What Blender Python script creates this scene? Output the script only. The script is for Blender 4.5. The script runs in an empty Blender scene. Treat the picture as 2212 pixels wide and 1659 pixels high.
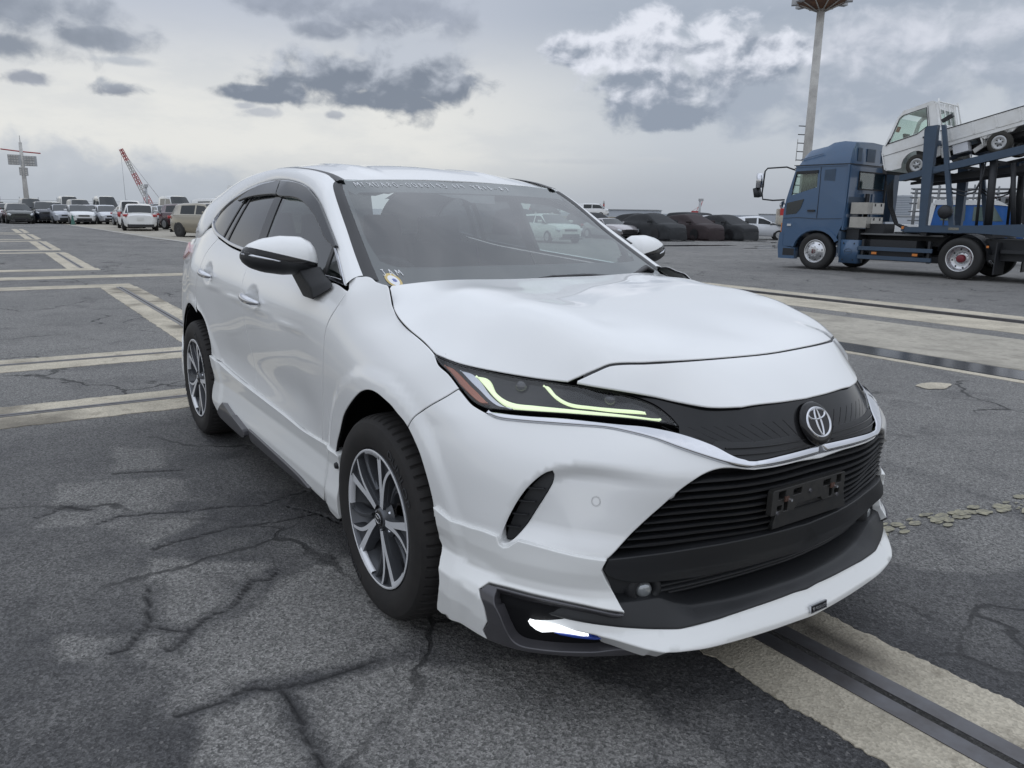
import bpy, bmesh, math, random
import numpy as np
from mathutils import Vector, Matrix
from mathutils.geometry import delaunay_2d_cdt
random.seed(7); rng = np.random.default_rng(7)
scene = bpy.context.scene
COL = scene.collection
# ------------------------------------------------------------------ camera
cam_d = bpy.data.cameras.new('camera'); cam = bpy.data.objects.new('camera', cam_d); COL.objects.link(cam)
cam_d.sensor_width = 36.0; cam_d.lens = 36.0*1661/2212; cam_d.clip_start = .05; cam_d.clip_end = 9000
def _cam():
    yaw, pitch, roll = 2.54109434, .21850268, .01762611
    f = Vector((math.cos(yaw)*math.cos(pitch), math.sin(yaw)*math.cos(pitch), -math.sin(pitch)))
    r = Vector((math.sin(yaw), -math.cos(yaw), 0)); u = r.cross(f)
    r2 = math.cos(roll)*r+math.sin(roll)*u; u2 = -math.sin(roll)*r+math.cos(roll)*u
    m = Matrix((r2, u2, -f)).transposed().to_4x4(); m.translation = (2.32917811, -1.95384155, 1.40666438)
    return m
cam.matrix_world = _cam(); scene.camera = cam
CAMP = np.array((2.32917811, -1.95384155, 1.40666438))
YAW = 2.54109434
# ------------------------------------------------------------------ view
vs = scene.view_settings
vs.view_transform = 'Standard'; vs.look = 'None'; vs.exposure = 0.04; vs.gamma = 1.0; vs.use_curve_mapping = False
scene.render.engine = 'CYCLES'
cy = scene.cycles
cy.use_denoising = True; cy.max_bounces = 8; cy.transparent_max_bounces = 16; cy.glossy_bounces = 4; cy.diffuse_bounces = 3
# ------------------------------------------------------------------ sun (soft, behind cloud)
SUN_EL, SUN_AZ = math.radians(72), math.radians(20)
sd = bpy.data.lights.new('sun', 'SUN'); sd.energy = .62; sd.angle = math.radians(170); sd.color = (1, .98, .96)
sun = bpy.data.objects.new('sun', sd); COL.objects.link(sun)
sun.rotation_euler = (math.pi/2-SUN_EL, 0, SUN_AZ+math.pi/2)
# ------------------------------------------------------------------ sky
def make_world():
    w = bpy.data.worlds.new('World'); scene.world = w; w.use_nodes = True
    nt = w.node_tree; nt.nodes.clear(); L = nt.links.new
    def nd(t, **k):
        n = nt.nodes.new(t)
        for a, v in k.items(): setattr(n, a, v)
        return n
    def val(x):
        return x
    def mth(op, a, b=None, c=None, clamp=False):
        n = nd('ShaderNodeMath', operation=op, use_clamp=clamp)
        for i, v in enumerate((a, b, c)):
            if v is None: continue
            if isinstance(v, (int, float)): n.inputs[i].default_value = v
            else: L(v, n.inputs[i])
        return n.outputs[0]
    def vmth(op, a, b=None):
        n = nd('ShaderNodeVectorMath', operation=op)
        for i, v in enumerate((a, b)):
            if v is None: continue
            if isinstance(v, tuple): n.inputs[i].default_value = v
            else: L(v, n.inputs[i])
        return n
    def mix(f, a, b):
        n = nd('ShaderNodeMix', data_type='RGBA')
        if isinstance(f, (int, float)): n.inputs[0].default_value = f
        else: L(f, n.inputs[0])
        for i, v in ((6, a), (7, b)):
            if isinstance(v, tuple): n.inputs[i].default_value = (*v, 1)
            else: L(v, n.inputs[i])
        return n.outputs[2]
    def smooth(v, a, b, lo=0., hi=1.):
        n = nd('ShaderNodeMapRange', interpolation_type='SMOOTHSTEP'); L(v, n.inputs[0])
        for i, q in enumerate((a, b, lo, hi)): n.inputs[i+1].default_value = q
        return n.outputs[0]
    def noise(vec, sc, det=6, rough=.55, dist=0.):
        n = nd('ShaderNodeTexNoise'); L(vec, n.inputs['Vector']); n.inputs['Scale'].default_value = sc
        n.inputs['Detail'].default_value = det; n.inputs['Roughness'].default_value = rough; n.inputs['Distortion'].default_value = dist
        return n.outputs['Fac']
    tc = nd('ShaderNodeTexCoord'); D = vmth('NORMALIZE', tc.outputs['Generated']).outputs[0]
    sep = nd('ShaderNodeSeparateXYZ'); L(D, sep.inputs[0])
    el = mth('MULTIPLY', mth('ARCSINE', sep.outputs[2]), 180/math.pi)                 # elevation, degrees
    # azimuth measured clockwise from the centre of the harbour view
    c, s = math.cos(YAW), math.sin(YAW)
    fx = mth('ADD', mth('MULTIPLY', sep.outputs[0], c), mth('MULTIPLY', sep.outputs[1], s))
    rx = mth('ADD', mth('MULTIPLY', sep.outputs[0], s), mth('MULTIPLY', sep.outputs[1], -c))
    az = mth('MULTIPLY', mth('ARCTAN2', rx, fx), 180/math.pi)
    sky = nd('ShaderNodeTexSky', sky_type='NISHITA'); sky.sun_disc = False; sky.sun_elevation = SUN_EL; sky.sun_rotation = math.pi/2-SUN_AZ
    sky.air_density = 1.0; sky.dust_density = 3.0; sky.ozone_density = 1.0
    blue = vmth('SCALE', sky.outputs[0]); blue.inputs[3].default_value = SKY_STR
    # cloud coordinates in degrees
    def at_deg(da, de, sx=1., sy=1.35):
        cv = nd('ShaderNodeCombineXYZ'); L(mth('MULTIPLY', mth('ADD', az, da), sx), cv.inputs[0]); L(mth('MULTIPLY', mth('ADD', el, de), sy), cv.inputs[1]); cv.inputs[2].default_value = 3.7; return cv.outputs[0]
    P0 = at_deg(0, 0); P1 = at_deg(-.45, .60)
    n1 = noise(P0, .16, 4, .5, .2); n2 = noise(P0, .46, 9, .56, .30); nr, nrb = noise(P0, .36, 6, .52, .25), noise(P1, .36, 6, .52, .25)
    stv = nd('ShaderNodeVectorMath', operation='MULTIPLY'); L(D, stv.inputs[0]); stv.inputs[1].default_value = (1, 1, 3.2); n3 = noise(stv.outputs[0], 6.5, 7, .6)
    relief = mth('SUBTRACT', nr, nrb)                     # lit from the upper left
    # overcast veil: grey at the horizon, cream above it on the left, cooler and darker to the right
    left = mix(smooth(el, .2, 4.2), (.47, .51, .555), (.80, .80, .775)); left = mix(smooth(el, 6.5, 13.5), left, (.52, .56, .64))
    right = mix(smooth(el, .0, 5.5), (.41, .445, .50), (.545, .585, .64)); right = mix(smooth(el, 8.5, 13.5), right, (.37, .42, .50))
    aw = smooth(mth('ABSOLUTE', az), 60, 130); side = mth('ADD', mth('MULTIPLY', smooth(az, -9, 13), mth('SUBTRACT', 1.0, aw)), mth('MULTIPLY', aw, .35))
    veil = mix(side, left, right)
    veil = mix(mth('MULTIPLY', smooth(n3, .42, .66), .26), veil, (.50, .54, .60))
    zen = mix(smooth(noise(D, 2.2, 6, .55, .3), .34, .68), (.56, .64, .77), (.90, .98, 1.12))
    veil = mix(smooth(el, 15, 42), veil, zen)  # unseen sky overhead made brighter than the visible veil to light the bonnet
    col = mix(.93, blue.outputs[0], veil)
    for (parts, lo, hi, e0, er, top, bot, amt, k1, k2, kr) in CLOUDS:
        f = None
        for (ca, ce, ra, re) in parts:
            dx = mth('DIVIDE', mth('SUBTRACT', az, ca), ra); dy = mth('DIVIDE', mth('SUBTRACT', el, ce), re)
            d = mth('SUBTRACT', 1.0, mth('SQRT', mth('ADD', mth('MULTIPLY', dx, dx), mth('MULTIPLY', dy, dy))))
            f = d if f is None else mth('MAXIMUM', f, d)
        f = mth('ADD', f, mth('ADD', mth('MULTIPLY', mth('SUBTRACT', n1, .5), k1*1.7), mth('MULTIPLY', mth('SUBTRACT', n2, .5), k2*1.6)))
        m = smooth(f, lo-.06, hi+.16)
        h = mth('ADD', mth('DIVIDE', mth('SUBTRACT', el, e0), er), mth('ADD', mth('MULTIPLY', relief, kr*1.25), mth('MULTIPLY', mth('SUBTRACT', n1, .5), 2.0)))
        h = mth('SUBTRACT', h, mth('MULTIPLY', smooth(f, .1, .9), .25))
        col = mix(mth('MULTIPLY', m, amt), col, mix(smooth(h, -1.25, 1.35), bot, top))
    # below the horizon the dome is a flat grey
    low = smooth(el, -2, 0)
    col = mix(low, (.20, .21, .22), col)
    bg = nd('ShaderNodeBackground'); L(col, bg.inputs[0]); bg.inputs[1].default_value = 1.0
    out = nd('ShaderNodeOutputWorld'); L(bg.outputs[0], out.inputs[0])
SKY_STR = .10
# azimuth, elevation, half width, half height, mask edges, crown colour, belly colour, amount
# clouds: ellipses (azimuth, elevation, half width, half height in degrees), mask edges, shading centre and range, crown and belly colour, amount, noise gains
CLOUDS = [
    ([(-34, 1.2, 15, 3.2), (-26, .8, 11, 2.4)], .0, .28, 2.2, 2.2, (.50, .54, .60), (.425, .465, .52), .85, .5, .7, 2.),
    ([(-8.6, 12.6, 6.4, 2.1), (-16, 13.3, 5, 1.2), (-13, 11.6, 2.5, .8)], .0, .5, 12.0, 2.0, (.36, .40, .48), (.25, .285, .35), .92, .8, .9, 3.),
    ([(-8.0, 9.3, 6.2, 3.1), (-13, 8.9, 5.4, 2.3), (-5.4, 8.3, 2.6, 1.5), (-17.6, 7.5, 3.2, .62), (-9.5, 7.5, 6.0, 1.0)], .02, .30, 9.2, 1.5, (.52, .56, .63), (.205, .24, .30), .97, .7, .9, 5.),
    ([(-31, 11.0, 6.0, 2.4), (-27.4, 10.1, 3.6, 1.0), (-32, 9.2, 4.2, 1.2)], .0, .45, 10.6, 2.2, (.36, .40, .47), (.235, .27, .33), .93, .8, .9, 3.),
    ([(-31.2, 7.4, 1.7, .55)], .05, .45, 7.5, .8, (.40, .43, .50), (.27, .30, .36), .9, .5, 1.2, 3.), ([(-26.0, 7.2, 1.8, .60)], .05, .45, 7.3, .8, (.38, .42, .48), (.24, .27, .33), .92, .5, 1.2, 3.),
    ([(-25.6, 8.9, 2.2, .35)], .05, .6, 8.9, .8, (.48, .52, .58), (.38, .42, .48), .7, .5, 1.0, 3.), ([(-17.6, 6.35, 1.5, .38), (-18.6, 6.7, 1.0, .3)], .05, .5, 6.4, .8, (.50, .53, .58), (.36, .39, .45), .8, .5, 1.3, 3.), ([(-12.7, 6.4, .85, .35)], .05, .5, 6.4, .7, (.48, .51, .56), (.34, .37, .43), .8, .5, 1.3, 3.),
    ([(20, 13.9, 14, 1.2)], .0, .7, 13.5, 2, (.46, .51, .60), (.38, .43, .51), .6, .6, .6, 2.),
    ([(24, 8.8, 10, 4.2), (32, 9.5, 8, 3.6), (17, 8.4, 6, 3.2)], -.05, .35, 10.0, 2.6, (.66, .69, .77), (.36, .41, .49), .92, .8, .8, 4.),
    ([(4.6, 11.0, 4.0, 1.35), (8.6, 11.2, 3.3, 2.3), (9.8, 8.6, 4.8, 2.9), (14.6, 10.4, 4.6, 2.7), (11.0, 6.8, 3.4, 1.4), (17.5, 10.2, 3.4, 2.2)], .03, .22, 9.6, 2.2, (.76, .79, .87), (.275, .32, .395), .97, .6, .85, 6.),
    ([(5.5, 3.7, 5.0, .28), (9.5, 3.8, 2.4, .32)], .0, .6, 3.8, .5, (.60, .63, .66), (.50, .53, .57), .6, .4, .8, 2.),
]
make_world()
# ------------------------------------------------------------------ materials
MATS = {}
def mat(name, color=(.5, .5, .5), rough=.5, metal=0., spec=.5, coat=0., coat_r=.05, emit=None, es=0., noise=None, bump=None, alpha=None, trans=0., ior=1.5):
    if name in MATS: return MATS[name]
    m = bpy.data.materials.new(name); m.use_nodes = True; nt = m.node_tree; b = nt.nodes['Principled BSDF']; L = nt.links.new
    b.inputs['Base Color'].default_value = (*color, 1); b.inputs['Roughness'].default_value = rough; b.inputs['Metallic'].default_value = metal
    b.inputs['Specular IOR Level'].default_value = spec; b.inputs['Coat Weight'].default_value = coat; b.inputs['Coat Roughness'].default_value = coat_r
    b.inputs['IOR'].default_value = ior
    if trans: b.inputs['Transmission Weight'].default_value = trans
    if emit: b.inputs['Emission Color'].default_value = (*emit, 1); b.inputs['Emission Strength'].default_value = es
    if noise or bump:
        tc = nt.nodes.new('ShaderNodeTexCoord')
    if noise:      # (scale, amount, dark colour)
        n = nt.nodes.new('ShaderNodeTexNoise'); n.inputs['Scale'].default_value = noise[0]; n.inputs['Detail'].default_value = 8; n.inputs['Roughness'].default_value = .65
        L(tc.outputs['Object'], n.inputs['Vector'])
        r = nt.nodes.new('ShaderNodeMapRange'); L(n.outputs['Fac'], r.inputs[0]); r.inputs[1].default_value = .35; r.inputs[2].default_value = .7; r.inputs[4].default_value = noise[1]
        x = nt.nodes.new('ShaderNodeMix'); x.data_type = 'RGBA'; L(r.outputs[0], x.inputs[0]); x.inputs[6].default_value = (*color, 1); x.inputs[7].default_value = (*noise[2], 1)
        L(x.outputs[2], b.inputs['Base Color'])
    if bump:       # (scale, strength)
        n = nt.nodes.new('ShaderNodeTexNoise'); n.inputs['Scale'].default_value = bump[0]; n.inputs['Detail'].default_value = 4
        L(tc.outputs['Object'], n.inputs['Vector'])
        u = nt.nodes.new('ShaderNodeBump'); u.inputs['Strength'].default_value = bump[1]; u.inputs['Distance'].default_value = .002
        L(n.outputs['Fac'], u.inputs['Height']); L(u.outputs[0], b.inputs['Normal'])
    MATS[name] = m; return m
def glass_mat(name, tint, mirror=1.0, rough=0., ior=1.5, body=None, body_f=0.):
    # thin pane: clear (tinted) behind a Fresnel reflection
    if name in MATS: return MATS[name]
    m = bpy.data.materials.new(name); m.use_nodes = True; nt = m.node_tree; nt.nodes.clear(); L = nt.links.new
    t = nt.nodes.new('ShaderNodeBsdfTransparent'); t.inputs[0].default_value = (*tint, 1)
    g = nt.nodes.new('ShaderNodeBsdfGlossy'); g.inputs['Roughness'].default_value = rough; g.inputs[0].default_value = (mirror, mirror, mirror, 1)
    lw = nt.nodes.new('ShaderNodeLayerWeight'); lw.inputs[0].default_value = .5; f0 = ((ior-1)/(ior+1))**2*1.8
    pw = nt.nodes.new('ShaderNodeMath'); pw.operation = 'POWER'; L(lw.outputs['Facing'], pw.inputs[0]); pw.inputs[1].default_value = 5.
    f = nt.nodes.new('ShaderNodeMath'); f.operation = 'MULTIPLY_ADD'; L(pw.outputs[0], f.inputs[0]); f.inputs[1].default_value = 1-f0; f.inputs[2].default_value = f0
    x = nt.nodes.new('ShaderNodeMixShader'); L(f.outputs[0], x.inputs[0]); L(g.outputs[0], x.inputs[2]); o = nt.nodes.new('ShaderNodeOutputMaterial')
    if body:
        d = nt.nodes.new('ShaderNodeBsdfDiffuse'); d.inputs[0].default_value = (*body, 1)
        y = nt.nodes.new('ShaderNodeMixShader'); y.inputs[0].default_value = body_f; L(t.outputs[0], y.inputs[1]); L(d.outputs[0], y.inputs[2]); L(y.outputs[0], x.inputs[1])
    else: L(t.outputs[0], x.inputs[1])
    L(x.outputs[0], o.inputs[0]); MATS[name] = m; return m
# ------------------------------------------------------------------ objects
def tag(o, label=None, cat=None, group=None, kind=None):
    if label: o['label'] = label
    if cat: o['category'] = cat
    if group: o['group'] = group
    if kind: o['kind'] = kind
    return o
def thing(name, label, cat, loc=(0, 0, 0), rz=0., group=None):
    o = bpy.data.objects.new(name, None); COL.objects.link(o); o.empty_display_size = .2
    o.location = loc; o.rotation_euler = (0, 0, rz); return tag(o, label, cat, group)
def mobj(name, V, F, m, parent=None, N=None, smooth=True, mi=None):
    me = bpy.data.meshes.new(name); V = np.asarray(V, float)
    me.from_pydata([tuple(v) for v in V], [], [tuple(int(i) for i in f) for f in F])
    ms = m if isinstance(m, (list, tuple)) else [m]
    for q in ms: me.materials.append(q)
    me.polygons.foreach_set('use_smooth', [smooth]*len(me.polygons))
    if mi is not None: me.polygons.foreach_set('material_index', mi)
    if N is not None: me.normals_split_custom_set_from_vertices([tuple(n) for n in N])
    me.update()
    o = bpy.data.objects.new(name, me); COL.objects.link(o)
    if parent: o.parent = parent
    return o
def bmobj(name, bm, m, parent=None, smooth=False, bevel=0., seg=1, sub=0):
    me = bpy.data.meshes.new(name)
    if bevel > 0:
        bmesh.ops.bevel(bm, geom=[e for e in bm.edges if len(e.link_faces) == 2 and e.calc_face_angle(0) > .5], offset=bevel, segments=seg, affect='EDGES', profile=.6, clamp_overlap=True)
    bmesh.ops.recalc_face_normals(bm, faces=bm.faces)
    bm.to_mesh(me); bm.free()
    for q in (m if isinstance(m, (list, tuple)) else [m]): me.materials.append(q)
    me.polygons.foreach_set('use_smooth', [smooth]*len(me.polygons))
    o = bpy.data.objects.new(name, me); COL.objects.link(o)
    if parent: o.parent = parent
    if sub:
        s = o.modifiers.new('subdivision', 'SUBSURF'); s.levels = sub; s.render_levels = sub
    return o
def copy_tree(o, parent=None):
    c = o.copy(); COL.objects.link(c)
    if parent: c.parent = parent
    for ch in list(o.children): copy_tree(ch, c)
    return c
def add_box(bm, c, s, rot=None, taper=None):
    vs_ = []
    for dz in (-1, 1):
        for dx, dy in ((-1, -1), (1, -1), (1, 1), (-1, 1)):
            k = 1. if (taper is None or dz < 0) else taper
            v = Vector((dx*s[0]/2*k, dy*s[1]/2*k, dz*s[2]/2))
            if rot is not None: v = rot @ v
            vs_.append(bm.verts.new(v+Vector(c)))
    for f in ((3, 2, 1, 0), (4, 5, 6, 7), (0, 1, 5, 4), (1, 2, 6, 5), (2, 3, 7, 6), (3, 0, 4, 7)): bm.faces.new([vs_[i] for i in f])
    return vs_
def add_tube(bm, pts, r, n=8, closed=False, caps=True):
    pts = [Vector(p) for p in pts]; rings = []; N = len(pts)
    up = None
    for i, p in enumerate(pts):
        a = pts[(i-1) % N] if (closed or i > 0) else p; b = pts[(i+1) % N] if (closed or i < N-1) else p
        d = (b-a).normalized()
        if up is None: up = d.orthogonal().normalized()
        up = (up-d*up.dot(d))
        up = up.normalized() if up.length > 1e-6 else d.orthogonal().normalized()
        s = d.cross(up); rr = r[i] if isinstance(r, (list, tuple)) else r
        rings.append([bm.verts.new(p+(up*math.cos(2*math.pi*k/n)+s*math.sin(2*math.pi*k/n))*rr) for k in range(n)])
    for i in range(N if closed else N-1):
        A, B = rings[i], rings[(i+1) % N]
        for k in range(n): bm.faces.new((A[k], A[(k+1) % n], B[(k+1) % n], B[k]))
    if caps and not closed: bm.faces.new(rings[0][::-1]); bm.faces.new(rings[-1])
def add_lathe(bm, prof, n=32, axis='y', origin=(0, 0, 0), close=False):
    # prof: (radius, along-axis)
    rings = []
    for r, h in prof:
        ring = []
        for k in range(n):
            a = 2*math.pi*k/n; c, s = math.cos(a)*r, math.sin(a)*r
            p = {'y': (c, h, s), 'z': (c, s, h), 'x': (h, c, s)}[axis]
            ring.append(bm.verts.new(Vector(p)+Vector(origin)))
        rings.append(ring)
    m = len(rings)
    for i in range(m if close else m-1):
        A, B = rings[i], rings[(i+1) % m]
        for k in range(n): bm.faces.new((A[k], A[(k+1) % n], B[(k+1) % n], B[k]))
    return rings
def add_prism(bm, poly, a, b, axis='y'):
    # polygon in the plane normal to axis, extruded from a to b
    f = {'y': lambda u, v, w: (u, w, v), 'x': lambda u, v, w: (w, u, v), 'z': lambda u, v, w: (u, v, w)}[axis]
    A = [bm.verts.new(f(u, v, a)) for u, v in poly]; B = [bm.verts.new(f(u, v, b)) for u, v in poly]
    bm.faces.new(A); bm.faces.new(B[::-1]); n = len(poly)
    for i in range(n): bm.faces.new((A[i], B[i], B[(i+1) % n], A[(i+1) % n]))
    return A, B
# ------------------------------------------------------------------ polygons in surface coordinates
def resample(P, step, closed=True, corner=38):
    # Catmull-Rom through the points, kept sharp where the outline turns by more than `corner` degrees
    P = [np.array(p, float) for p in P]; n = len(P); out = []
    def ang(i):
        a, b, c = P[(i-1) % n], P[i], P[(i+1) % n]; u, v = b-a, c-b
        k = np.linalg.norm(u)*np.linalg.norm(v)
        return 180. if k < 1e-12 else math.degrees(math.acos(np.clip(u@v/k, -1, 1)))
    sharp = [ang(i) > corner or (not closed and i in (0, n-1)) for i in range(n)]
    for i in range(n if closed else n-1):
        j = (i+1) % n; p0, p1 = P[i], P[j]; L = np.linalg.norm(p1-p0)
        if L < 1e-7: continue
        pm = p0-(p1-p0) if sharp[i] else P[(i-1) % n]; pp = p1+(p1-p0) if sharp[j] else P[(j+1) % n]
        t0 = (p1-pm)*L/(L+np.linalg.norm(p0-pm)); t1 = (pp-p0)*L/(L+np.linalg.norm(pp-p1))
        k = max(1, int(math.ceil(L/step)))
        for q in range(k):
            t = q/k; out.append((2*t**3-3*t*t+1)*p0+(t**3-2*t*t+t)*t0+(-2*t**3+3*t*t)*p1+(t**3-t*t)*t1)
    if not closed: out.append(P[-1])
    return np.array(out)
def area(P): return .5*np.sum(P[:, 0]*np.roll(P[:, 1], -1)-np.roll(P[:, 0], -1)*P[:, 1])
def pip(P, q):
    x, y = q[:, 0], q[:, 1]; c = np.zeros(len(q), bool); a = P; b = np.roll(P, -1, 0)
    for (x0, y0), (x1, y1) in zip(a, b):
        if y0 == y1: continue
        m = ((y0 > y) != (y1 > y)) & (x < (x1-x0)*(y-y0)/(y1-y0)+x0); c ^= m
    return c
def seg_dist(P, q, closed=True):
    a = P; b = np.roll(P, -1, 0)
    if not closed: a, b = P[:-1], P[1:]
    d = np.full(len(q), 1e9)
    for p0, p1 in zip(a, b):
        v = p1-p0; L = v@v
        t = np.clip(((q-p0)@v)/L, 0, 1) if L > 1e-14 else np.zeros(len(q))
        d = np.minimum(d, np.hypot(*(q-p0-t[:, None]*v).T))
    return d
def outdir(P):
    # outward direction at the vertices of a counter-clockwise loop, mitre limited
    e = np.roll(P, -1, 0)-P; e /= np.maximum(np.hypot(e[:, 0], e[:, 1]), 1e-12)[:, None]
    n = np.stack([e[:, 1], -e[:, 0]], 1); m = n+np.roll(n, 1, 0)
    l = np.hypot(m[:, 0], m[:, 1]); m /= np.maximum(l, 1e-6)[:, None]
    k = 1/np.clip((m*n).sum(1), .55, 1)
    return m*k[:, None]
def fnormal(fn, a, b, P):
    e = 1.5e-3; u = fn(a+e, b)-fn(a-e, b); v = fn(a, b+e)-fn(a, b-e); n = np.cross(u, v)
    n /= np.maximum(np.linalg.norm(n, axis=-1), 1e-12)[..., None]
    c = P.copy(); c[..., 0] = np.clip(P[..., 0], -2.9, .3); c[..., 1] *= .15; c[..., 2] = np.clip(P[..., 2], .45, .75)
    s = np.sign((n*(P-c)).sum(-1)); s[s == 0] = 1
    return n*s[..., None]
def panel(name, m, fn, poly, parent=None, holes=(), mirror='pair', res=.03, roll=.003, flange=.014, inset=.0015, off=0., corner=38, cen=None, bulge=0., hole_flange=None, shade_mat=None):
    """sheet-metal panel cut from a smooth surface: rolled edge and returned flange; cen = centre-line value of the first (S1) or second coordinate"""
    f = (lambda a, b: fn(a, b, off)) if off else fn
    loops = []
    for li, pl in enumerate([poly]+list(holes)):
        P = resample(pl, res*.55, True, corner)
        keep = np.hypot(*(P-np.roll(P, 1, 0)).T) > res*.06; P = P[keep]
        if (area(P) < 0) != (li > 0): P = P[::-1]
        loops.append(P)
    oncen = []
    ax, cv = cen if cen else (0, None)
    V, E, rings = [], [], []
    for li, P in enumerate(loops):
        oc = (np.abs(P[:, ax]-cv) < 6e-4) if cen else np.zeros(len(P), bool)
        d = outdir(P)
        if cen: d[oc, ax] = 0; P[oc, ax] = cv
        rings.append((P, d, oc)); k = len(V)
        Q = P-d*(inset+roll); V += [tuple(x) for x in Q]; E += [(k+i, k+(i+1) % len(P)) for i in range(len(P))]
    out = np.array(V[:len(loops[0])]); inn = [np.array(V)[sum(len(l) for l in loops[:i]):sum(len(l) for l in loops[:i+1])] for i in range(1, len(loops))]
    lo, hi = out.min(0), out.max(0); g = []
    ny = max(1, int((hi[1]-lo[1])/(res*.866))+1)
    for j in range(ny+1):
        y = lo[1]+(hi[1]-lo[1])*j/ny; xs = np.arange(lo[0]+(res*.5 if j % 2 else 0), hi[0], res)
        g.append(np.stack([xs, np.full(len(xs), y)], 1))
    g = np.vstack(g) if g else np.zeros((0, 2)); g = g[pip(out, g)] if len(g) else g
    for h in inn: g = g[~pip(h, g)]
    if len(g):
        dd = seg_dist(out, g)
        for h in inn: dd = np.minimum(dd, seg_dist(h, g))
        g = g[dd > res*.42]
    allv = V+[tuple(x) for x in g]
    r = delaunay_2d_cdt([Vector(v) for v in allv], E, [], 0, 1e-7)
    v2 = np.array([tuple(v) for v in r[0]]); tri = [t for t in r[2] if len(t) == 3]
    cc = np.array([v2[list(t)].mean(0) for t in tri]); ok = pip(out, cc)
    for h in inn: ok &= ~pip(h, cc)
    tri = [t for t, o in zip(tri, ok) if o]
    omap = {}
    for i, orig in enumerate(r[3]):
        for o in orig: omap[o] = i
    P3 = f(v2[:, 0], v2[:, 1]); N3 = fnormal(f, v2[:, 0], v2[:, 1], P3)
    if bulge:
        dd = seg_dist(out, v2); P3 = P3+N3*(bulge*sstep(dd, 0, .05))[:, None]
    FM = set(); Vs = [P3]; Ns = [N3]; F = list(tri); nv = len(P3); base = 0
    for li, (P, d, oc) in enumerate(rings):
        n = len(P); idx = [omap.get(base+i, None) for i in range(n)]; base += n
        a, b = P[:, 0], P[:, 1]
        p_in = P-d*(inset+roll); p_out = P-d*inset
        A3 = f(p_in[:, 0], p_in[:, 1]); B3 = f(p_out[:, 0], p_out[:, 1]); nn = fnormal(f, p_in[:, 0], p_in[:, 1], A3)
        od = f(p_in[:, 0]+d[:, 0]*1e-3, p_in[:, 1]+d[:, 1]*1e-3)-A3; od /= np.maximum(np.linalg.norm(od, axis=1), 1e-9)[:, None]
        fl = flange if (li == 0 or hole_flange is None) else hole_flange
        R1 = A3+(B3-A3)*.75-nn*roll*.25; R2 = B3-nn*roll; R3 = B3-nn*fl
        n1 = nn+od; n1 /= np.linalg.norm(n1, axis=1)[:, None]
        Vs += [R1, R2, R3]; Ns += [n1, od, od]
        r1, r2, r3 = nv, nv+n, nv+2*n; nv += 3*n
        for i in range(n):
            j = (i+1) % n
            if oc[i] and oc[j]: continue
            if idx[i] is None or idx[j] is None: continue
            for q0, q1 in ((idx, r1), (r1, r2), (r2, r3)):
                a0, a1 = (idx[i], idx[j]) if q0 is idx else (q0+i, q0+j)
                F.append((a0, a1, q1+j, q1+i))
                if shade_mat is not None and q1 == r3: FM.add(len(F)-1)
    V3 = np.vstack(Vs); N = np.vstack(Ns)
    # consistent winding
    FF = []
    for t in F:
        p = V3[list(t)]; nf = np.cross(p[1]-p[0], p[2]-p[0]) if len(t) == 3 else np.cross(p[2]-p[0], p[3]-p[1])
        FF.append(t if nf@N[list(t)].sum(0) >= 0 else t[::-1])
    my = np.array([1, -1, 1.]); mi = None
    if shade_mat is not None: m = [m, shade_mat]; mi = [1 if i in FM else 0 for i in range(len(FF))]  # flange faces coloured dark to stand in for shade in the panel gaps
    if mirror == 'join':
        c = np.abs(V3[:, 1]) < 4e-4; V3[c, 1] = 0; N[c, 1] = 0; N[c] /= np.maximum(np.linalg.norm(N[c], axis=1), 1e-9)[:, None]
        k = len(V3); mp = np.arange(k)+k; mp[c] = np.arange(k)[c]
        V4 = np.vstack([V3, V3*my]); N4 = np.vstack([N, N*my]); F4 = FF+[tuple(int(mp[i]) for i in t[::-1]) for t in FF]
        return mobj(name, V4, F4, m, parent, N4, mi=None if mi is None else mi+mi)
    o = mobj(name, V3, FF, m, parent, N, mi=mi)
    if mirror == 'pair':
        o2 = mobj(name, V3*my, [t[::-1] for t in FF], m, parent, N*my, mi=mi); return o, o2
    return o
def both(make, *a, **k):
    """build a part and its mirror image on the other side of the car"""
    o = make(*a, **k); me = o.data.copy(); me.transform(Matrix.Scale(-1, 4, (0, 1, 0))); me.flip_normals()
    o2 = bpy.data.objects.new(o.name.split('.')[0], me); COL.objects.link(o2); o2.parent = o.parent
    for md in o.modifiers:
        n = o2.modifiers.new(md.name, md.type)
        if md.type == 'SUBSURF': n.levels = md.levels; n.render_levels = md.render_levels
    return o, o2
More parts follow.
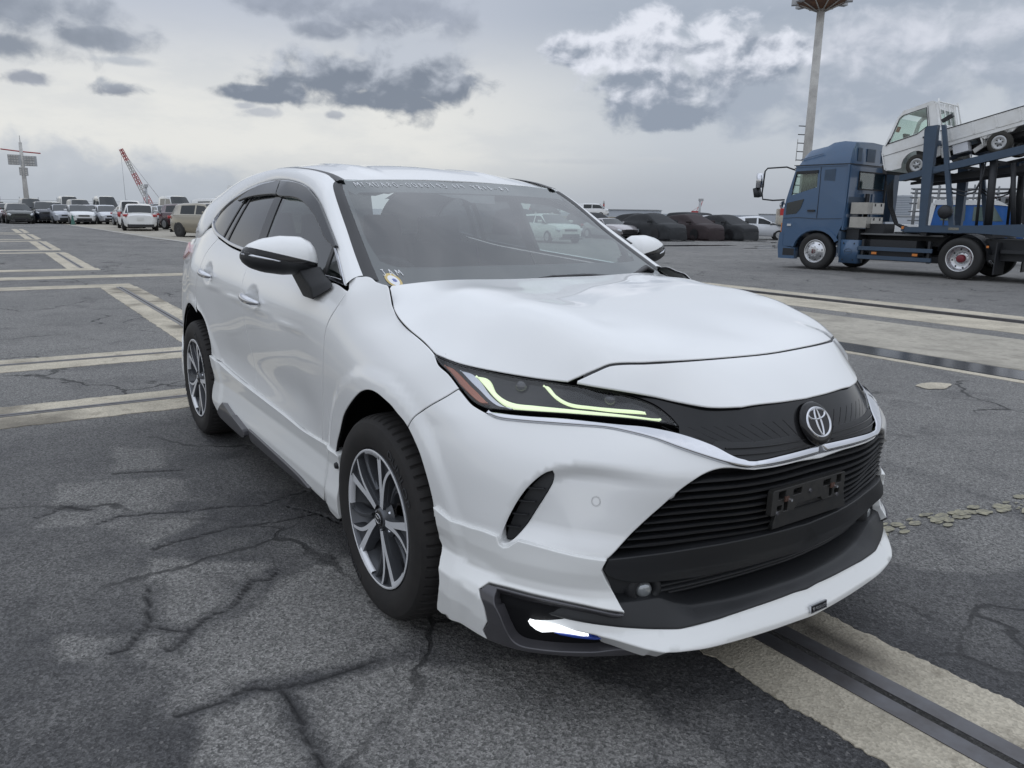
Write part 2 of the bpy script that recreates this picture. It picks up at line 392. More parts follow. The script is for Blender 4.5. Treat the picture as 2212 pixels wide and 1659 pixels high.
def strip(name, rows, m, parent, n=60, sub=4, thick=0., bul=None, mirror='pair', flip=None):
    """skin over a few long rows (each a 3-D polyline), smooth across"""
    def rs(R):
        R = np.array(R, float); L = np.r_[0, np.cumsum(np.linalg.norm(np.diff(R, axis=0), axis=1))]; t = np.linspace(0, L[-1], n)
        Rs = resample(R, L[-1]/(n*3), False, 50); L2 = np.r_[0, np.cumsum(np.linalg.norm(np.diff(Rs, axis=0), axis=1))]
        return np.stack([np.interp(np.linspace(0, L2[-1], n), L2, Rs[:, k]) for k in range(3)], 1)
    G = np.array([rs(R) for R in rows]); out = []
    k = len(G)
    for i in range(k-1):
        p0 = G[max(i-1, 0)]; p1 = G[i]; p2 = G[i+1]; p3 = G[min(i+2, k-1)]
        for q in range(sub):
            t = q/sub; out.append(.5*(2*p1+(p2-p0)*t+(2*p0-5*p1+4*p2-p3)*t*t+(3*p1-p0-3*p2+p3)*t**3))
    out.append(G[-1]); S = np.array(out); R, C = S.shape[:2]
    F = [(i*C+j, (i+1)*C+j, (i+1)*C+j+1, i*C+j+1) for i in range(R-1) for j in range(C-1)]
    du = np.gradient(S, axis=0); dv = np.gradient(S, axis=1); N = np.cross(du, dv); N /= np.maximum(np.linalg.norm(N, axis=-1), 1e-9)[..., None]
    c = S.copy(); c[..., 1] *= .1; c[..., 0] = np.clip(c[..., 0], -2.6, -.9); c[..., 2] = np.minimum(c[..., 2]-.1, 1.1)
    if ((N*(S-c)).sum(-1) < 0).mean() > .5: N = -N; F = [f[::-1] for f in F]
    V = S.reshape(-1, 3); NN = N.reshape(-1, 3)
    o = mobj(name, V, F, m, parent, NN)
    if mirror == 'pair':
        my = np.array([1, -1, 1.]); o2 = mobj(name, V*my, [f[::-1] for f in F], m, parent, NN*my); return o, o2
    return o

# ---------- smooth surfaces through measured points (thin plate splines) ----------
class TPS:
    def __init__(s, P, v, sc=(1., 1.), lam=1e-5):
        s.sc = np.array(sc); P = np.asarray(P, float)*s.sc; n = len(P)
        K = s.k(P[:, None]-P[None]); A = np.zeros((n+3, n+3))
        A[:n, :n] = K+lam*np.eye(n); A[:n, n] = 1; A[:n, n+1:] = P; A[n, :n] = 1; A[n+1:, :n] = P.T
        s.P = P; s.w = np.linalg.solve(A, np.r_[np.asarray(v, float), 0, 0, 0])
    def k(s, d):
        r2 = (d**2).sum(-1)+1e-12; return .5*r2*np.log(r2)
    def __call__(s, a, b):
        a, b = np.broadcast_arrays(np.asarray(a, float), np.asarray(b, float)); sh = a.shape
        q = np.stack([a.ravel(), b.ravel()], 1)*s.sc; out = np.empty(len(q))
        for i in range(0, len(q), 20000):
            c = q[i:i+20000]; out[i:i+20000] = s.k(c[:, None]-s.P[None])@s.w[:-3]+s.w[-3]+c@s.w[-2:]
        return out.reshape(sh)
def sstep(x, a, b):
    t = np.clip((x-a)/(b-a), 0, 1); return t*t*(3-2*t)
# reference plan outline: rear centre -> right side -> front centre (|y| as second coordinate)
def _ref():
    a = np.linspace(0, np.pi/2, 240); n = 2/2.6
    rear = np.stack([-2.95-.72*np.cos(a)**n, .90*np.sin(a)**n], 1)
    side = np.stack([np.linspace(-2.95, .15, 300), np.full(300, .90)], 1)[1:]
    fr = np.stack([.15+.93*np.sin(a)**n, .90*np.cos(a)**n], 1)[1:]
    p = np.vstack([rear, side, fr]); L = np.r_[0, np.cumsum(np.hypot(*np.diff(p, axis=0).T))]
    t = np.linspace(0, L[-1], 1600); q = np.stack([np.interp(t, L, p[:, 0]), np.interp(t, L, p[:, 1])], 1)
    d = np.gradient(q, axis=0)
    for _ in range(40): d[1:-1] = (d[:-2]+2*d[1:-1]+d[2:])/4
    d /= np.hypot(d[:, 0], d[:, 1])[:, None]
    nrm = np.stack([-d[:, 1], d[:, 0]], 1)   # outward
    nrm[0] = (-1, 0); nrm[-1] = (1, 0)
    return t, q, nrm
RT, RQ, RN = _ref(); TMAX = RT[-1]
def ref(t):
    f = lambda A: np.stack([np.interp(t, RT, A[:, 0]), np.interp(t, RT, A[:, 1])], -1)
    n = f(RN); n /= np.sqrt((n**2).sum(-1))[..., None]
    return f(RQ), n
def ref_inv(x, y):
    # (t, d) of plan point
    best = None
    d = np.hypot(RQ[:, 0]-x, RQ[:, 1]-y); t = RT[d.argmin()]
    for _ in range(30):
        q, n = ref(t); r = np.array([x, y])-q; tang = np.array([n[1], -n[0]]); t = np.clip(t+(r@tang)*.8, 0, TMAX)
    q, n = ref(t); r = np.array([x, y])-q
    return t, r@n
CP = []
def prof(x, *zy):
    for z, y in zy: CP.append((x, y, z))
prof(.35, (.25, .865), (.40, .875), (.55, .895), (.68, .902), (.78, .885), (.88, .842), (.965, .785))
prof(.15, (.40, .885), (.60, .905), (.74, .915), (.84, .905), (.92, .87), (.985, .815))
prof(-.10, (.40, .885), (.60, .905), (.74, .917), (.84, .915), (.92, .892), (.99, .85), (1.05, .79))
prof(-.35, (.25, .87), (.40, .882), (.55, .895), (.70, .905), (.80, .911), (.90, .907), (.98, .892), (1.05, .867), (1.12, .825), (1.16, .785))
prof(-.8, (.25, .868), (.40, .877), (.55, .884), (.70, .891), (.80, .899), (.90, .909), (.97, .908), (1.05, .888), (1.12, .853))
prof(-1.5, (.25, .868), (.40, .876), (.55, .881), (.70, .889), (.80, .899), (.92, .914), (1.0, .914), (1.08, .894), (1.16, .853))
prof(-2.1, (.25, .87), (.40, .88), (.55, .889), (.70, .90), (.85, .911), (.97, .919), (1.05, .914), (1.12, .891), (1.2, .85))
prof(-2.7, (.25, .87), (.40, .887), (.55, .903), (.70, .918), (.85, .917), (.97, .92), (1.05, .91), (1.12, .886), (1.2, .845), (1.27, .80))
prof(-3.2, (.25, .875), (.40, .88), (.55, .878), (.70, .875), (.85, .868), (.97, .855), (1.05, .838), (1.12, .81), (1.2, .765))
prof(-3.5, (.25, .75), (.40, .77), (.70, .755), (.90, .73), (1.05, .70), (1.2, .63))
for y in (0, .45):
    for z, x in ((.25, -3.5), (.4, -3.63), (.7, -3.65), (.95, -3.62), (1.1, -3.58), (1.25, -3.47)): CP.append((x+y*.08, y, z))
for y, zx in ((0, ((.20, 1.02), (.30, 1.045), (.434, 1.047), (.60, 1.075), (.73, 1.073), (.82, 1.045), (.89, 1.005))),
              (.28, ((.20, .99), (.30, 1.01), (.44, 1.015), (.60, 1.05), (.752, 1.061), (.82, 1.02), (.89, .97))),
              (.40, ((.44, .98), (.60, 1.01), (.735, 1.025), (.80, .985), (.89, .915))),
              (.54, ((.20, .92), (.30, .94), (.382, .947), (.50, .955), (.62, .965), (.72, .965), (.80, .905), (.87, .81))),
              (.656, ((.20, .86), (.361, .90), (.496, .90), (.60, .893), (.70, .873), (.78, .805), (.86, .695))),
              (.77, ((.20, .74), (.36, .77), (.50, .765), (.60, .75), (.70, .715), (.78, .645), (.85, .55), (.90, .46))),
              (.86, ((.25, .46), (.40, .56), (.55, .58), (.68, .555), (.76, .50), (.82, .42)))):
    for z, x in zx: CP.append((x, y, z))
_td = np.array([ref_inv(x, y) for x, y, z in CP]); _z = np.array([c[2] for c in CP])
# mirror about the centre plane so that the surface is smooth across it
_t2 = np.r_[_td[:, 0], 2*TMAX-_td[_td[:, 0] > TMAX-1.2, 0], -_td[_td[:, 0] < .8, 0]]
_z2 = np.r_[_z, _z[_td[:, 0] > TMAX-1.2], _z[_td[:, 0] < .8]]
_d2 = np.r_[_td[:, 1], _td[_td[:, 0] > TMAX-1.2, 1], _td[_td[:, 0] < .8, 1]]
_k = np.unique(np.round(np.stack([_t2, _z2], 1), 4), axis=0, return_index=True)[1]
F1 = TPS(np.stack([_t2, _z2], 1)[_k], _d2[_k], (1., 2.2), 3e-4)
WB = -2.69; WZ = .355
def S1(t, z, off=0.):
    t = np.asarray(t, float); z = np.asarray(z, float); t, z = np.broadcast_arrays(t, z)
    q, n = ref(t); d = F1(t, z)+off
    x0 = q[..., 0]
    for wx in (0., WB):
        r = np.hypot(x0-wx, z-WZ)
        d = d+.011*(1-sstep(r, .495, .545))*(z > .2)
    p = q+n*d[..., None]
    return np.stack([p[..., 0], -np.clip(p[..., 1], 0, 9), z], -1)
# hood and nose: z over (x, |y|)
HP = [(-.42, 0, 1.163), (-.22, 0, 1.155), (.05, 0, 1.141), (.30, 0, 1.120), (.552, 0, 1.085), (.72, 0, 1.048), (.85, 0, 1.008), (.94, 0, .948), (1.012, 0, .885),
      (-.30, .40, 1.160), (0, .40, 1.144), (.30, .40, 1.126), (.55, .40, 1.088), (.72, .40, 1.043), (.80, .40, 1.012), (.93, .38, .900),
      (-.33, .60, 1.156), (0, .60, 1.134), (.30, .58, 1.112), (.50, .57, 1.078), (.66, .56, 1.022), (.76, .55, .965), (.86, .49, .885),
      (-.35, .72, 1.143), (-.10, .745, 1.078), (.10, .765, 1.025), (.24, .775, .983), (.38, .755, .962), (.52, .70, .945), (.68, .63, .925),
      (-.35, .80, 1.125), (0, .83, 1.03), (.25, .83, .95)]
_h = np.array(HP); _hm = _h[_h[:, 1] > 0]*[1, -1, 1]; _h = np.vstack([_h, _hm])
FH = TPS(_h[:, :2], _h[:, 2], (1, 1), 2e-4)
def SH(x, y, off=0.):
    x, y = np.broadcast_arrays(np.asarray(x, float), np.asarray(y, float))
    return np.stack([x, y, FH(x, y)+off], -1)
# greenhouse side: |y| over (x, z)
GP = []
def gpr(x, *zy):
    for z, y in zy: GP.append((x, z, y))
gpr(-.6, (1.10, .852), (1.18, .815), (1.30, .755), (1.42, .69), (1.52, .62))
gpr(-1.0, (1.10, .868), (1.18, .832), (1.30, .775), (1.42, .715), (1.50, .665), (1.56, .60))
gpr(-1.5, (1.10, .878), (1.18, .845), (1.30, .792), (1.42, .735), (1.50, .69), (1.55, .65), (1.60, .585))
gpr(-2.1, (1.15, .872), (1.25, .828), (1.35, .778), (1.45, .72), (1.52, .67), (1.57, .625), (1.61, .56))
gpr(-2.7, (1.2, .842), (1.3, .782), (1.4, .722), (1.48, .67), (1.53, .63), (1.57, .57))
gpr(-3.2, (1.2, .765), (1.3, .69), (1.4, .62), (1.48, .55))
_g = np.array(GP); FG = TPS(_g[:, :2], _g[:, 2], (1, 2), 3e-4)
def SG(x, z, off=0.):
    x, z = np.broadcast_arrays(np.asarray(x, float), np.asarray(z, float))
    return np.stack([x, -(FG(x, z)+off), z], -1)
# windscreen: x over (y, z)
WP = [(0, 1.14, -.245), (0, 1.25, -.43), (0, 1.35, -.615), (0, 1.45, -.83), (0, 1.556, -1.09), (.35, 1.14, -.265), (.35, 1.35, -.635), (.35, 1.553, -1.085),
      (.588, 1.541, -1.06), (.608, 1.535, -1.05), (.60, 1.35, -.70), (.68, 1.35, -.74), (.708, 1.141, -.344), (.735, 1.168, -.411), (.62, 1.14, -.31), (.66, 1.45, -.90)]
_w = np.array(WP); _w = np.vstack([_w, _w[_w[:, 0] > 0]*[-1, 1, 1]])
FW = TPS(_w[:, :2], _w[:, 2], (1, 1), 3e-4)
def SW(y, z, off=0.):
    y, z = np.broadcast_arrays(np.asarray(y, float), np.asarray(z, float))
    return np.stack([FW(y, z)+off, y, z], -1)
# roof: z over (x, y)
RP = []
for x, zc, ze in ((-1.07, 1.556, 1.538), (-1.3, 1.612, 1.578), (-1.6, 1.647, 1.606), (-2.0, 1.66, 1.618), (-2.4, 1.648, 1.605), (-2.8, 1.612, 1.572), (-3.15, 1.555, 1.52), (-3.35, 1.51, 1.475)):
    for y in (-.6, -.3, 0, .3, .6): RP.append((x, y, zc+(ze-zc)*(y/.6)**2))
RP += [(-1.6, s*.68, 1.57) for s in (-1, 1)]+[(-2.2, s*.68, 1.58) for s in (-1, 1)]
_r = np.array(RP); FR = TPS(_r[:, :2], _r[:, 2], (1, 1), 2e-4)
def SR(x, y, off=0.):
    x, y = np.broadcast_arrays(np.asarray(x, float), np.asarray(y, float))
    return np.stack([x, y, FR(x, y)+off], -1)

# body-kit surfaces: the bumper surface pushed out by a profile that depends on height
def _pl(z, pts): return np.interp(z, [p[0] for p in pts], [p[1] for p in pts])
T_ARCH = float(ref_inv(.42, .90)[0])
def KF(t, z, off=0.):      # front corner skirt with its ledge
    t, z = np.broadcast_arrays(np.asarray(t, float), np.asarray(z, float))
    f = sstep(t, T_ARCH, T_ARCH+.30)
    zl = .415-.02*f
    a = _pl(z-zl, [(-.25, .030), (-.12, .045), (-.055, .040), (-.03, .022), (0, .003), (.03, .004), (.07, .012), (.2, .012)])
    b = _pl(z-zl, [(-.25, .050), (-.12, .066), (-.06, .066), (-.035, .055), (0, .010), (.02, .006), (.07, .013), (.2, .012)])
    b = b*(1-.30*sstep(t, 5.05, 5.28)*(z < zl))
    return S1(t, z, a*(1-f)+b*f+off)
def KS(t, z, off=0.):      # side skirt
    t, z = np.broadcast_arrays(np.asarray(t, float), np.asarray(z, float))
    a = _pl(z, [(.15, .005), (.20, .022), (.25, .034), (.31, .034), (.36, .020), (.42, .006), (.47, .008), (.50, .011), (.7, .011)])
    return S1(t, z, a+off)
def KL(t, z, off=0.):      # front lip blade
    t, z = np.broadcast_arrays(np.asarray(t, float), np.asarray(z, float))
    a = _pl(z, [(.15, .070), (.205, .078), (.215, .080), (.262, .070), (.272, .062), (.30, .034), (.33, .02), (.45, .02)])
    a = a*(1+.38*np.exp(-((t-5.40)/.24)**2))
    return S1(t, z, a+off)
def S_hood(x, y, off=0.):
    x, y = np.broadcast_arrays(np.asarray(x, float), np.asarray(y, float))
    c = np.interp(x, [-.3, .1, .45, .69, .74, .90, 1.0], [.70, .655, .58, .525, .51, .40, .30]); s = np.abs(y)-c
    k = .11*sstep(x, -.25, .3)
    d = -k*(np.sqrt(s*s+.00012)+s)/2
    return SH(x, y, off+d*(1-.7*sstep(s, .06, .2)))
def KC(t, z, off=0.):      # chrome blade, leaning back at the top
    t, z = np.broadcast_arrays(np.asarray(t, float), np.asarray(z, float))
    zc = np.interp(t, [4.8, 5.1, 5.3, 5.45, 5.6, 5.67, TMAX], [.846, .846, .84, .818, .778, .758, .756])
    return S1(t, z, .008+off-(z-zc)*.38-np.maximum(z-zc, 0)*.2)
# ================================================================== ground
def nz2(x, y, sc, octv=5, seed=0, gain=.55):
    """smooth value noise in 0..1 (numpy)"""
    out = np.zeros(np.broadcast(x, y).shape); amp, tot = 1., 0.
    for o in range(octv):
        g = np.random.default_rng(seed*31+o).random((256, 256)); u, v = np.asarray(x)*sc, np.asarray(y)*sc
        i, j = np.floor(u).astype(int), np.floor(v).astype(int); fu, fv = u-i, v-j; fu = fu*fu*(3-2*fu); fv = fv*fv*(3-2*fv); i %= 256; j %= 256; i1, j1 = (i+1) % 256, (j+1) % 256
        out += amp*((g[i, j]*(1-fu)+g[i1, j]*fu)*(1-fv)+(g[i, j1]*(1-fu)+g[i1, j1]*fu)*fv); tot += amp; amp *= gain; sc *= 2.03
    return out/tot
def _n(nt):
    L = nt.links.new
    def nd(t, **k):
        n = nt.nodes.new(t)
        for a, v in k.items(): setattr(n, a, v)
        return n
    def noise(vec, sc, det=5, rough=.6, dist=0.):
        n = nd('ShaderNodeTexNoise'); L(vec, n.inputs['Vector'])
        for k, v in (('Scale', sc), ('Detail', det), ('Roughness', rough), ('Distortion', dist)): n.inputs[k].default_value = v
        return n.outputs['Fac']
    def voro(vec, sc, feature='F1', out='Distance'):
        n = nd('ShaderNodeTexVoronoi', feature=feature); L(vec, n.inputs['Vector']); n.inputs['Scale'].default_value = sc; return n.outputs[out]
    def mr(v, a, b, lo=0., hi=1., smooth=True):
        n = nd('ShaderNodeMapRange', interpolation_type='SMOOTHSTEP' if smooth else 'LINEAR'); L(v, n.inputs[0])
        for i, q in enumerate((a, b, lo, hi)): n.inputs[i+1].default_value = q
        return n.outputs[0]
    def mix(f, a, b, mode='MIX'):
        n = nd('ShaderNodeMix', data_type='RGBA', blend_type=mode)
        for i, v in ((0, f), (6, a), (7, b)):
            if isinstance(v, (int, float)): n.inputs[i].default_value = v
            elif isinstance(v, tuple): n.inputs[i].default_value = (*v, 1)
            else: L(v, n.inputs[i])
        return n.outputs[2]
    def mth(op, a, b=None):
        n = nd('ShaderNodeMath', operation=op)
        for i, v in enumerate((a, b)):
            if v is None: continue
            if isinstance(v, (int, float)): n.inputs[i].default_value = v
            else: L(v, n.inputs[i])
        return n.outputs[0]
    return L, nd, noise, voro, mr, mix, mth
def asphalt_mat():
    m = bpy.data.materials.new('weathered_asphalt'); m.use_nodes = True; nt = m.node_tree; b = nt.nodes['Principled BSDF']; L, nd, noise, voro, mr, mix, mth = _n(nt)
    P = nd('ShaderNodeTexCoord').outputs['Object']
    at_ = lambda k: nd('ShaderNodeAttribute', attribute_name=k).outputs['Fac']
    st, cr = at_('stain'), at_('crack')
    sep = nd('ShaderNodeSeparateColor'); L(voro(P, 118, out='Color'), sep.inputs[0]); agg = sep.outputs[0]
    sep2 = nd('ShaderNodeSeparateColor'); L(voro(P, 250, out='Color'), sep2.inputs[0]); fine = sep2.outputs[1]
    big = noise(P, .35, 6, .6); med = noise(P, 2.1, 6, .62, .4)
    base = mix(mr(big, .35, .68), (.165, .163, .159), (.210, .206, .198))
    base = mix(mth('MULTIPLY', mr(med, .50, .68), .40), base, (.080, .079, .082))
    base = mix(mth('MULTIPLY', st, .95), base, (.055, .055, .058))
    stone = mix(mr(agg, .0, 1., smooth=False), (.30, .30, .30), (1.75, 1.73, 1.70)); base = mix(.62, base, stone, 'MULTIPLY')
    stone2 = mix(mr(fine, .0, 1., smooth=False), (.45, .45, .45), (1.6, 1.6, 1.6)); base = mix(.7, base, stone2, 'MULTIPLY')
    base = mix(mth('MULTIPLY', mth('MULTIPLY', mr(agg, .955, .985), mr(noise(P, 1.1, 3), .42, .62)), .42), base, (.27, .26, .245))
    # hairline cracking all over the old surface
    wp = nd('ShaderNodeVectorMath', operation='ADD'); nn = nd('ShaderNodeTexNoise'); L(P, nn.inputs['Vector']); nn.inputs['Scale'].default_value = 1.6; nn.inputs['Detail'].default_value = 5
    sc_ = nd('ShaderNodeVectorMath', operation='SCALE'); L(nn.outputs['Color'], sc_.inputs[0]); sc_.inputs[3].default_value = .8; L(P, wp.inputs[0]); L(sc_.outputs[0], wp.inputs[1])
    e = voro(wp.outputs[0], .62, 'DISTANCE_TO_EDGE'); hair = mth('MULTIPLY', mr(e, .004, .014, 1., 0.), mr(noise(P, .8, 3), .44, .56))
    base = mix(mth('MULTIPLY', hair, .75), base, (.020, .020, .021)); base = mix(mth('MULTIPLY', cr, .9), base, (.014, .014, .015))
    L(base, b.inputs['Base Color'])
    L(mr(st, 0, 1, .86, .60), b.inputs['Roughness']); b.inputs['Specular IOR Level'].default_value = .35
    h = mth('ADD', mth('MULTIPLY', voro(P, 118), .6), mth('MULTIPLY', noise(P, 240, 4, .75), 1.0)); h = mth('SUBTRACT', h, mth('MULTIPLY', mth('ADD', hair, cr), 1.5))
    u = nd('ShaderNodeBump'); u.inputs['Strength'].default_value = .75; u.inputs['Distance'].default_value = .006; L(h, u.inputs['Height']); L(u.outputs[0], b.inputs['Normal'])
    return m
def concrete_mat(name, col, dark, peb=.5, sc=120):
    m = bpy.data.materials.new(name); m.use_nodes = True; nt = m.node_tree; b = nt.nodes['Principled BSDF']; L, nd, noise, voro, mr, mix, mth = _n(nt)
    P = nd('ShaderNodeTexCoord').outputs['Object']
    sep = nd('ShaderNodeSeparateColor'); L(voro(P, sc, out='Color'), sep.inputs[0]); a = sep.outputs[0]
    base = mix(mr(noise(P, 1.3, 7, .65, .5), .38, .66), col, tuple(c*.72 for c in col))
    base = mix(mth('MULTIPLY', mr(noise(P, 5.5, 6, .7), .52, .72), .75), base, dark)
    base = mix(peb, base, mix(mr(a, 0, 1, smooth=False), (.55, .53, .50), (1.30, 1.28, 1.25)), 'MULTIPLY')
    base = mix(mth('MULTIPLY', mr(a, .90, .95), .6*peb), base, (.09, .085, .08))
    base = mix(mth('MULTIPLY', mr(noise(P, 38, 4, .7), .58, .72), .45), base, tuple(c*.45 for c in col))
    st = nd('ShaderNodeAttribute', attribute_name='stain').outputs['Fac']; base = mix(mth('MULTIPLY', st, .9), base, (.055, .048, .040))
    L(base, b.inputs['Base Color']); b.inputs['Roughness'].default_value = .85; b.inputs['Specular IOR Level'].default_value = .3
    u = nd('ShaderNodeBump'); u.inputs['Strength'].default_value = .5; u.inputs['Distance'].default_value = .004; L(mth('ADD', voro(P, sc), noise(P, 60, 5, .7)), u.inputs['Height']); L(u.outputs[0], b.inputs['Normal'])
    return m
M_asph = asphalt_mat()
M_conc = concrete_mat('worn_concrete', (.58, .53, .43), (.27, .24, .19))
M_conc2 = concrete_mat('apron_concrete', (.43, .40, .34), (.28, .26, .22), .25, 20)
M_steel = mat('worn_steel', (.14, .14, .15), .38, metal=.55, noise=(9, .7, (.07, .06, .055)))
M_grit = concrete_mat('slot_grit', (.045, .044, .043), (.02, .02, .02), .9, 140)
# traced stains and cracks around the car (metres, car axes)
CRACKS = [[(-.99, -1.48), (-1.04, -1.37), (-1.04, -1.24), (-1.03, -1.11), (-1.01, -.93), (-1.02, -.77)], [(-2.11, -1.5), (-2.09, -1.36), (-2.01, -1.17)], [(-1.43, -1.65), (-1.47, -1.55), (-1.42, -1.42), (-1.37, -1.3), (-1.32, -1.13), (-1.25, -.96), (-1.3, -.81), (-1.33, -.7)], [(-.53, -1.11), (-.46, -1.16), (-.48, -1.22), (-.36, -1.33), (-.29, -1.44), (-.22, -1.5), (-.25, -1.54), (-.32, -1.58)], [(-.22, -1.5), (-.16, -1.57), (-.15, -1.59)], [(.22, -1.63), (.22, -1.51), (.2, -1.45), (.24, -1.38), (.26, -1.28), (.27, -1.19), (.26, -1.02)], [(.27, -1.36), (.37, -1.36), (.48, -1.36), (.56, -1.36), (.64, -1.37)], [(-1.16, -.85), (-1.02, -.77), (-.85, -.72)], [(-1.65, -1.88), (-1.72, -1.75), (-1.62, -1.64)], [(-.24, -1.74), (-.24, -1.69), (-.35, -1.6), (-.66, -1.57)], [(-.6, 2.1), (-.4, 1.5), (-.2, 1.3), (.1, 1.2)]]
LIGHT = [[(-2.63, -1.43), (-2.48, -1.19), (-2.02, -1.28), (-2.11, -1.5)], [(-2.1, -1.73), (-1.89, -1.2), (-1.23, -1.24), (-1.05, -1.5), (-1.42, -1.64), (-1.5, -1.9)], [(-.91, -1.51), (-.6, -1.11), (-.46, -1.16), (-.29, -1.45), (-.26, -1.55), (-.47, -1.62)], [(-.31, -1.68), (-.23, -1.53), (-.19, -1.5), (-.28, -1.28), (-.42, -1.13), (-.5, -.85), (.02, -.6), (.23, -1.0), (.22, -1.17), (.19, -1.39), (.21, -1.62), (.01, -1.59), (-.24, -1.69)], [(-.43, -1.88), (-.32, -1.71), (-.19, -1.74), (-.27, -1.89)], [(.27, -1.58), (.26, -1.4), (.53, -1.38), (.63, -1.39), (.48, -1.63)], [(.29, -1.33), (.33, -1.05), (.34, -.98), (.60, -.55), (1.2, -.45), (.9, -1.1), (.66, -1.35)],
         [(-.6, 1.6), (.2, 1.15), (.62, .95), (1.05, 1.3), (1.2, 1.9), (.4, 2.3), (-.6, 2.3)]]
BLOTS = [(.21, -1.44, .035), (.27, -1.19, .04), (-1.4, -1.24, .10), (-.88, -.99, .10), (-.52, -1.13, .06), (-1.38, -1.05, .07), (-2.2, -1.1, .10)]
def make_ground():
    x0, x1, y0, y1, h = -3.46, 2.3, -2.5, 2.42, .016
    xs = np.arange(x0, x1+h/2, h); ys = np.arange(y0, y1+h/2, h); X, Y = np.meshgrid(xs, ys, indexing='ij'); q = np.stack([X.ravel(), Y.ravel()], 1)
    w = .05*(np.stack([nz2(X, Y, 6, 4, 11), nz2(X, Y, 6, 4, 12)], -1).reshape(-1, 2)-.5)*2
    qq = q+w; lit = np.zeros(len(q))
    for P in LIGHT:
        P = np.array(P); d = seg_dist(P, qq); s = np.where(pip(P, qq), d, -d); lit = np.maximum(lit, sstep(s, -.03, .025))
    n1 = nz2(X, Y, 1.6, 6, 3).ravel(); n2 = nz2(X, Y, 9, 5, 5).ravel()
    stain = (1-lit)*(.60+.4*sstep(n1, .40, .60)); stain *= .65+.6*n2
    cr = np.zeros(len(q))
    for C in CRACKS:
        C = np.array(C); d = seg_dist(C, q+w*.55, False); m = .25+.9*n1
        cr = np.maximum(cr, 1-sstep(d, .004, .011)); stain = np.maximum(stain, .95*(1-sstep(d, .008, .05+.05*n2))*m)
    for bx_, by_, r in BLOTS: stain = np.maximum(stain, .9*(1-sstep(np.hypot(*(qq-np.array((bx_, by_))).T), r*.6, r*1.2)))
    # damp verge along the rail strip, growing towards the front
    for ye in (-.13, .46):
        d = np.abs(q[:, 1]-ye); stain = np.maximum(stain, (1-sstep(d, .05, .30+.3*n1))*sstep(q[:, 0], .3, .8))
    edge = np.minimum.reduce([q[:, 0]-x0, x1-q[:, 0], q[:, 1]-y0, y1-q[:, 1]]); f = sstep(edge, 0, .5); stain = np.clip(stain, 0, 1)*f+(1-f)*.25*sstep(n1, .45, .6); cr *= f
    z = (-.0045*cr+.002*(nz2(X, Y, 3, 3, 8).ravel()-.5))*sstep(edge, 0, .1)
    z += .0022*(rng.random(len(q))-.5)*sstep(edge, 0, .05)
    V = np.stack([q[:, 0], q[:, 1], z], 1); nx, ny = len(xs), len(ys); xe, ye_ = xs[-1], ys[-1]
    I = np.arange(nx*ny).reshape(nx, ny); F = np.stack([I[:-1, :-1], I[1:, :-1], I[1:, 1:], I[:-1, 1:]], -1).reshape(-1, 4)
    B = 2600.; k = len(V); outer = np.array([(-B, -B, 0), (B, -B, 0), (B, B, 0), (-B, B, 0), (x0, y0, 0), (xe, y0, 0), (xe, ye_, 0), (x0, ye_, 0)])
    F2 = [(k, k+1, k+5, k+4), (k+1, k+2, k+6, k+5), (k+2, k+3, k+7, k+6), (k+3, k, k+4, k+7)]
    me = bpy.data.meshes.new('ground'); me.from_pydata(np.vstack([V, outer]).tolist(), [], F.tolist()+F2)
    for nm, a in (('stain', stain), ('crack', cr)):
        t = me.attributes.new(nm, 'FLOAT', 'POINT'); v = np.zeros(k+8); v[:k] = a; t.data.foreach_set('value', v)
    me.materials.append(M_asph); o = bpy.data.objects.new('ground', me); COL.objects.link(o); o['kind'] = 'structure'
make_ground()
def beam_strip(name, x0, x1, y0, y1, m=None, z=.004, rag=.02, step=.05, near=True, dark=None):
    """flush concrete beam with ragged edges (top sheet and a short skirt)"""
    along = 0 if (x1-x0) > (y1-y0) else 1; L = (x1-x0) if along == 0 else (y1-y0); n = max(2, int(L/step)); n = min(n, 1200)
    s = np.linspace(0, L, n+1); k = 9; W = (y1-y0) if along == 0 else (x1-x0); b0 = y0 if along == 0 else x0; a0 = x0 if along == 0 else y0
    e0 = rag*(nz2(s+a0, s*0+b0, 6, 6, 21, .85)-.5)*2.4; e1 = rag*(nz2(s+a0, s*0+b0+7, 6, 6, 22, .85)-.5)*2.4
    V, F = [], []
    for i in range(n+1):
        for j in range(k+1):
            t = j/k; v = b0+e0[i]+(W+e1[i]-e0[i])*t; V.append((a0+s[i], v, z) if along == 0 else (v, a0+s[i], z))
    for i in range(n):
        for j in range(k): F.append((i*(k+1)+j, (i+1)*(k+1)+j, (i+1)*(k+1)+j+1, i*(k+1)+j+1) if along == 0 else (i*(k+1)+j, i*(k+1)+j+1, (i+1)*(k+1)+j+1, (i+1)*(k+1)+j))
    V = np.array(V); ring = [i*(k+1) for i in range(n+1)]+[n*(k+1)+j for j in range(1, k+1)]+[i*(k+1)+k for i in range(n-1, -1, -1)]+[j for j in range(k-1, 0, -1)]
    q = len(V); low_ = V[ring].copy(); low_[:, 2] = -.02; m_ = len(ring); F += [(ring[i], ring[(i+1) % m_], q+(i+1) % m_, q+i) for i in range(m_)]
    o = mobj(name, np.vstack([V, low_]), F, m or M_conc, smooth=False); o['kind'] = 'structure'
    if dark is not None:
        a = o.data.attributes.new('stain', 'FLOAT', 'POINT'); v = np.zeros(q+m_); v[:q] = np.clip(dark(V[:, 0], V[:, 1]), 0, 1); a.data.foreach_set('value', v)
    return o
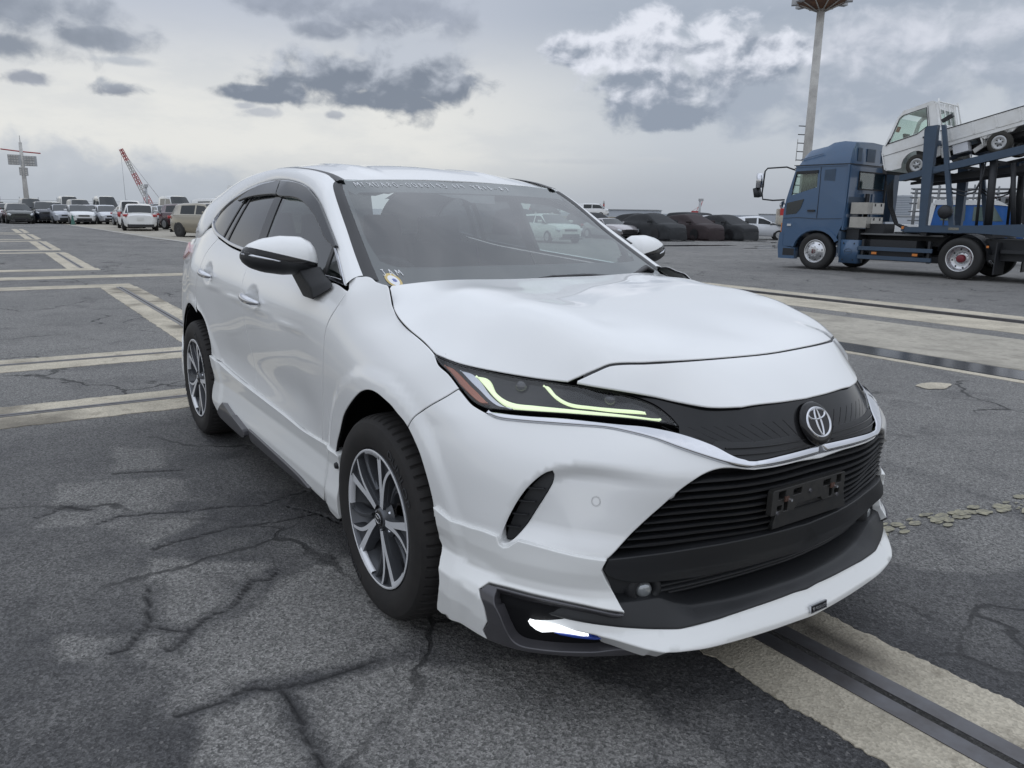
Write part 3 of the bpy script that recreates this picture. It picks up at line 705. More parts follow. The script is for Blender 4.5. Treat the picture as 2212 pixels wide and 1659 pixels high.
def rail(x0, x1, y0, y1, gap=.022, z=.007):
    along = 0 if (x1-x0) > (y1-y0) else 1; W = (y1-y0) if along == 0 else (x1-x0); b0 = y0 if along == 0 else x0; bar = (W-gap)/2
    for s in (0, bar+gap):
        bm = bmesh.new()
        if along == 0: add_box(bm, ((x0+x1)/2, b0+s+bar/2, z-.02), (x1-x0, bar, .04))
        else: add_box(bm, (b0+s+bar/2, (y0+y1)/2, z-.02), (bar, y1-y0, .04))
        o = bmobj('steel_rail', bm, M_steel, bevel=.002); o['kind'] = 'structure'
    bm = bmesh.new(); c = b0+W/2
    if along == 0: add_box(bm, ((x0+x1)/2, c, .0), (x1-x0, gap*1.1, .011))
    else: add_box(bm, (c, (y0+y1)/2, .0), (gap*1.1, y1-y0, .011))
    o = bmobj('rail_slot', bm, M_grit); o['kind'] = 'structure'
near_dark = lambda x, y: np.maximum((1-sstep(np.abs(y-.30), .02, .12))*sstep(nz2(x, y, 3, 5, 41), .35, .55)*(1-sstep(x, 1.05, 1.35)), .7*sstep(nz2(x, y, 2.2, 5, 42), .55, .70))+.9*(1-sstep(x, .62, .95))  # stained rail band and patches, and evenly darker towards the rear
side_dark = lambda x, y: .7*sstep(nz2(x, y, 1.7, 6, 43), .55, .72)
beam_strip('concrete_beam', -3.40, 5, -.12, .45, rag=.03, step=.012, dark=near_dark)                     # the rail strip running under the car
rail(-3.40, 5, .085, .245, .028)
beam_strip('concrete_beam', -4.05, -3.42, -14, -.30, rag=.03, dark=side_dark); beam_strip('concrete_beam', -4.05, -3.42, .5, 5.6, rag=.03); rail(-3.815, -3.735, -14, 5.5, .016)
beam_strip('concrete_beam', -6.05, -5.42, -14, -.28, rag=.03, dark=side_dark); beam_strip('concrete_beam', -6.05, -5.42, .5, 5.6, rag=.03); rail(-5.82, -5.74, -14, 5.5, .016)
beam_strip('concrete_beam', -13.0, -6.06, -.30, .28, rag=.03, dark=side_dark); rail(-13.0, -6.06, -.05, .05, .018)
for xa, xb, yb in ((-13.6, -13.01, .26), (-15.8, -15.14, 7.), (-17.9, -17.3, .22), (-25.2, -24.75, .15), (-26.9, -26.4, .15), (-34.2, -33.6, .05), (-36, -35.5, .05), (-43, -42.5, .05), (-45, -44.4, .05)):
    beam_strip('concrete_beam', xa, xb, -24, yb, rag=.03, step=.12)
for xa, xb in ((-24.74, -17.91), (-33.5, -26.91), (-42.4, -36.1), (-52, -45.1)):
    beam_strip('concrete_beam', xa, xb, -.40, .18, rag=.03, step=.12); rail(xa+.1, xb-.1, -.14, -.04, .02)
# crane track on the right
beam_strip('concrete_beam', -60, 30, 5.62, 5.74, rag=.012, step=.11, dark=side_dark)
beam_strip('concrete_apron', -60, 30, 6.28, 8.46, M_conc2, rag=.02, step=.11)
beam_strip('concrete_beam', -60, 30, 9.0, 10.12, rag=.02, step=.11); beam_strip('concrete_beam', -60, 30, 10.34, 11.05, rag=.02, step=.11)
bm = bmesh.new(); add_box(bm, (-15, 10.23, -.012), (90, .20, .02)); o = bmobj('rail_groove', bm, M_grit); o['kind'] = 'structure'
bm = bmesh.new(); add_box(bm, (-15, 10.24, .012), (90, .075, .05)); o = bmobj('steel_rail', bm, M_steel, bevel=.012, seg=2); o['kind'] = 'structure'
M_wet = mat('wet_gutter', (.055, .056, .06), .16, spec=.6, noise=(1.2, .8, (.035, .036, .04)), bump=(3, .08))
bm = bmesh.new(); add_box(bm, (-15, 6.0, -.001), (90, .46, .012)); o = bmobj('drain_channel', bm, M_wet); o['kind'] = 'structure'
# far concrete apron where the cars are parked
ap_ = [(-110, 1.2), (-62, 3.6), (-36, 4.55), (-30.7, 5.2), (-24, 6.4), (-24, 11.3), (-60, 26), (-110, 30)]
mobj('concrete_apron', [(x, y, .010) for x, y in ap_], [tuple(range(len(ap_)))], M_conc2, smooth=False)['kind'] = 'structure'
M_line = mat('worn_line_paint', (.50, .49, .46), .8, noise=(6, .8, (.22, .21, .20)))
for (xa, ya, xb, yb, wd) in ((-33.5, 2.9, -33.4, 4.5, .14), (-23.5, 5.5, -23.4, 6.9, .14), (-55, -.8, -63, 3.3, .16), (-63, 3.55, -30.7, 5.1, .22), (-30.7, 5.1, -24, 6.3, .22), (-26, 33, -20, 48, .15), (-27.5, 22, -24, 31, .12), (-20.5, 26, -17.5, 40, .14)):
    d = np.array((xb-xa, yb-ya)); n = np.array((-d[1], d[0]))/np.hypot(*d)*wd/2
    mobj('painted_line', [(xa+n[0], ya+n[1], .0145), (xb+n[0], yb+n[1], .0145), (xb-n[0], yb-n[1], .0145), (xa-n[0], ya-n[1], .0145)], [(0, 1, 2, 3)], M_line, smooth=False)['kind'] = 'structure'
def blob_patch(name, cx, cy_, rx, ry, m, z=.006, seed=0, n=40):
    a = np.linspace(0, 2*math.pi, n+1)[:-1]; r = .65+.7*nz2(np.cos(a)*1.3+seed, np.sin(a)*1.3+seed*2, 1.4, 4, 50+seed)
    return mobj(name, [(cx+rx*r_*math.cos(t), cy_+ry*r_*math.sin(t), z) for t, r_ in zip(a, r)], [tuple(range(n))], m, smooth=False)
blob_patch('concrete_patch', -1.0, 4.78, .10, .19, M_conc, seed=3)['kind'] = 'structure'
M_yel = mat('worn_yellow_paint', (.36, .335, .235), .85, noise=(40, 1., (.13, .125, .11)))
for i, (cx, cy_, rx, ry) in enumerate([(.50+.40*q+.075*float(g), 1.30+1.5*q, .006+.022*float(r)**2, .010+.035*float(r)) for q, g, r in zip(rng.random(110), rng.normal(0, .55, 110), rng.random(110))]): blob_patch('worn_paint', cx, cy_, rx, ry, M_yel, .004+.00004*i, 5+i, 11)['kind'] = 'structure'
M_pud = mat('rain_puddle', (.035, .036, .04), .05, spec=.7)
for i, (cx, cy_, rx, ry) in enumerate(((-24.5, 27, .6, 3.2), (-23, 33, .5, 3.6), (-21.5, 30, .35, 2.6), (-26.5, 38, .5, 3.), (-19.5, 35.5, .4, 3.))): blob_patch('puddle', cx, cy_, rx, ry, M_pud, .006, 20+i, 60)['kind'] = 'structure'
sea = mobj('sea', [(-2600, 190, .03), (2600, 190, .03), (2600, 2600, .03), (-2600, 2600, .03)], [(0, 1, 2, 3)], mat('harbour_water', (.05, .06, .07), .25, bump=(.3, .6)), smooth=False); sea['kind'] = 'structure'
TR = {
 'hoodseam_f': [(4.0763, 1.1453), (4.1166, 1.1115), (4.1472, 1.0822), (4.1947, 1.0538), (4.2563, 1.0345), (4.3199, 1.0195), (4.4279, 0.9966), (4.5152, 0.9729)],
 'hoodseam_h': [(-0.3107, -0.7146), (-0.2798, -0.7263), (-0.2506, -0.7372), (-0.2228, -0.7475), (-0.1997, -0.7565), (-0.1774, -0.7652), (-0.1554, -0.7728), (-0.13, -0.7801), (-0.1037, -0.7869), (-0.0768, -0.7933), (-0.0526, -0.7982), (-0.0298, -0.8018), (-0.0088, -0.8042), (0.0098, -0.8053), (0.0269, -0.8052), (0.043, -0.8045), (0.0597, -0.8032), (0.0761, -0.8016), (0.0925, -0.8001), (0.1093, -0.799), (0.1268, -0.7987), (0.1467, -0.7992), (0.1668, -0.8004), (0.1869, -0.8018), (0.2069, -0.8032)],
 'cowl_f': [(4.0741, 1.1484), (4.044, 1.1501), (4.0207, 1.1536), (3.9995, 1.1567), (3.9743, 1.1641), (3.9521, 1.1685), (3.9275, 1.1695)],
 'pillargap': [(3.9275, 1.1695), (3.8744, 1.1632), (3.8364, 1.1559), (3.8565, 1.1392), (3.8879, 1.1183)],
 'doorseam': [(3.8894, 1.1134), (3.8846, 1.0841), (3.876, 1.0578), (3.8598, 1.0305), (3.8419, 1.0026), (3.825, 0.9668), (3.8163, 0.9315), (3.8079, 0.8764), (3.7834, 0.7936), (3.7378, 0.6629), (3.6971, 0.5281), (3.6783, 0.4676)],
 'fenderlow': [(3.6856, 0.452), (3.8006, 0.4681), (3.8639, 0.4807)],
 'archf': [(3.8639, 0.4807), (3.9004, 0.5375), (3.9382, 0.5828), (4.0018, 0.664), (4.0679, 0.7162), (4.134, 0.76), (4.1947, 0.7949), (4.2465, 0.8133), (4.2945, 0.8198), (4.3408, 0.8171), (4.379, 0.8095), (4.4266, 0.7978), (4.4718, 0.7787), (4.5039, 0.7657), (4.5307, 0.7503)],
 'bumpgap': [(4.5307, 0.7503), (4.5433, 0.7714), (4.5661, 0.7999), (4.6123, 0.8347), (4.6535, 0.8641), (4.684, 0.8917)],
 'hledge': [(4.6852, 0.8931), (4.6209, 0.9267), (4.5661, 0.9456), (4.5157, 0.9708)],
 'belt': [(3.8814, 1.1221), (3.7731, 1.1311), (3.6085, 1.1336), (3.1335, 1.1553), (2.5354, 1.1874), (2.3006, 1.2041), (2.1126, 1.2262), (1.9989, 1.2407)],
 'kitline': [(3.6783, 0.4676), (3.4618, 0.4734), (3.1913, 0.483), (2.8897, 0.4925), (2.6034, 0.5031), (2.2564, 0.5237), (1.9688, 0.5677)],
 'archr': [(1.9688, 0.5677), (1.9879, 0.6382), (1.9729, 0.6948), (1.9281, 0.7568), (1.8656, 0.7989), (1.7879, 0.8259), (1.6631, 0.8244)],
 'rdoorseam': [(1.9989, 1.2407), (1.9562, 1.2034), (1.9088, 1.1587), (1.8883, 1.1068), (1.8627, 1.0425), (1.7994, 0.9683), (1.7348, 0.8975), (1.7879, 0.8259)],
 'skirtbot': [(3.7257, 0.3224), (3.7174, 0.3654)],
 'archf2': [(4.5307, 0.7503), (4.5698, 0.7192), (4.6078, 0.6814), (4.6406, 0.6257), (4.6589, 0.5769), (4.6671, 0.5349)],
 'bumptop': [(4.6852, 0.8931), (4.7503, 0.8613), (4.7837, 0.8517), (4.8208, 0.8434), (4.865, 0.8346), (4.9348, 0.8345), (5.0417, 0.8367), (5.1511, 0.8387), (5.2329, 0.8386), (5.3111, 0.832), (5.3829, 0.8207), (5.4502, 0.8013), (5.5164, 0.7814), (5.5819, 0.762), (5.6324, 0.75), (5.6571, 0.7451)],
 'ch_lo': [(4.8268, 0.8446), (4.8718, 0.8372), (4.9407, 0.8371), (5.0456, 0.8391), (5.1528, 0.8408), (5.2331, 0.8405), (5.3099, 0.8341), (5.3805, 0.8229), (5.4454, 0.8047), (5.5098, 0.7853), (5.5733, 0.7665), (5.6226, 0.7547), (5.6471, 0.7506)],
 'ch_lo_c': [(5.6601, 0.7504), (5.7253, 0.7493), (5.8956, 0.7484), (5.924, 0.7486)],
 'ch_up_s': [(4.8155, 0.849), (4.8495, 0.8494), (4.9256, 0.8505), (5.0901, 0.8546), (5.2591, 0.8525), (5.3641, 0.8503), (5.4599, 0.8372), (5.5493, 0.8098), (5.6106, 0.7781), (5.6375, 0.77)],
 'ch_up_c_s': [(5.6465, 0.7664), (5.671, 0.7649), (5.7818, 0.767), (5.939, 0.7685)],
 'bumptop_c': [(5.6697, 0.745), (5.7366, 0.743), (5.9111, 0.7413), (5.9393, 0.7412)],
 'lg_up': [(5.9895, 0.725), (5.8179, 0.7343), (5.6994, 0.7368), (5.6471, 0.7386), (5.5954, 0.7472), (5.5616, 0.748), (5.5272, 0.7421), (5.4923, 0.7284)],
 'lg_side': [(5.4923, 0.7284), (5.4378, 0.6904), (5.3887, 0.6425), (5.3394, 0.5939), (5.2949, 0.5481), (5.2533, 0.5046)],
 'kittop_b': [(5.2527, 0.5025), (5.1871, 0.5061), (5.1172, 0.5113), (5.0433, 0.5171), (4.9971, 0.5192), (4.9797, 0.5052), (4.966, 0.4932), (4.9516, 0.4881), (4.9387, 0.4931), (4.9298, 0.5157), (4.8786, 0.5193), (4.8184, 0.5151), (4.757, 0.5166), (4.6628, 0.5312)],
 'vent': [(4.9428, 0.5018), (4.9485, 0.5298), (4.9663, 0.5783), (4.9867, 0.6219), (5.0099, 0.6611), (5.036, 0.6921), (5.0628, 0.7138), (5.0789, 0.72), (5.0821, 0.7083), (5.0752, 0.6844), (5.0571, 0.648), (5.0305, 0.6012), (5.0034, 0.553), (4.9831, 0.5228), (4.9615, 0.5039)],
 'crease': [(4.9289, 0.5113), (4.9575, 0.5846), (4.9916, 0.6549), (5.0323, 0.7083), (5.0762, 0.7344), (5.1223, 0.7474), (5.1695, 0.7529), (5.2393, 0.7552), (5.3287, 0.7526), (5.4387, 0.7442), (5.5205, 0.7331)],
 'sensor': [(5.2123, 0.6518)],
 'hl': [(4.5157, 0.9708), (4.6246, 0.9574), (4.6898, 0.952), (4.7803, 0.9455), (4.8722, 0.9414), (5.0487, 0.9362), (5.192, 0.9286), (5.3169, 0.9157), (5.3985, 0.8964), (5.4438, 0.8694), (5.4629, 0.8479), (5.415, 0.8538), (5.3135, 0.8587), (5.0884, 0.8591), (4.9228, 0.8551), (4.8476, 0.852), (4.8087, 0.852), (4.747, 0.8652), (4.6852, 0.8931), (4.6209, 0.9267), (4.559, 0.9494)],
 'hl_amber': [(4.5693, 0.9464), (4.6228, 0.9388), (4.7143, 0.8982), (4.8034, 0.8622), (4.7674, 0.8605), (4.6685, 0.8978), (4.6035, 0.9295)],
 'hl_led1': [(4.7015, 0.9288), (4.7527, 0.9245), (4.7971, 0.8954), (4.8457, 0.8789), (4.8915, 0.8727), (4.9557, 0.8729), (5.0751, 0.8725), (5.1982, 0.8709), (5.3175, 0.8679), (5.4198, 0.8636), (5.4107, 0.8584), (5.3168, 0.8597), (5.2, 0.8603), (5.0801, 0.8597), (4.9644, 0.8574), (4.8964, 0.8567), (4.8445, 0.8651), (4.778, 0.8892)],
 'hl_white': [(4.6324, 0.9372), (4.6943, 0.9299), (4.7768, 0.8864), (4.8431, 0.8627), (4.8886, 0.8554), (4.824, 0.8575), (4.7247, 0.8943)],
 'hl_led2': [(4.958, 0.924), (4.9849, 0.9236), (5.0257, 0.903), (5.0818, 0.8877), (5.1646, 0.8838), (5.2585, 0.882), (5.3583, 0.8801), (5.371, 0.8727), (5.2589, 0.8723), (5.1666, 0.8753), (5.0854, 0.8779), (5.024, 0.8926)],
 'hl_proj': [(4.8763, 0.9121), (5.2384, 0.8989)],
 'ch_up': [(4.8191, 0.8503), (4.8529, 0.8506), (4.9282, 0.8516), (5.0909, 0.8552), (5.2591, 0.8528), (5.3648, 0.8496), (5.4616, 0.8361), (5.5505, 0.8091), (5.6071, 0.7797), (5.6335, 0.7718)],
 'ch_up_c': [(5.642, 0.7684), (5.6682, 0.7661), (5.7797, 0.7678), (5.9382, 0.7688)],
 'nose_low': [(0.6612, -0.6223), (0.6727, -0.6169), (0.6845, -0.6118), (0.6964, -0.6069), (0.7082, -0.602), (0.7196, -0.597), (0.7307, -0.5917), (0.7413, -0.586), (0.7513, -0.5799), (0.7606, -0.5733), (0.7694, -0.5662), (0.7774, -0.5585), (0.7848, -0.5503), (0.7917, -0.5416), (0.7983, -0.5327), (0.8047, -0.5236), (0.811, -0.5143), (0.8173, -0.5051), (0.8237, -0.4959), (0.8303, -0.4869), (0.8372, -0.4782), (0.8444, -0.4698), (0.8519, -0.4618), (0.8597, -0.4541), (0.8677, -0.4466), (0.8758, -0.4391), (0.8837, -0.4316), (0.8915, -0.424), (0.8992, -0.4163), (0.9067, -0.4084), (0.914, -0.4004), (0.9212, -0.3922), (0.9282, -0.3838), (0.935, -0.3752), (0.9415, -0.3662), (0.9476, -0.357), (0.9532, -0.3472), (0.9585, -0.3369), (0.9634, -0.3262), (0.9679, -0.3151), (0.9721, -0.3036), (0.9761, -0.2918), (0.9799, -0.2796), (0.9835, -0.2672), (0.9869, -0.2546)],
 'nose_low_c': [(0.9882, -0.244), (1.0054, -0.1413), (1.0092, -0.0328)],
 'nose_low_s1': [(5.0487, 0.9362), (5.0645, 0.9354), (5.0804, 0.9346), (5.0963, 0.9339), (5.1123, 0.933), (5.1283, 0.9322), (5.1443, 0.9313), (5.1602, 0.9305), (5.1761, 0.9295), (5.192, 0.9286), (5.2082, 0.9275), (5.2243, 0.9265), (5.2402, 0.9254), (5.256, 0.9243), (5.2716, 0.9231), (5.287, 0.922), (5.3021, 0.9209), (5.3171, 0.9197), (5.3317, 0.9185), (5.3462, 0.9173), (5.3603, 0.9161), (5.3742, 0.9148), (5.3879, 0.9134), (5.4013, 0.912), (5.4145, 0.9104), (5.4275, 0.9085), (5.4403, 0.9067), (5.453, 0.905), (5.4655, 0.9034), (5.478, 0.9018), (5.4904, 0.9001), (5.5027, 0.8985), (5.5151, 0.8968), (5.5274, 0.8952), (5.5398, 0.8936), (5.5523, 0.8921), (5.5648, 0.8909), (5.5775, 0.8901), (5.5904, 0.8895), (5.6035, 0.8891), (5.6167, 0.8888), (5.6301, 0.8887), (5.6437, 0.8886), (5.6575, 0.8885), (5.6714, 0.8883), (5.6854, 0.888)],
 'nose_low_c_s1': [(5.6967, 0.8894), (5.8061, 0.8872), (5.9454, 0.8904)],
 'hoodfront': [(0.6605, -0.6218), (0.6666, -0.6152), (0.673, -0.6089), (0.6795, -0.6027), (0.6859, -0.5965), (0.6922, -0.5902), (0.6983, -0.5837), (0.7041, -0.5771), (0.7097, -0.5703), (0.7152, -0.5633), (0.7201, -0.5562), (0.7246, -0.5486), (0.7288, -0.5407), (0.7331, -0.5326), (0.7377, -0.5245), (0.7431, -0.515), (0.7484, -0.5052), (0.7535, -0.4951), (0.7586, -0.4849), (0.7638, -0.4748), (0.7693, -0.4648), (0.7749, -0.455), (0.7808, -0.4455), (0.7867, -0.436), (0.7929, -0.4265), (0.7991, -0.417), (0.8051, -0.4074), (0.8104, -0.397), (0.815, -0.3858), (0.8191, -0.3741), (0.8229, -0.362), (0.8263, -0.3495), (0.8295, -0.3367), (0.8324, -0.3235), (0.8351, -0.3099), (0.8375, -0.296), (0.8397, -0.2818), (0.8417, -0.2672), (0.8434, -0.2523), (0.845, -0.237), (0.8464, -0.2214), (0.8476, -0.2056), (0.8487, -0.1895), (0.8498, -0.1732), (0.8509, -0.1568), (0.8519, -0.1402), (0.8529, -0.1248), (0.8539, -0.1092), (0.8549, -0.0936), (0.856, -0.078), (0.8572, -0.0623), (0.8584, -0.0466), (0.8596, -0.0308)],
 'hoodfront_c': [(0.8571, -0.1432), (0.8598, -0.0881), (0.8604, -0.065)],
 'hoodside_hl': [(0.2076, -0.805), (0.2237, -0.8012), (0.2402, -0.7977), (0.257, -0.7945), (0.274, -0.7915), (0.2907, -0.7883), (0.3068, -0.7849), (0.3204, -0.7815), (0.3335, -0.7779), (0.3462, -0.7739), (0.3584, -0.7697), (0.3704, -0.7654), (0.3847, -0.76), (0.3985, -0.7543), (0.412, -0.7485), (0.4252, -0.7425), (0.4381, -0.7365), (0.4508, -0.7303), (0.4632, -0.7242), (0.4754, -0.718), (0.4875, -0.7117), (0.4994, -0.7055), (0.5114, -0.6993), (0.5235, -0.6933), (0.5357, -0.6875), (0.5479, -0.6818), (0.5599, -0.676), (0.5718, -0.6702), (0.5834, -0.6642), (0.5949, -0.6582), (0.606, -0.6522), (0.617, -0.6461), (0.6279, -0.6399), (0.6387, -0.6338), (0.6496, -0.6277), (0.6605, -0.6218)],
 'hoodcrease': [(0.3412, -0.6549), (0.5505, -0.599), (0.7268, -0.533)],
 'nosecrease': [(0.7423, -0.5226), (0.8172, -0.462), (0.8896, -0.4078), (0.9413, -0.3662)],
 'hoodrear': [(-0.3107, -0.7146), (-0.2657, -0.6182), (-0.2051, -0.4527), (-0.243, -0.2704)],
 'panel_low': [(5.5642, 0.8148), (5.6037, 0.8112), (5.6886, 0.8072), (5.8234, 0.8075), (5.8637, 0.8013), (6.0956, 0.7804)],
 'panelfaint': [(5.571, 0.8763), (5.6581, 0.8803), (5.7983, 0.8752), (5.8885, 0.8738), (5.8599, 0.8119), (5.8234, 0.8075), (5.6886, 0.8072), (5.6221, 0.8127), (5.5921, 0.8436)],
 'beam_top': [(5.2533, 0.5046), (5.3446, 0.5109), (5.4615, 0.512), (5.589, 0.5138), (5.7216, 0.5189), (5.8763, 0.5199), (5.9217, 0.5172)],
 'beam_bot': [(5.2422, 0.4676), (5.2582, 0.4508), (5.3117, 0.4303), (5.4109, 0.4184), (5.5424, 0.4119), (5.6757, 0.4171), (5.8222, 0.4236), (5.9454, 0.4208)],
 'open_low': [(5.4075, 0.3786), (5.4663, 0.352), (5.5201, 0.3375), (5.657, 0.3358), (5.8344, 0.3437), (5.9454, 0.3438)],
 'slat': [(5.4388, 0.3794), (5.5438, 0.3832), (5.6789, 0.3924), (5.8261, 0.4011), (5.9454, 0.3975)],
 'chin_low': [(5.1987, 0.331), (5.2734, 0.3232), (5.3776, 0.3116), (5.4625, 0.3013), (5.5909, 0.3047), (5.733, 0.3123), (5.8905, 0.3184), (5.9454, 0.3156)],
 'fog': [(5.3656, 0.3948)],
 'blackside': [(5.2533, 0.5046), (5.2398, 0.4647), (5.2703, 0.4111), (5.3111, 0.3421)],
 'lip_up': [(4.9859, 0.329), (5.0195, 0.3325), (5.0575, 0.3335), (5.1291, 0.3339), (5.1962, 0.3302), (5.2619, 0.3244), (5.3153, 0.3166), (5.3639, 0.3112)],
 'lip_up2': [(5.2386, 0.3265), (5.3243, 0.3172), (5.3775, 0.3107), (5.4625, 0.3013), (5.5906, 0.3038), (5.7328, 0.3113), (5.8904, 0.3179), (5.9454, 0.3149)],
 'lip_low': [(4.9868, 0.3253), (5.0126, 0.3093), (5.0437, 0.3067), (5.0978, 0.306), (5.1493, 0.3028), (5.263, 0.2909), (5.3572, 0.2687), (5.3759, 0.2631)],
 'lip_low2': [(5.3737, 0.2635), (5.4143, 0.2562), (5.48, 0.2491), (5.5405, 0.2439), (5.7056, 0.239), (5.8583, 0.2399), (5.9471, 0.2365)],
 'badge': [(5.9155, 0.2777), (5.9454, 0.2788), (5.9454, 0.2665), (5.9159, 0.2631)],
 'kf_top': [(5.2524, 0.5083), (5.1886, 0.5118), (5.1205, 0.5172), (5.0486, 0.5232), (5.0036, 0.5254), (4.9868, 0.5116), (4.9734, 0.4998), (4.9596, 0.4949), (4.9471, 0.5), (4.9383, 0.5223), (4.8889, 0.5263), (4.8313, 0.5229), (4.7698, 0.5237), (4.6826, 0.5408)],
 'kf_left': [(4.6826, 0.5408), (4.6914, 0.4889), (4.6846, 0.4328), (4.706, 0.4008), (4.7128, 0.3818), (4.7238, 0.3616), (4.7292, 0.3106), (4.7115, 0.2586), (4.6955, 0.2192), (4.689, 0.1844), (4.7934, 0.2017), (4.8536, 0.207), (4.9276, 0.2077)],
 'kf_gr': [(4.9276, 0.2077), (4.9156, 0.2347), (4.9382, 0.2743), (4.9269, 0.3222), (4.9038, 0.3624), (4.9232, 0.3814), (4.983, 0.384), (5.0587, 0.3843), (5.1287, 0.3832), (5.1952, 0.3791), (5.2598, 0.3702), (5.3054, 0.3632)],
 'kf_right': [(5.3054, 0.3632), (5.2894, 0.3853), (5.2718, 0.4123), (5.2536, 0.4438), (5.2391, 0.4768), (5.245, 0.4919), (5.2524, 0.5083)],
 'gar_out': [(4.9276, 0.2077), (4.9156, 0.2347), (4.9382, 0.2743), (4.9269, 0.3222), (4.9038, 0.3624), (4.9232, 0.3814), (4.983, 0.384), (5.0587, 0.3843), (5.1287, 0.3832), (5.1952, 0.3791), (5.2598, 0.3702), (5.3053, 0.3619), (5.2923, 0.3553), (5.2284, 0.3664), (5.1312, 0.3752), (5.0271, 0.3753), (4.958, 0.3745), (4.9628, 0.35), (4.9817, 0.3163), (4.9999, 0.2748), (5.0158, 0.2458), (5.0367, 0.2356), (5.0884, 0.2377), (5.1684, 0.2405), (5.2325, 0.2414), (5.2988, 0.2476), (5.3529, 0.2326), (5.3728, 0.2204), (5.3009, 0.2203), (5.2003, 0.2209), (5.1038, 0.2207), (5.0348, 0.2146), (4.9769, 0.212)],
 'gar_in': [(4.958, 0.3745), (5.0271, 0.3753), (5.1312, 0.3752), (5.2284, 0.3664), (5.2923, 0.3553), (5.3619, 0.3158), (5.3906, 0.2271), (5.3529, 0.2326), (5.2988, 0.2476), (5.2325, 0.2414), (5.1684, 0.2405), (5.0884, 0.2377), (5.0367, 0.2356), (5.0158, 0.2458), (4.9999, 0.2748), (4.9817, 0.3163), (4.9628, 0.35)],
 'drl': [(5.0544, 0.3158), (5.0909, 0.3142), (5.1381, 0.3109), (5.1781, 0.3026), (5.2155, 0.2869), (5.1999, 0.2845), (5.1627, 0.2909), (5.1224, 0.293), (5.0938, 0.286), (5.0776, 0.2911), (5.0611, 0.3027)],
 'drl2': [(5.1224, 0.2922), (5.1627, 0.2897), (5.2156, 0.2834), (5.2606, 0.2751), (5.2317, 0.2714), (5.1844, 0.2767), (5.1379, 0.2841)],
 'dlo': [(-0.4062, 1.1325), (-0.5246, 1.1378), (-0.6939, 1.1402), (-1.1595, 1.1638), (-1.7627, 1.1969), (-1.9973, 1.2141), (-2.1939, 1.2441), (-2.3625, 1.2719), (-2.5262, 1.3195), (-2.5247, 1.3486), (-2.4449, 1.3957), (-2.3484, 1.4529), (-2.2282, 1.4914), (-2.1004, 1.5227), (-1.9855, 1.5455), (-1.852, 1.5553), (-1.7204, 1.5571), (-1.4747, 1.5426), (-1.3245, 1.5235), (-1.1784, 1.4937), (-1.0252, 1.4483), (-0.8956, 1.3895), (-0.7853, 1.3339), (-0.6658, 1.274), (-0.5361, 1.2035)],
 'visor_f': [(-1.669, 1.5518), (-1.4199, 1.5388), (-1.2695, 1.5191), (-1.1346, 1.4907), (-0.9884, 1.4478), (-0.8598, 1.3896), (-0.7548, 1.3386), (-0.6117, 1.2687), (-0.6357, 1.2614), (-0.6791, 1.2721), (-0.7568, 1.2945), (-0.913, 1.364), (-1.0545, 1.4133), (-1.192, 1.4483), (-1.3097, 1.4624), (-1.5416, 1.4763), (-1.5975, 1.5181)],
 'visor_r': [(-1.6768, 1.5521), (-1.7971, 1.5479), (-1.9623, 1.5357), (-2.0747, 1.5107), (-2.1661, 1.4824), (-2.2227, 1.4575), (-2.1878, 1.4485), (-2.0757, 1.4621), (-1.9107, 1.4736), (-1.7445, 1.4783), (-1.609, 1.4789), (-1.5538, 1.4764), (-1.6126, 1.5184)],
 'bpillar': [(-1.6231, 1.4776), (-1.5277, 1.4671), (-1.4888, 1.3638), (-1.4473, 1.2702), (-1.5066, 1.2586), (-1.5784, 1.256), (-1.5599, 1.3628)],
 'glass_f': [(-1.4989, 1.4669), (-0.7158, 1.2672), (-0.6918, 1.2256), (-0.6679, 1.1641), (-0.6703, 1.1467), (-0.8608, 1.1509), (-1.1131, 1.1684), (-1.3442, 1.1818), (-1.4303, 1.2802), (-1.4583, 1.3737)],
 'roofside': [(-0.4184, 1.152), (-0.5661, 1.2322), (-0.6636, 1.2898), (-0.809, 1.3741), (-0.9133, 1.4312), (-1.0663, 1.4834), (-1.2238, 1.5172), (-1.3705, 1.5357)],
 'apil_w': [(-0.293, 1.1754), (-0.3517, 1.2023), (-0.4681, 1.2601), (-0.5969, 1.329), (-0.7302, 1.3993), (-0.8416, 1.4555), (-0.9238, 1.495), (-0.9696, 1.5176), (-0.9769, 1.5258)],
 'apil_sw': [(-0.756, 1.1649), (-0.7461, 1.1936), (-0.7239, 1.2545), (-0.6962, 1.3262), (-0.6742, 1.3991), (-0.6562, 1.4566), (-0.6396, 1.4965), (-0.6246, 1.5193)],
 'apil_w2': [(-0.9769, 1.5258), (-1.0695, 1.5464), (-1.1689, 1.5657), (-1.2625, 1.5814), (-1.3888, 1.5979)],
 'wsx': [(-0.7377, 1.1487), (-0.7263, 1.1813), (-0.7099, 1.2285), (-0.6891, 1.2882), (-0.6655, 1.3624), (-0.6456, 1.4336), (-0.6229, 1.493), (-0.6071, 1.524)],
 'ws_top': [(-0.5992, 1.5276), (-0.4265, 1.5419), (-0.2365, 1.5551), (-0.1589, 1.559)],
 'ws_glass': [(-0.7389, 1.157), (-0.6999, 1.1969), (-0.691, 1.2318), (-0.6722, 1.2884), (-0.6534, 1.3446), (-0.6351, 1.4111), (-0.6191, 1.4613), (-0.6122, 1.4813)],
 'band_top': [(-0.6154, 1.4777), (-0.3982, 1.4874), (-0.201, 1.4947)],
 'band_low': [(-0.6825, 1.1952), (-0.4462, 1.1974), (-0.2944, 1.2004)],
 'stick': [(-0.6738, 1.1483)],
 'jam': [(-0.6987, 1.1635), (-0.6183, 1.1837)],
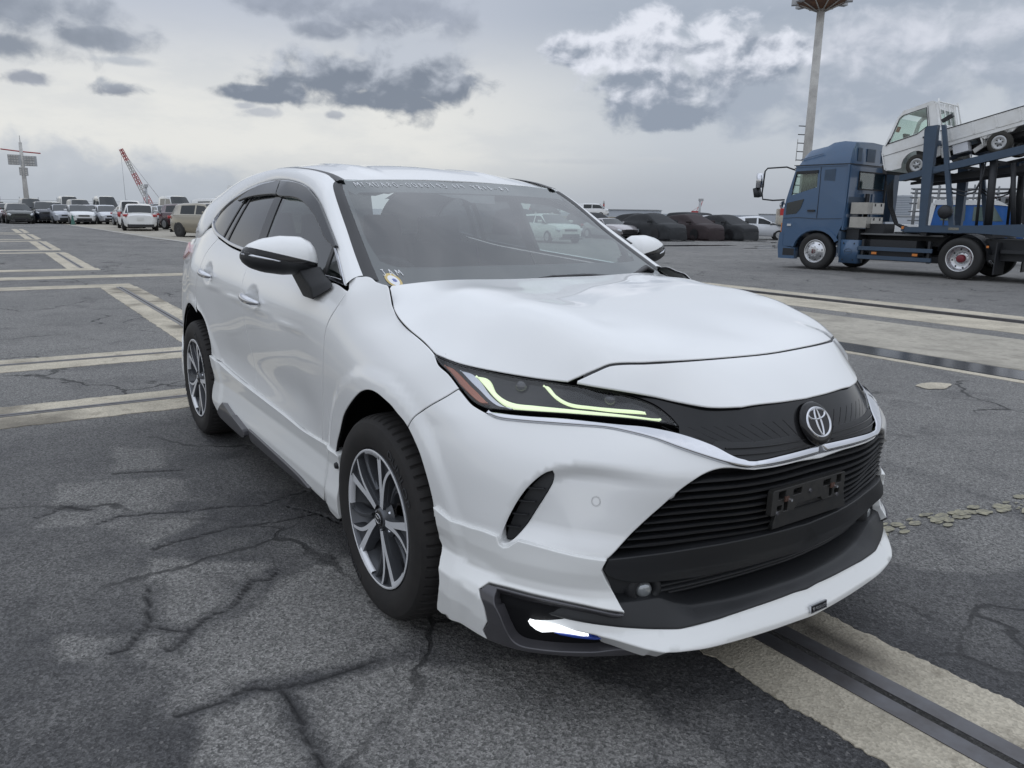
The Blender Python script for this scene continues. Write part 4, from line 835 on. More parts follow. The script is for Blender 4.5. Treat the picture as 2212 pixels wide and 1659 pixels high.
 'text': [(-0.5438, 1.51), (-0.0532, 1.552), (0.2995, 1.543), (-0.5255, 1.5262)],
 'sensorbox': [(-0.1475, 1.4946), (-0.1101, 1.4677), (-0.0411, 1.4654), (-0.0413, 1.4519), (0.1017, 1.4526), (0.1404, 1.4946), (0.2168, 1.4968)],
 'wip1': [(-0.22, 1.1508), (-0.0154, 1.1519), (0.2736, 1.15)],
 'handle1': [(2.766, 1.0047), (3.0156, 0.9678)],
 'handle2': [(1.9534, 1.0657), (2.1576, 1.0306)],
 'tail': [(0.8912, 1.1336), (1.1973, 1.1678), (1.5294, 1.1517), (1.5952, 1.1072), (1.4156, 1.0968)],
 'badge_c': [(5.9454, 0.8261)],
}
# ================================================================== the white SUV
M_white = mat('pearl_white_paint', (.80, .805, .80), .32, spec=.5, coat=.9, coat_r=.03)
M_kit = mat('kit_white_paint', (.80, .805, .79), .34, spec=.5, coat=.8, coat_r=.05)
M_blk = mat('textured_black_plastic', (.018, .019, .021), .48, spec=.45, bump=(900, .25))
M_gloss = mat('gloss_black', (.011, .011, .012), .13, spec=.42)
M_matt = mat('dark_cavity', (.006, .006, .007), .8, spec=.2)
M_chrome = mat('chrome', (.62, .63, .66), .08, metal=1)
M_grey = mat('smoke_grey_trim', (.075, .073, .08), .30, metal=.35, spec=.5, coat=.3)
M_rub = mat('window_rubber', (.022, .022, .024), .42)
M_smoke = mat('smoked_visor', (.030, .032, .036), .16, spec=.4)
M_wind = glass_mat('windscreen_glass', (.72, .79, .77), .95, ior=1.85)
M_side = glass_mat('side_glass', (.66, .76, .71), .95, ior=1.85)
M_priv = glass_mat('privacy_glass', (.10, .11, .11), .95, ior=1.75)
M_lens = glass_mat('lamp_lens', (.93, .94, .95), .9, ior=1.42)
M_frit = mat('black_frit', (.022, .021, .024), .35)
M_led = mat('led_guide', (.5, .56, .4), .3, emit=(.84, 1., .62), es=.78)
M_drl = mat('drl_white', (1, 1, 1), .3, emit=(.93, .97, 1.), es=1.1)
M_blue = mat('blue_lens', (.02, .06, .35), .12, spec=.7, coat=.6)
M_amber = mat('amber_reflector', (.36, .10, .04), .35, spec=.6, coat=.5)
M_red = mat('red_lens', (.42, .035, .05), .12, spec=.7, coat=.6)
M_int = mat('cabin_trim', (.03, .031, .033), .7)
M_seat = mat('seat_fabric', (.055, .055, .058), .85)
M_rubber = mat('tyre_rubber', (.021, .020, .020), .72, spec=.3, noise=(14, .6, (.034, .031, .029)))
M_alloy = mat('machined_alloy', (.74, .75, .77), .28, metal=.30, spec=.8)
M_alloyd = mat('dark_alloy', (.11, .115, .125), .34, metal=.6, spec=.5)
M_silver = mat('silver_print', (.75, .76, .78), .25, metal=.9)
M_disc = mat('brake_iron', (.22, .21, .20), .4, metal=.9)
M_pen = mat('white_pen', (.85, .86, .88), .6, emit=None)

car = thing('suv', 'large white pearl SUV with dark body kit and lit headlights in the foreground', 'car')
def snapc(P): return [(TMAX if a > TMAX-.02 else a, b) for a, b in P]
def clip_poly(P, p, n):
    out = []; k = len(P)
    for i in range(k):
        a, b = np.array(P[i]), np.array(P[(i+1) % k]); da, db = (a-p)@n, (b-p)@n
        if da >= 0: out.append(tuple(a))
        if da*db < 0: out.append(tuple(a+(b-a)*da/(da-db)))
    return out
TX0 = float(ref_inv(-1., .9)[0])+1.
tx = lambda x: x+TX0
tc_ = lambda x, y: float(ref_inv(x, y)[0])
R_ = lambda k: list(reversed(TR[k]))
CEN = (0, TMAX)

# ---- body sides
dents = [(tx(-1.40), .990), (tx(-2.235), 1.050)]
def S_door(t, z, off=0.):
    t, z = np.broadcast_arrays(np.asarray(t, float), np.asarray(z, float)); d = np.zeros(t.shape)
    for a, b in dents: d = d-.020*np.exp(-(((t-a)/.07)**2+((z-b)/.046)**2)**2)
    # lower feature line rising to the rear
    zl = .905+.045*(tx(-.5)-t); d = d+.0035*np.exp(-((z-zl)/.012)**2)*sstep(t, tx(-2.4), tx(-2.1))*(1-sstep(t, tx(-.75), tx(-.5)))
    # hollow along the lower door
    d = d-.016*np.exp(-((z-.60)/.11)**2)*sstep(t, tx(-2.5), tx(-1.9))*(1-sstep(t, tx(-.9), tx(-.5)))
    return S1(t, z, off+d)
fender = TR['hoodseam_f']+R_('hledge')[1:]+R_('bumpgap')[1:]+R_('archf')[1:]+R_('fenderlow')[1:]+R_('doorseam')[1:-1]+R_('pillargap')+R_('cowl_f')[1:-1]
panel('front_fender', M_white, S_door, fender, car, res=.024, flange=.014, shade_mat=M_matt)
doors = TR['doorseam']+TR['kitline'][1:]+TR['archr'][1:6]+R_('rdoorseam')[1:]+R_('belt')[1:-1]
spl = tx(-1.575)
panel('front_door', M_white, S_door, clip_poly(doors, np.array((spl, .9)), np.array((1, .03))), car, res=.026, flange=.012, shade_mat=M_matt)
panel('rear_door', M_white, S_door, clip_poly(doors, np.array((spl, .9)), np.array((-1, -.03))), car, res=.026, flange=.012, shade_mat=M_matt)
ra = [(tx(-2.69+.50*math.cos(a)), .345+.485*math.sin(a)) for a in np.linspace(math.radians(68), math.radians(168), 16)]
quarter = TR['rdoorseam'][:-1]+ra+[(tx(-3.2), .50), (tc_(-3.52, .75), .60), (tc_(-3.66, .30), .66), (tc_(-3.66, .30), .95), (tc_(-3.5, .75), 1.10), (tx(-3.3)-.02, 1.19), (tx(-3.0), 1.228), (tx(-2.75), 1.265), (tx(-2.56), 1.296), (tx(-2.4), 1.269)]
panel('rear_quarter_panel', M_white, S1, quarter, car, res=.03, shade_mat=M_matt)
rb = [(.0001, .62), (tc_(-3.66, .30), .64), (tc_(-3.52, .75), .59), (tx(-3.2), .49), (tx(-3.17), .46), (tx(-3.14), .38), (tx(-3.12), .26), (tc_(-3.5, .75), .24), (.0001, .26)]
panel('rear_bumper', M_kit, lambda t, z, off=0.: S1(t, z, off+.012), rb, car, res=.035, mirror='join', cen=(0, .0001))
panel('tailgate', M_white, S1, [(.0001, .635), (tc_(-3.66, .30), .655), (tc_(-3.66, .30), .95), (tc_(-3.5, .75), 1.11), (tx(-3.32)-.02, 1.19), (.0001, 1.24)], car, res=.04, mirror='join', cen=(0, .0001))
for o in panel('tail_lamp', M_red, S1, [(tx(-3.04), 1.128), (tc_(-3.35, .87), 1.175), (tc_(-3.52, .72), 1.17), (tc_(-3.62, .45), 1.14), (tc_(-3.62, .45), 1.10), (tc_(-3.46, .78), 1.07), (tc_(-3.34, .87), 1.06)], car, res=.02, off=.014, roll=.006): o['label'] = 'red tail lamp wrapping the rear corner'
# ---- skirts
sk = [(tx(-.532), .487)]+TR['kitline'][1:]+[(tx(-2.31), .52), (tx(-2.30), .44), (tx(-2.33), .36), (tx(-2.31), .28), (tx(-2.22), .245), (tx(-.80), .245), (tx(-.565), .235), (tx(-.54), .30), (tx(-.525), .40)]
panel('side_skirt', M_kit, KS, sk, car, res=.022, flange=.04)
panel('side_skirt', M_kit, KS, [(tx(-.525), .492), (tx(-.46), .485), (tx(-.415), .487), (tx(-.375), .485), (tx(-.372), .40), (tx(-.375), .225), (tx(-.42), .21), (tx(-.545), .232), (tx(-.535), .30), (tx(-.515), .40)], car, res=.016, flange=.05)
for z in (.44, .30):
    def clip_(z=z):
        bm = bmesh.new(); p = S1(tx(-.395), z, .016); add_lathe(bm, [(.001, .002), (.011, .001), (.013, -.003), (.014, -.01)], 16, 'y', p)
        for v in bm.verts: v.co.y = 2*p[1]-v.co.y
        return bmobj('skirt_clip', bm, M_blk, car, True)
    both(clip_)
panel('skirt_fin', M_grey, lambda t, z, off=0.: KS(t, z, .03), [(tx(-2.16), .262), (tx(-2.04), .345), (tx(-1.63), .282), (tx(-1.62), .245), (tx(-1.70), .225), (tx(-2.10), .235)], car, res=.03, flange=.06)
panel('skirt_garnish', M_grey, lambda t, z, off=0.: KS(t, z, .012), [(tx(-1.60), .295), (tx(-1.30), .285), (tx(-.85), .268), (tx(-.70), .25), (tx(-.74), .235), (tx(-1.0), .225), (tx(-1.58), .228)], car, res=.03, flange=.05)
# ---- front bumper
rec = np.array(resample(TR['crease']+[(TR['lg_side'][0][0]+.05, TR['lg_side'][0][1])]+TR['lg_side'][1:]+TR['kittop_b'][:6]+[(TR['vent'][-1][0], .47)], .02))
cre = np.array(resample(TR['crease'], .015, False))
def S_bump(t, z, off=0.):
    t, z = np.broadcast_arrays(np.asarray(t, float), np.asarray(z, float)); q = np.stack([t.ravel(), z.ravel()], 1)
    d = np.zeros(len(q)); near = (q[:, 0] > 4.8) & (q[:, 1] > .4) & (q[:, 1] < .8)
    if near.any():
        s = seg_dist(cre, q[near], False); ins = pip(rec, q[near]); fade = 1-.75*sstep(q[near][:, 0], 5.15, 5.45)
        d[near] = np.where(ins, -.034*sstep(s, -.004, .05)*(1-.55*sstep(s, .07, .26))*fade, .0)
    # soft shoulder along the arch flare
    return S1(t, z, off+d.reshape(t.shape)*sstep(z, .505, .57))
bump = R_('bumpgap')[::-1]+TR['bumptop'][1:]+snapc(TR['bumptop_c'][1:])
bump = TR['bumpgap']+TR['bumptop'][1:]+snapc(TR['bumptop_c'])+snapc(TR['lg_up'])+TR['lg_side'][1:]+[(TR['lg_side'][-1][0]-.035, TR['lg_side'][-1][1]-.030), (5.0, .478), (TR['kittop_b'][-1][0], TR['kittop_b'][-1][1]-.035)]+R_('archf2')[:-1]
bump = [p for i, p in enumerate(bump) if i == 0 or abs(p[0]-bump[i-1][0])+abs(p[1]-bump[i-1][1]) > 2e-3]
for i, p in enumerate(bump):
    if abs(p[0]-TMAX) < .03: bump[i] = (TMAX, p[1])
bump = [p for i, p in enumerate(bump) if not (p[0] == TMAX and i > 0 and i < len(bump)-1 and bump[i-1][0] == TMAX and bump[i+1][0] == TMAX)]
panel('front_bumper', M_white, S_bump, bump, car, holes=[TR['vent']], mirror='join', cen=CEN, res=.016, flange=.03, roll=.004)
panel('bumper_vent', M_blk, S1, TR['vent'], car, off=-.03, roll=.001, inset=0)
for k in range(4):
    z = .545+.04*k; ts = [p[0] for p in resample(TR['vent'], .01) if abs(p[1]-z) < .012]
    if len(ts) > 1: panel('vent_rib', M_blk, S1, [(min(ts), z-.003), (max(ts)-.012, z+.002), (max(ts)-.012, z+.008), (min(ts), z+.004)], car, off=-.016, roll=.001, res=.02)
sp = S1(*TR['sensor'][0]); st_, sz_ = TR['sensor'][0]
cir = lambda r, n=20: [(st_+r*math.cos(2*math.pi*i/n), sz_+r*math.sin(2*math.pi*i/n)) for i in range(n)]
panel('parking_sensor', M_rub, S_bump, cir(.0128), car, off=.0006, res=.008, roll=.0003, flange=.001, holes=[cir(.0116)])
# ---- front skirt with lamps
kf = TR['kf_top']+TR['kf_left'][1:]+TR['kf_gr'][1:]+TR['kf_right'][1:-1]
panel('front_skirt', M_kit, KF, kf, car, res=.0135, flange=.045, roll=.0035)
gar = TR['gar_out']
panel('lamp_surround', M_grey, KF, gar, car, off=.001, res=.014, flange=.05, roll=.004)
panel('lamp_recess', M_matt, KF, TR['gar_in'], car, off=-.035, res=.02, roll=.001, inset=-.004)
panel('daytime_lamp', M_drl, KF, TR['drl'], car, off=-.014, res=.008, roll=.001, corner=12)
panel('daytime_lamp_lens', M_blue, KF, TR['drl2'], car, off=-.016, res=.008, roll=.001, corner=12)
lip = TR['lip_up'][:6]+snapc(TR['lip_up2'][1:])+snapc(R_('lip_low2')[:-1])+R_('lip_low')[2:]
lip = [p for i, p in enumerate(lip) if i == 0 or abs(p[0]-lip[i-1][0])+abs(p[1]-lip[i-1][1]) > 2e-3]
panel('front_lip', M_kit, KL, lip, car, mirror='join', cen=CEN, res=.014, flange=.05, roll=.004)
# maker's plate on the lip
bt, bz = tc_(1.09, .09), .0
bq = np.array(TR['badge']); bc = bq.mean(0)
def lipside(u, v, off=0.):   # plate coordinates on the far side of the centre line
    return KL(np.minimum(u, 2*TMAX-u), v, off)*np.where(np.asarray(u) > TMAX, -1., 1.)[..., None]**np.array([0, 1, 0]) if np.ndim(u) else KL(u, v, off)
def text_mesh(body, size, extrude=.0008):
    cu = bpy.data.curves.new('t', 'FONT'); cu.body = body; cu.size = size; cu.extrude = extrude; cu.align_x = 'CENTER'; cu.align_y = 'CENTER'; cu.resolution_u = 3
    o = bpy.data.objects.new('t', cu); COL.objects.link(o); dg = bpy.context.evaluated_depsgraph_get(); me = bpy.data.meshes.new_from_object(o.evaluated_get(dg))
    bpy.data.objects.remove(o); bpy.data.curves.remove(cu)
    V = np.empty(len(me.vertices)*3); me.vertices.foreach_get('co', V); F = [tuple(p.vertices) for p in me.polygons]; bpy.data.meshes.remove(me)
    return V.reshape(-1, 3), F
def text_on(name, body, size, fn, m, parent, sx=1., extrude=.0008):
    """raised lettering: fn(u, v, height) -> point on the surface"""
    V, F = text_mesh(body, size, extrude); P = np.array([fn(v[0]*sx, v[1], v[2]+extrude) for v in V])
    return mobj(name, P, F, m, parent, smooth=False)
bx = S1(TMAX, .262, .075)[0]
plate_c = np.array((bx-.002, .012, .268)); nrm = np.array((math.cos(.12), 0, math.sin(.12)))
pv = np.array((-math.sin(.12), 0, math.cos(.12)))
def on_plate(u, v, h): return plate_c+np.array((0, u, 0))+pv*v+nrm*(h+.002)
bm = bmesh.new(); vs_ = add_box(bm, (0, 0, 0), (.006, .078, .024), Matrix.Rotation(-.12, 3, 'Y'))
o = bmobj('maker_plate', bm, M_chrome, car, bevel=.002); o.location = plate_c
mobj('plate_face', [on_plate(u, v, .0018) for u, v in ((-.035, -.008), (.035, -.008), (.035, .008), (-.035, .008))], [(0, 1, 2, 3)], M_gloss, car, smooth=False)
text_on('plate_lettering', 'MODELLISTA', .0125, lambda u, v, h: on_plate(u+.008, v, h+.002), M_silver, car, .78)
mobj('plate_mark', [on_plate(u, v, .0026) for u, v in ((-.034, .006), (-.022, .006), (-.027, -.007))], [(0, 1, 2)], M_silver, car, smooth=False)
# ---- headlamps
hl = TR['hl']
panel('headlamp_housing', M_gloss, S1, hl, car, off=-.03, res=.02, roll=.001, inset=-.003)
panel('headlamp_rim', M_gloss, S1, hl, car, off=-.004, res=.02, roll=.002, inset=.001, flange=.03, holes=[[tuple(p) for p in (lambda P: P-outdir(P)*.0055)(np.array(hl[::-1] if area(np.array(hl)) < 0 else hl))]])
M_refl = mat('lamp_reflector', (.55, .56, .60), .18, metal=.9)
panel('headlamp_reflector', M_refl, S1, TR['hl_white'], car, off=-.022, res=.015, roll=.001)
for k, nm in (('hl_led1', 'light_guide'), ('hl_led2', 'light_guide')): panel(nm, M_led, S1, TR[k], car, off=-.016, res=.01, roll=.003)
panel('amber_reflector', M_amber, S1, TR['hl_amber'], car, off=-.014, res=.015, roll=.002)
for a, b in TR['hl_proj']:
    def proj_(a=a, b=b):
        bm = bmesh.new(); p = Vector(S1(a, b, -.030)); bmesh.ops.create_uvsphere(bm, u_segments=20, v_segments=10, radius=.021)
        bm.transform(Matrix.Translation(p)); return bmobj('projector_lens', bm, glass_mat('projector_glass', (.25, .27, .30), .9, ior=1.6, body=(.05, .05, .06), body_f=.5), car, True)
    both(proj_)
panel('headlamp_lens', M_lens, S1, hl, car, off=-.0005, res=.02, roll=.003, inset=.003)
# ---- chrome blade and upper grille
ch = TR['ch_up']+snapc(TR['ch_up_c'])+snapc(list(reversed(TR['ch_lo_c'])))+list(reversed(TR['ch_lo']))
ch = [p for i, p in enumerate(ch) if i == 0 or abs(p[0]-ch[i-1][0])+abs(p[1]-ch[i-1][1]) > 2e-3]
panel('chrome_blade', M_chrome, KC, ch, car, mirror='join', cen=CEN, res=.011, roll=.004, flange=.03)
up = [(a, b+.02) for a, b in TR['nose_low_s1'][2:]]+[(TMAX, .905), (TMAX, TR['ch_up_c_s'][-1][1]-.006)]+[(a, b-.006) for a, b in list(reversed(TR['ch_up_c_s']))[1:]+list(reversed(TR['ch_up_s'][6:]))]+list(reversed(hl[8:11]))+[hl[7]]
panel('grille_panel', M_gloss, S1, up, car, off=-.008, mirror='join', cen=CEN, res=.02, roll=.001)
M_pin = mat('panel_pinstripe', (.004, .004, .005), .5)
bmv, bmf = [], []
for k in range(11):
    t0 = TMAX-.10-.036*k; sl = .05+.010*k
    for side in (1, -1):
        q = [S1(t0-sl*(v-.5)+dt, .82+.055*(v-.5), -.0068) for v in (0, .5, 1) for dt in (-.0012, .0012)]
        q = [p*(1, side, 1) for p in q]; n = len(bmv); bmv += q; bmf += [(n, n+1, n+3, n+2), (n+2, n+3, n+5, n+4)]
mobj('panel_pinstripe', bmv, bmf, M_pin, car)
low = TR['panel_low'][:3]+[(TMAX-.09, TR['panel_low'][3][1]), (TMAX-.05, .772), (TMAX, .766), (TMAX, TR['ch_up_c_s'][-1][1]-.006)]+[(a, b-.006) for a, b in list(reversed(TR['ch_up_c_s']))[1:]+list(reversed(TR['ch_up_s'][7:]))]
panel('upper_grille', M_blk, S1, low, car, off=-.005, mirror='join', cen=CEN, res=.02, roll=.001)
for dz in (.0, .016): panel('grille_slat', M_gloss, S1, [(TMAX-.36, .797-dz-.003), (TMAX-.2, .793-dz-.003), (TMAX-.06, .790-dz-.003), (TMAX-.06, .792-dz), (TMAX-.2, .796-dz), (TMAX-.36, .80-dz)], car, off=.001, res=.03, roll=.001)
# emblem
e0 = S1(TMAX, .826, .002); e1 = S1(TMAX, .846, .002); ev = (e1-e0)/np.linalg.norm(e1-e0); en = np.array((ev[2], 0, -ev[0])); en *= np.sign(en[0])
def on_emb(u, v, h): return e0+np.array((0, u, 0))+ev*v+en*h
def emb_disc():
    n = 40; prof = [(0., .011), (.045, .011), (.058, .010), (.064, .006), (.066, -.004)]; V, F = [on_emb(0, 0, .011)], []
    for r, h in prof[1:]: V += [on_emb(r*math.cos(2*math.pi*i/n), r*math.sin(2*math.pi*i/n), h) for i in range(n)]
    F += [(0, 1+i, 1+(i+1) % n) for i in range(n)]
    for k in range(3): F += [(1+k*n+i, 1+(k+1)*n+i, 1+(k+1)*n+(i+1) % n, 1+k*n+(i+1) % n) for i in range(n)]
    return mobj('emblem', V, F, M_gloss, car)
emb = emb_disc()
def emb_ring(a, b, cv_, wa, wb, n=48):
    V, F = [], []
    for i in range(n):
        t = 2*math.pi*i/n; c, s = math.cos(t), math.sin(t)
        for ka, h in ((0, .0115), (.25, .0145), (.75, .0145), (1, .0115)): V.append(on_emb((a-wa*ka)*c, cv_+(b-wb*ka)*s, h))
    for i in range(n):
        for k in range(3): F.append((i*4+k, ((i+1) % n)*4+k, ((i+1) % n)*4+k+1, i*4+k+1))
    return mobj('emblem_ring', V, F, M_chrome, emb)
emb_ring(.0545, .047, 0, .0075, .007); emb_ring(.0415, .0185, .0245, .0065, .0062); emb_ring(.0135, .043, .0005, .0058, .006)
# ---- lower grille
lg = snapc(TR['lg_up'])+TR['lg_side'][1:]+snapc(TR['beam_top'][1:-1])+[(TMAX, TR['beam_top'][-1][1])]
panel('lower_grille', M_matt, S1, lg, car, off=-.065, mirror='join', cen=CEN, res=.04, roll=.001, inset=-.01)
ls = np.array(TR['lg_side'])
for k in range(9):
    z = .532+.0225*k; t0 = float(np.interp(z, ls[::-1, 1], ls[::-1, 0])) if z < .728 else ls[0, 0]+.03
    ts = np.linspace(t0+.002, TMAX, 34); rows = []
    fade = np.clip((ts-t0)/.06, .15, 1)
    for dz, of in ((.004, -.06), (.0052, -.016), (.0036, -.0115), (-.0028, -.0125), (-.004, -.017), (-.005, -.06)):
        rows.append(S1(ts, z+dz*fade, -.005+of*fade-.004*(1-fade)))
    G = np.array(rows); G2 = np.concatenate([G, (G*[1, -1, 1])[:, ::-1][:, 1:]], 1); Rn, Cn = G2.shape[:2]
    Ff = [(i*Cn+j, i*Cn+j+1, (i+1)*Cn+j+1, (i+1)*Cn+j) for i in range(Rn-1) for j in range(Cn-1)]
    o = mobj('grille_slat', G2.reshape(-1, 3), Ff, M_blk, car, smooth=False)
panel('radar_cover', mat('radar_cover', (.016, .017, .018), .45, noise=(30, .6, (.035, .033, .03))), lambda a, b, off=0.: np.stack([np.broadcast_to(1.052, np.shape(a)), np.asarray(a, float), np.asarray(b, float)], -1), [(-.17, .532), (.19, .532), (.17, .60), (-.15, .60)], car, mirror=None, res=.04)
# number-plate bracket, set off-centre
PX = lambda a, b, off=0.: np.stack([1.079-.02*(np.asarray(b, float)-.63), np.asarray(a, float), np.asarray(b, float)], -1)
rect = lambda y0, y1, z0, z1: [(y0, z0), (y1, z0), (y1, z1), (y0, z1)]
M_brk = mat('dusty_black_bracket', (.016, .016, .016), .55, noise=(40, .6, (.04, .037, .032)))
br = panel('plate_bracket', M_brk, PX, [(-.218, .592), (-.115, .592), (-.10, .607), (.01, .607), (.022, .594), (.122, .594), (.126, .60), (.128, .660), (.122, .668), (-.208, .668), (-.214, .66)], car, mirror=None, res=.012, roll=.002, flange=.018,
           holes=[rect(-.186, -.158, .638, .658), rect(-.12, -.085, .640, .655), rect(-.16, -.146, .600, .625), rect(.02, .052, .640, .655), rect(.085, .105, .638, .660), rect(.052, .064, .603, .625), rect(.078, .098, .606, .618), rect(-.19, -.172, .605, .617)])
for y in (-.150, .064):
    bm = bmesh.new(); add_box(bm, (1.084, y-.008, .637), (.004, .018, .014)); bmobj('rusty_tab', bm, mat('rust', (.075, .035, .024), .8), br)
    bm = bmesh.new(); add_lathe(bm, [(.0001, .016), (.004, .016), (.004, .004), (.006, .004), (.006, 0)], 10, 'x', (1.080, y, .634)); bmobj('bolt', bm, M_silver, br)
for y, z in ((-.045, .638), (-.19, .598), (.09, .60)):
    bm = bmesh.new(); add_lathe(bm, [(.0001, .004), (.005, .004), (.007, 0)], 10, 'x', (1.079, y, z)); bmobj('rivet', bm, M_grey, br)
# ---- black beam, lower opening, fog lamps
bb = snapc(TR['beam_bot']); bb[-1] = (TMAX, bb[-1][1])
beam = snapc(TR['beam_top'][:-1])+[(TMAX, TR['beam_top'][-1][1])]+list(reversed(bb))
panel('bumper_beam', M_blk, S1, beam, car, off=-.004, mirror='join', cen=CEN, res=.016, bulge=.026, roll=.004, flange=.05)
ol = snapc(TR['open_low']); ol[-1] = (TMAX, ol[-1][1])
panel('lower_opening', M_matt, S1, [(a, b+.01) for a, b in bb[2:]]+[(TMAX, .33)]+[(a, b-.02) for a, b in list(reversed(ol))[1:]], car, off=-.075, mirror='join', cen=CEN, res=.04)
for dz, of in ((.012, -.03), (-.006, -.035), (-.022, -.045)):
    ts = np.linspace(5.36, TMAX, 24); zc = np.interp(ts, [p[0] for p in TR['slat'][:4]]+[TMAX], [p[1] for p in TR['slat'][:4]]+[.401])+dz
    G = np.array([S1(ts, zc+a, of+b) for a, b in ((.004, -.03), (.003, 0), (-.003, 0), (-.004, -.03))]); G2 = np.concatenate([G, (G*[1, -1, 1])[:, ::-1][:, 1:]], 1); Rn, Cn = G2.shape[:2]
    mobj('opening_slat', G2.reshape(-1, 3), [(i*Cn+j, i*Cn+j+1, (i+1)*Cn+j+1, (i+1)*Cn+j) for i in range(Rn-1) for j in range(Cn-1)], M_blk, car)
fb = [bb[0], bb[1], bb[2], (bb[3][0]-.03, bb[3][1]-.01), (5.37, .372), (5.36, .335), (5.33, .312), (5.15, .318), (5.12, .36), (5.14, .42)]
panel('fog_lamp_bezel', M_blk, S1, fb, car, off=-.02, res=.016, bulge=-.02, roll=.004, flange=.04)
ft, fz = TR['fog'][0]
def fogl():
    bm = bmesh.new(); add_lathe(bm, [(.0001, .010), (.012, .009), (.021, .004), (.024, -.004), (.025, -.03)], 24, 'x', (0, 0, 0)); bm.transform(Matrix.Translation(Vector(S1(ft, fz, -.020)))@Matrix.Rotation(-.30, 4, 'Z'))
    return bmobj('fog_lamp', bm, mat('fog_glass', (.35, .37, .38), .12, metal=.5, spec=.8, bump=(120, .25)), car, True)
both(fogl)
def fogr():
    bm = bmesh.new(); add_lathe(bm, [(.0255, -.006), (.030, .012), (.036, .016), (.050, .008), (.056, -.012)], 28, 'x'); bm.transform(Matrix.Translation(Vector(S1(ft, fz, -.026)))@Matrix.Rotation(-.30, 4, 'Z'))
    return bmobj('fog_lamp_ring', bm, M_blk, car, True)
both(fogr)
lu = TR['lip_up'][3:6]+snapc(TR['lip_up2'][1:]); ts = np.linspace(5.02, TMAX, 60)
zl = np.interp(ts, [p[0] for p in lu], [p[1] for p in lu]); zo = np.interp(ts, [p[0] for p in ol], [p[1] for p in ol]); zo = np.maximum(zo, zl+.018)
strip('chin', [S1(ts, zo+.012, -.085), S1(ts, zo, -.012), S1(ts, zo-.010, .006), KL(ts, zl+.004, .004), KL(ts, zl-.006, -.004)], M_blk, car, n=60)
# ---- bonnet and nose
snaph = lambda P: [(a, 0. if abs(b) < .02 or b > 0 else b) for a, b in P]
rear = [(-.195, 0.), (-.205, -.25), (-.245, -.50), (-.305, -.705)]
hf = TR['hoodfront'][:-1]+[(TR['hoodfront'][-1][0]+.001, 0.)]
hood = rear+TR['hoodseam_h'][1:]+TR['hoodside_hl'][1:-1]+hf
panel('bonnet', M_white, S_hood, hood, car, mirror='join', cen=(1, 0.), res=.024, flange=.016, roll=.003, inset=.0025, shade_mat=M_matt)
nl = [p for p in TR['nose_low'] if p[1] < -.02]
nose = hf[3:]+[(1.008, 0.)]+[(1.004, -.12)]+list(reversed(nl))[:-2]
panel('nose_panel', M_white, S_hood, nose, car, mirror='join', cen=(1, 0.), res=.02, flange=.02, roll=.0035, inset=.003, shade_mat=M_matt)
def ribbon(P, wd):
    P = np.array(P, float); d = np.gradient(P, axis=0); n = np.stack([-d[:, 1], d[:, 0]], 1); n /= np.maximum(np.hypot(n[:, 0], n[:, 1]), 1e-9)[:, None]
    return [tuple(p) for p in np.vstack([P+n*wd, (P-n*wd)[::-1]])]
for k in ('doorseam', 'rdoorseam', 'bumpgap'): panel('gap_shade_strip', M_matt, S1, ribbon(TR[k], .010), car, off=-.009, res=.03, roll=.0005, flange=.001, inset=0)  # dark strips added behind the panel gaps to imitate their shade
panel('gap_shade_strip', M_matt, S_door, ribbon([(spl+(.9-z)*.03, z) for z in (.50, .7, .9, 1.1)], .010), car, off=-.009, res=.03, roll=.0005, flange=.001, inset=0)
panel('bonnet_seal', M_rub, S_hood, ribbon([p for p in hf[5:] if p[1] < -.01]+[(hf[-1][0], -.003)], .012), car, off=-.006, res=.03, roll=.0005, flange=.001, inset=0)
# ---- windscreen, roof, pillars
wsx = [(-.612, 1.534)]+[(a+.004, b) for a, b in list(reversed(TR['wsx']))[1:]]+[(-.722, 1.132)]
wso = [(0., 1.5545), (-.30, 1.552), (-.57, 1.5415)]+wsx+[(-.40, 1.118), (0., 1.112)]
panel('windscreen', M_wind, SW, wso, car, mirror='join', cen=(0, 0.), res=.04, roll=.001, flange=.006, inset=0)
gi = [(0., 1.196), (-.30, 1.196), (-.62, 1.194), (-.668, 1.215)]+[(a+.030, b) for a, b in TR['wsx'][3:7]]+[(-.572, 1.470), (-.55, 1.484), (-.30, 1.492), (0., 1.494)]
panel('windscreen_frit', M_frit, SW, wso+gi, car, off=-.003, mirror='join', cen=(0, 0.), res=.03, roll=.0005, flange=.002, inset=0, corner=30)
roof = [(-1.082, 0.), (-1.076, -.30), (-1.045, -.575), (-1.12, -.578), (-1.5, -.572), (-2.0, -.57), (-2.5, -.555), (-2.85, -.535), (-3.08, -.50), (-3.16, -.3), (-3.18, 0.)]
def S_roof(x, y, off=0.):
    x, y = np.broadcast_arrays(np.asarray(x, float), np.asarray(y, float))
    return SR(x, y, off+.006*(1-sstep(np.abs(np.abs(y)-.36), .02, .07))*sstep(-x, 1.1, 1.3))
panel('roof', M_white, S_roof, roof, car, mirror='join', cen=(1, 0.), res=.035, flange=.03)
DU = [(-.42, 1.131), (-.54, 1.203), (-.66, 1.274), (-.78, 1.334), (-.893, 1.389), (-1.026, 1.448), (-1.18, 1.494), (-1.35, 1.528), (-1.6, 1.552), (-1.9, 1.553), (-2.15, 1.528), (-2.38, 1.475), (-2.55, 1.405), (-2.64, 1.345)]
DL = [(-2.62, 1.318), (-2.42, 1.268), (-2.2, 1.238), (-2.0, 1.214), (-1.76, 1.197), (-1.16, 1.164), (-.69, 1.141), (-.53, 1.137)]
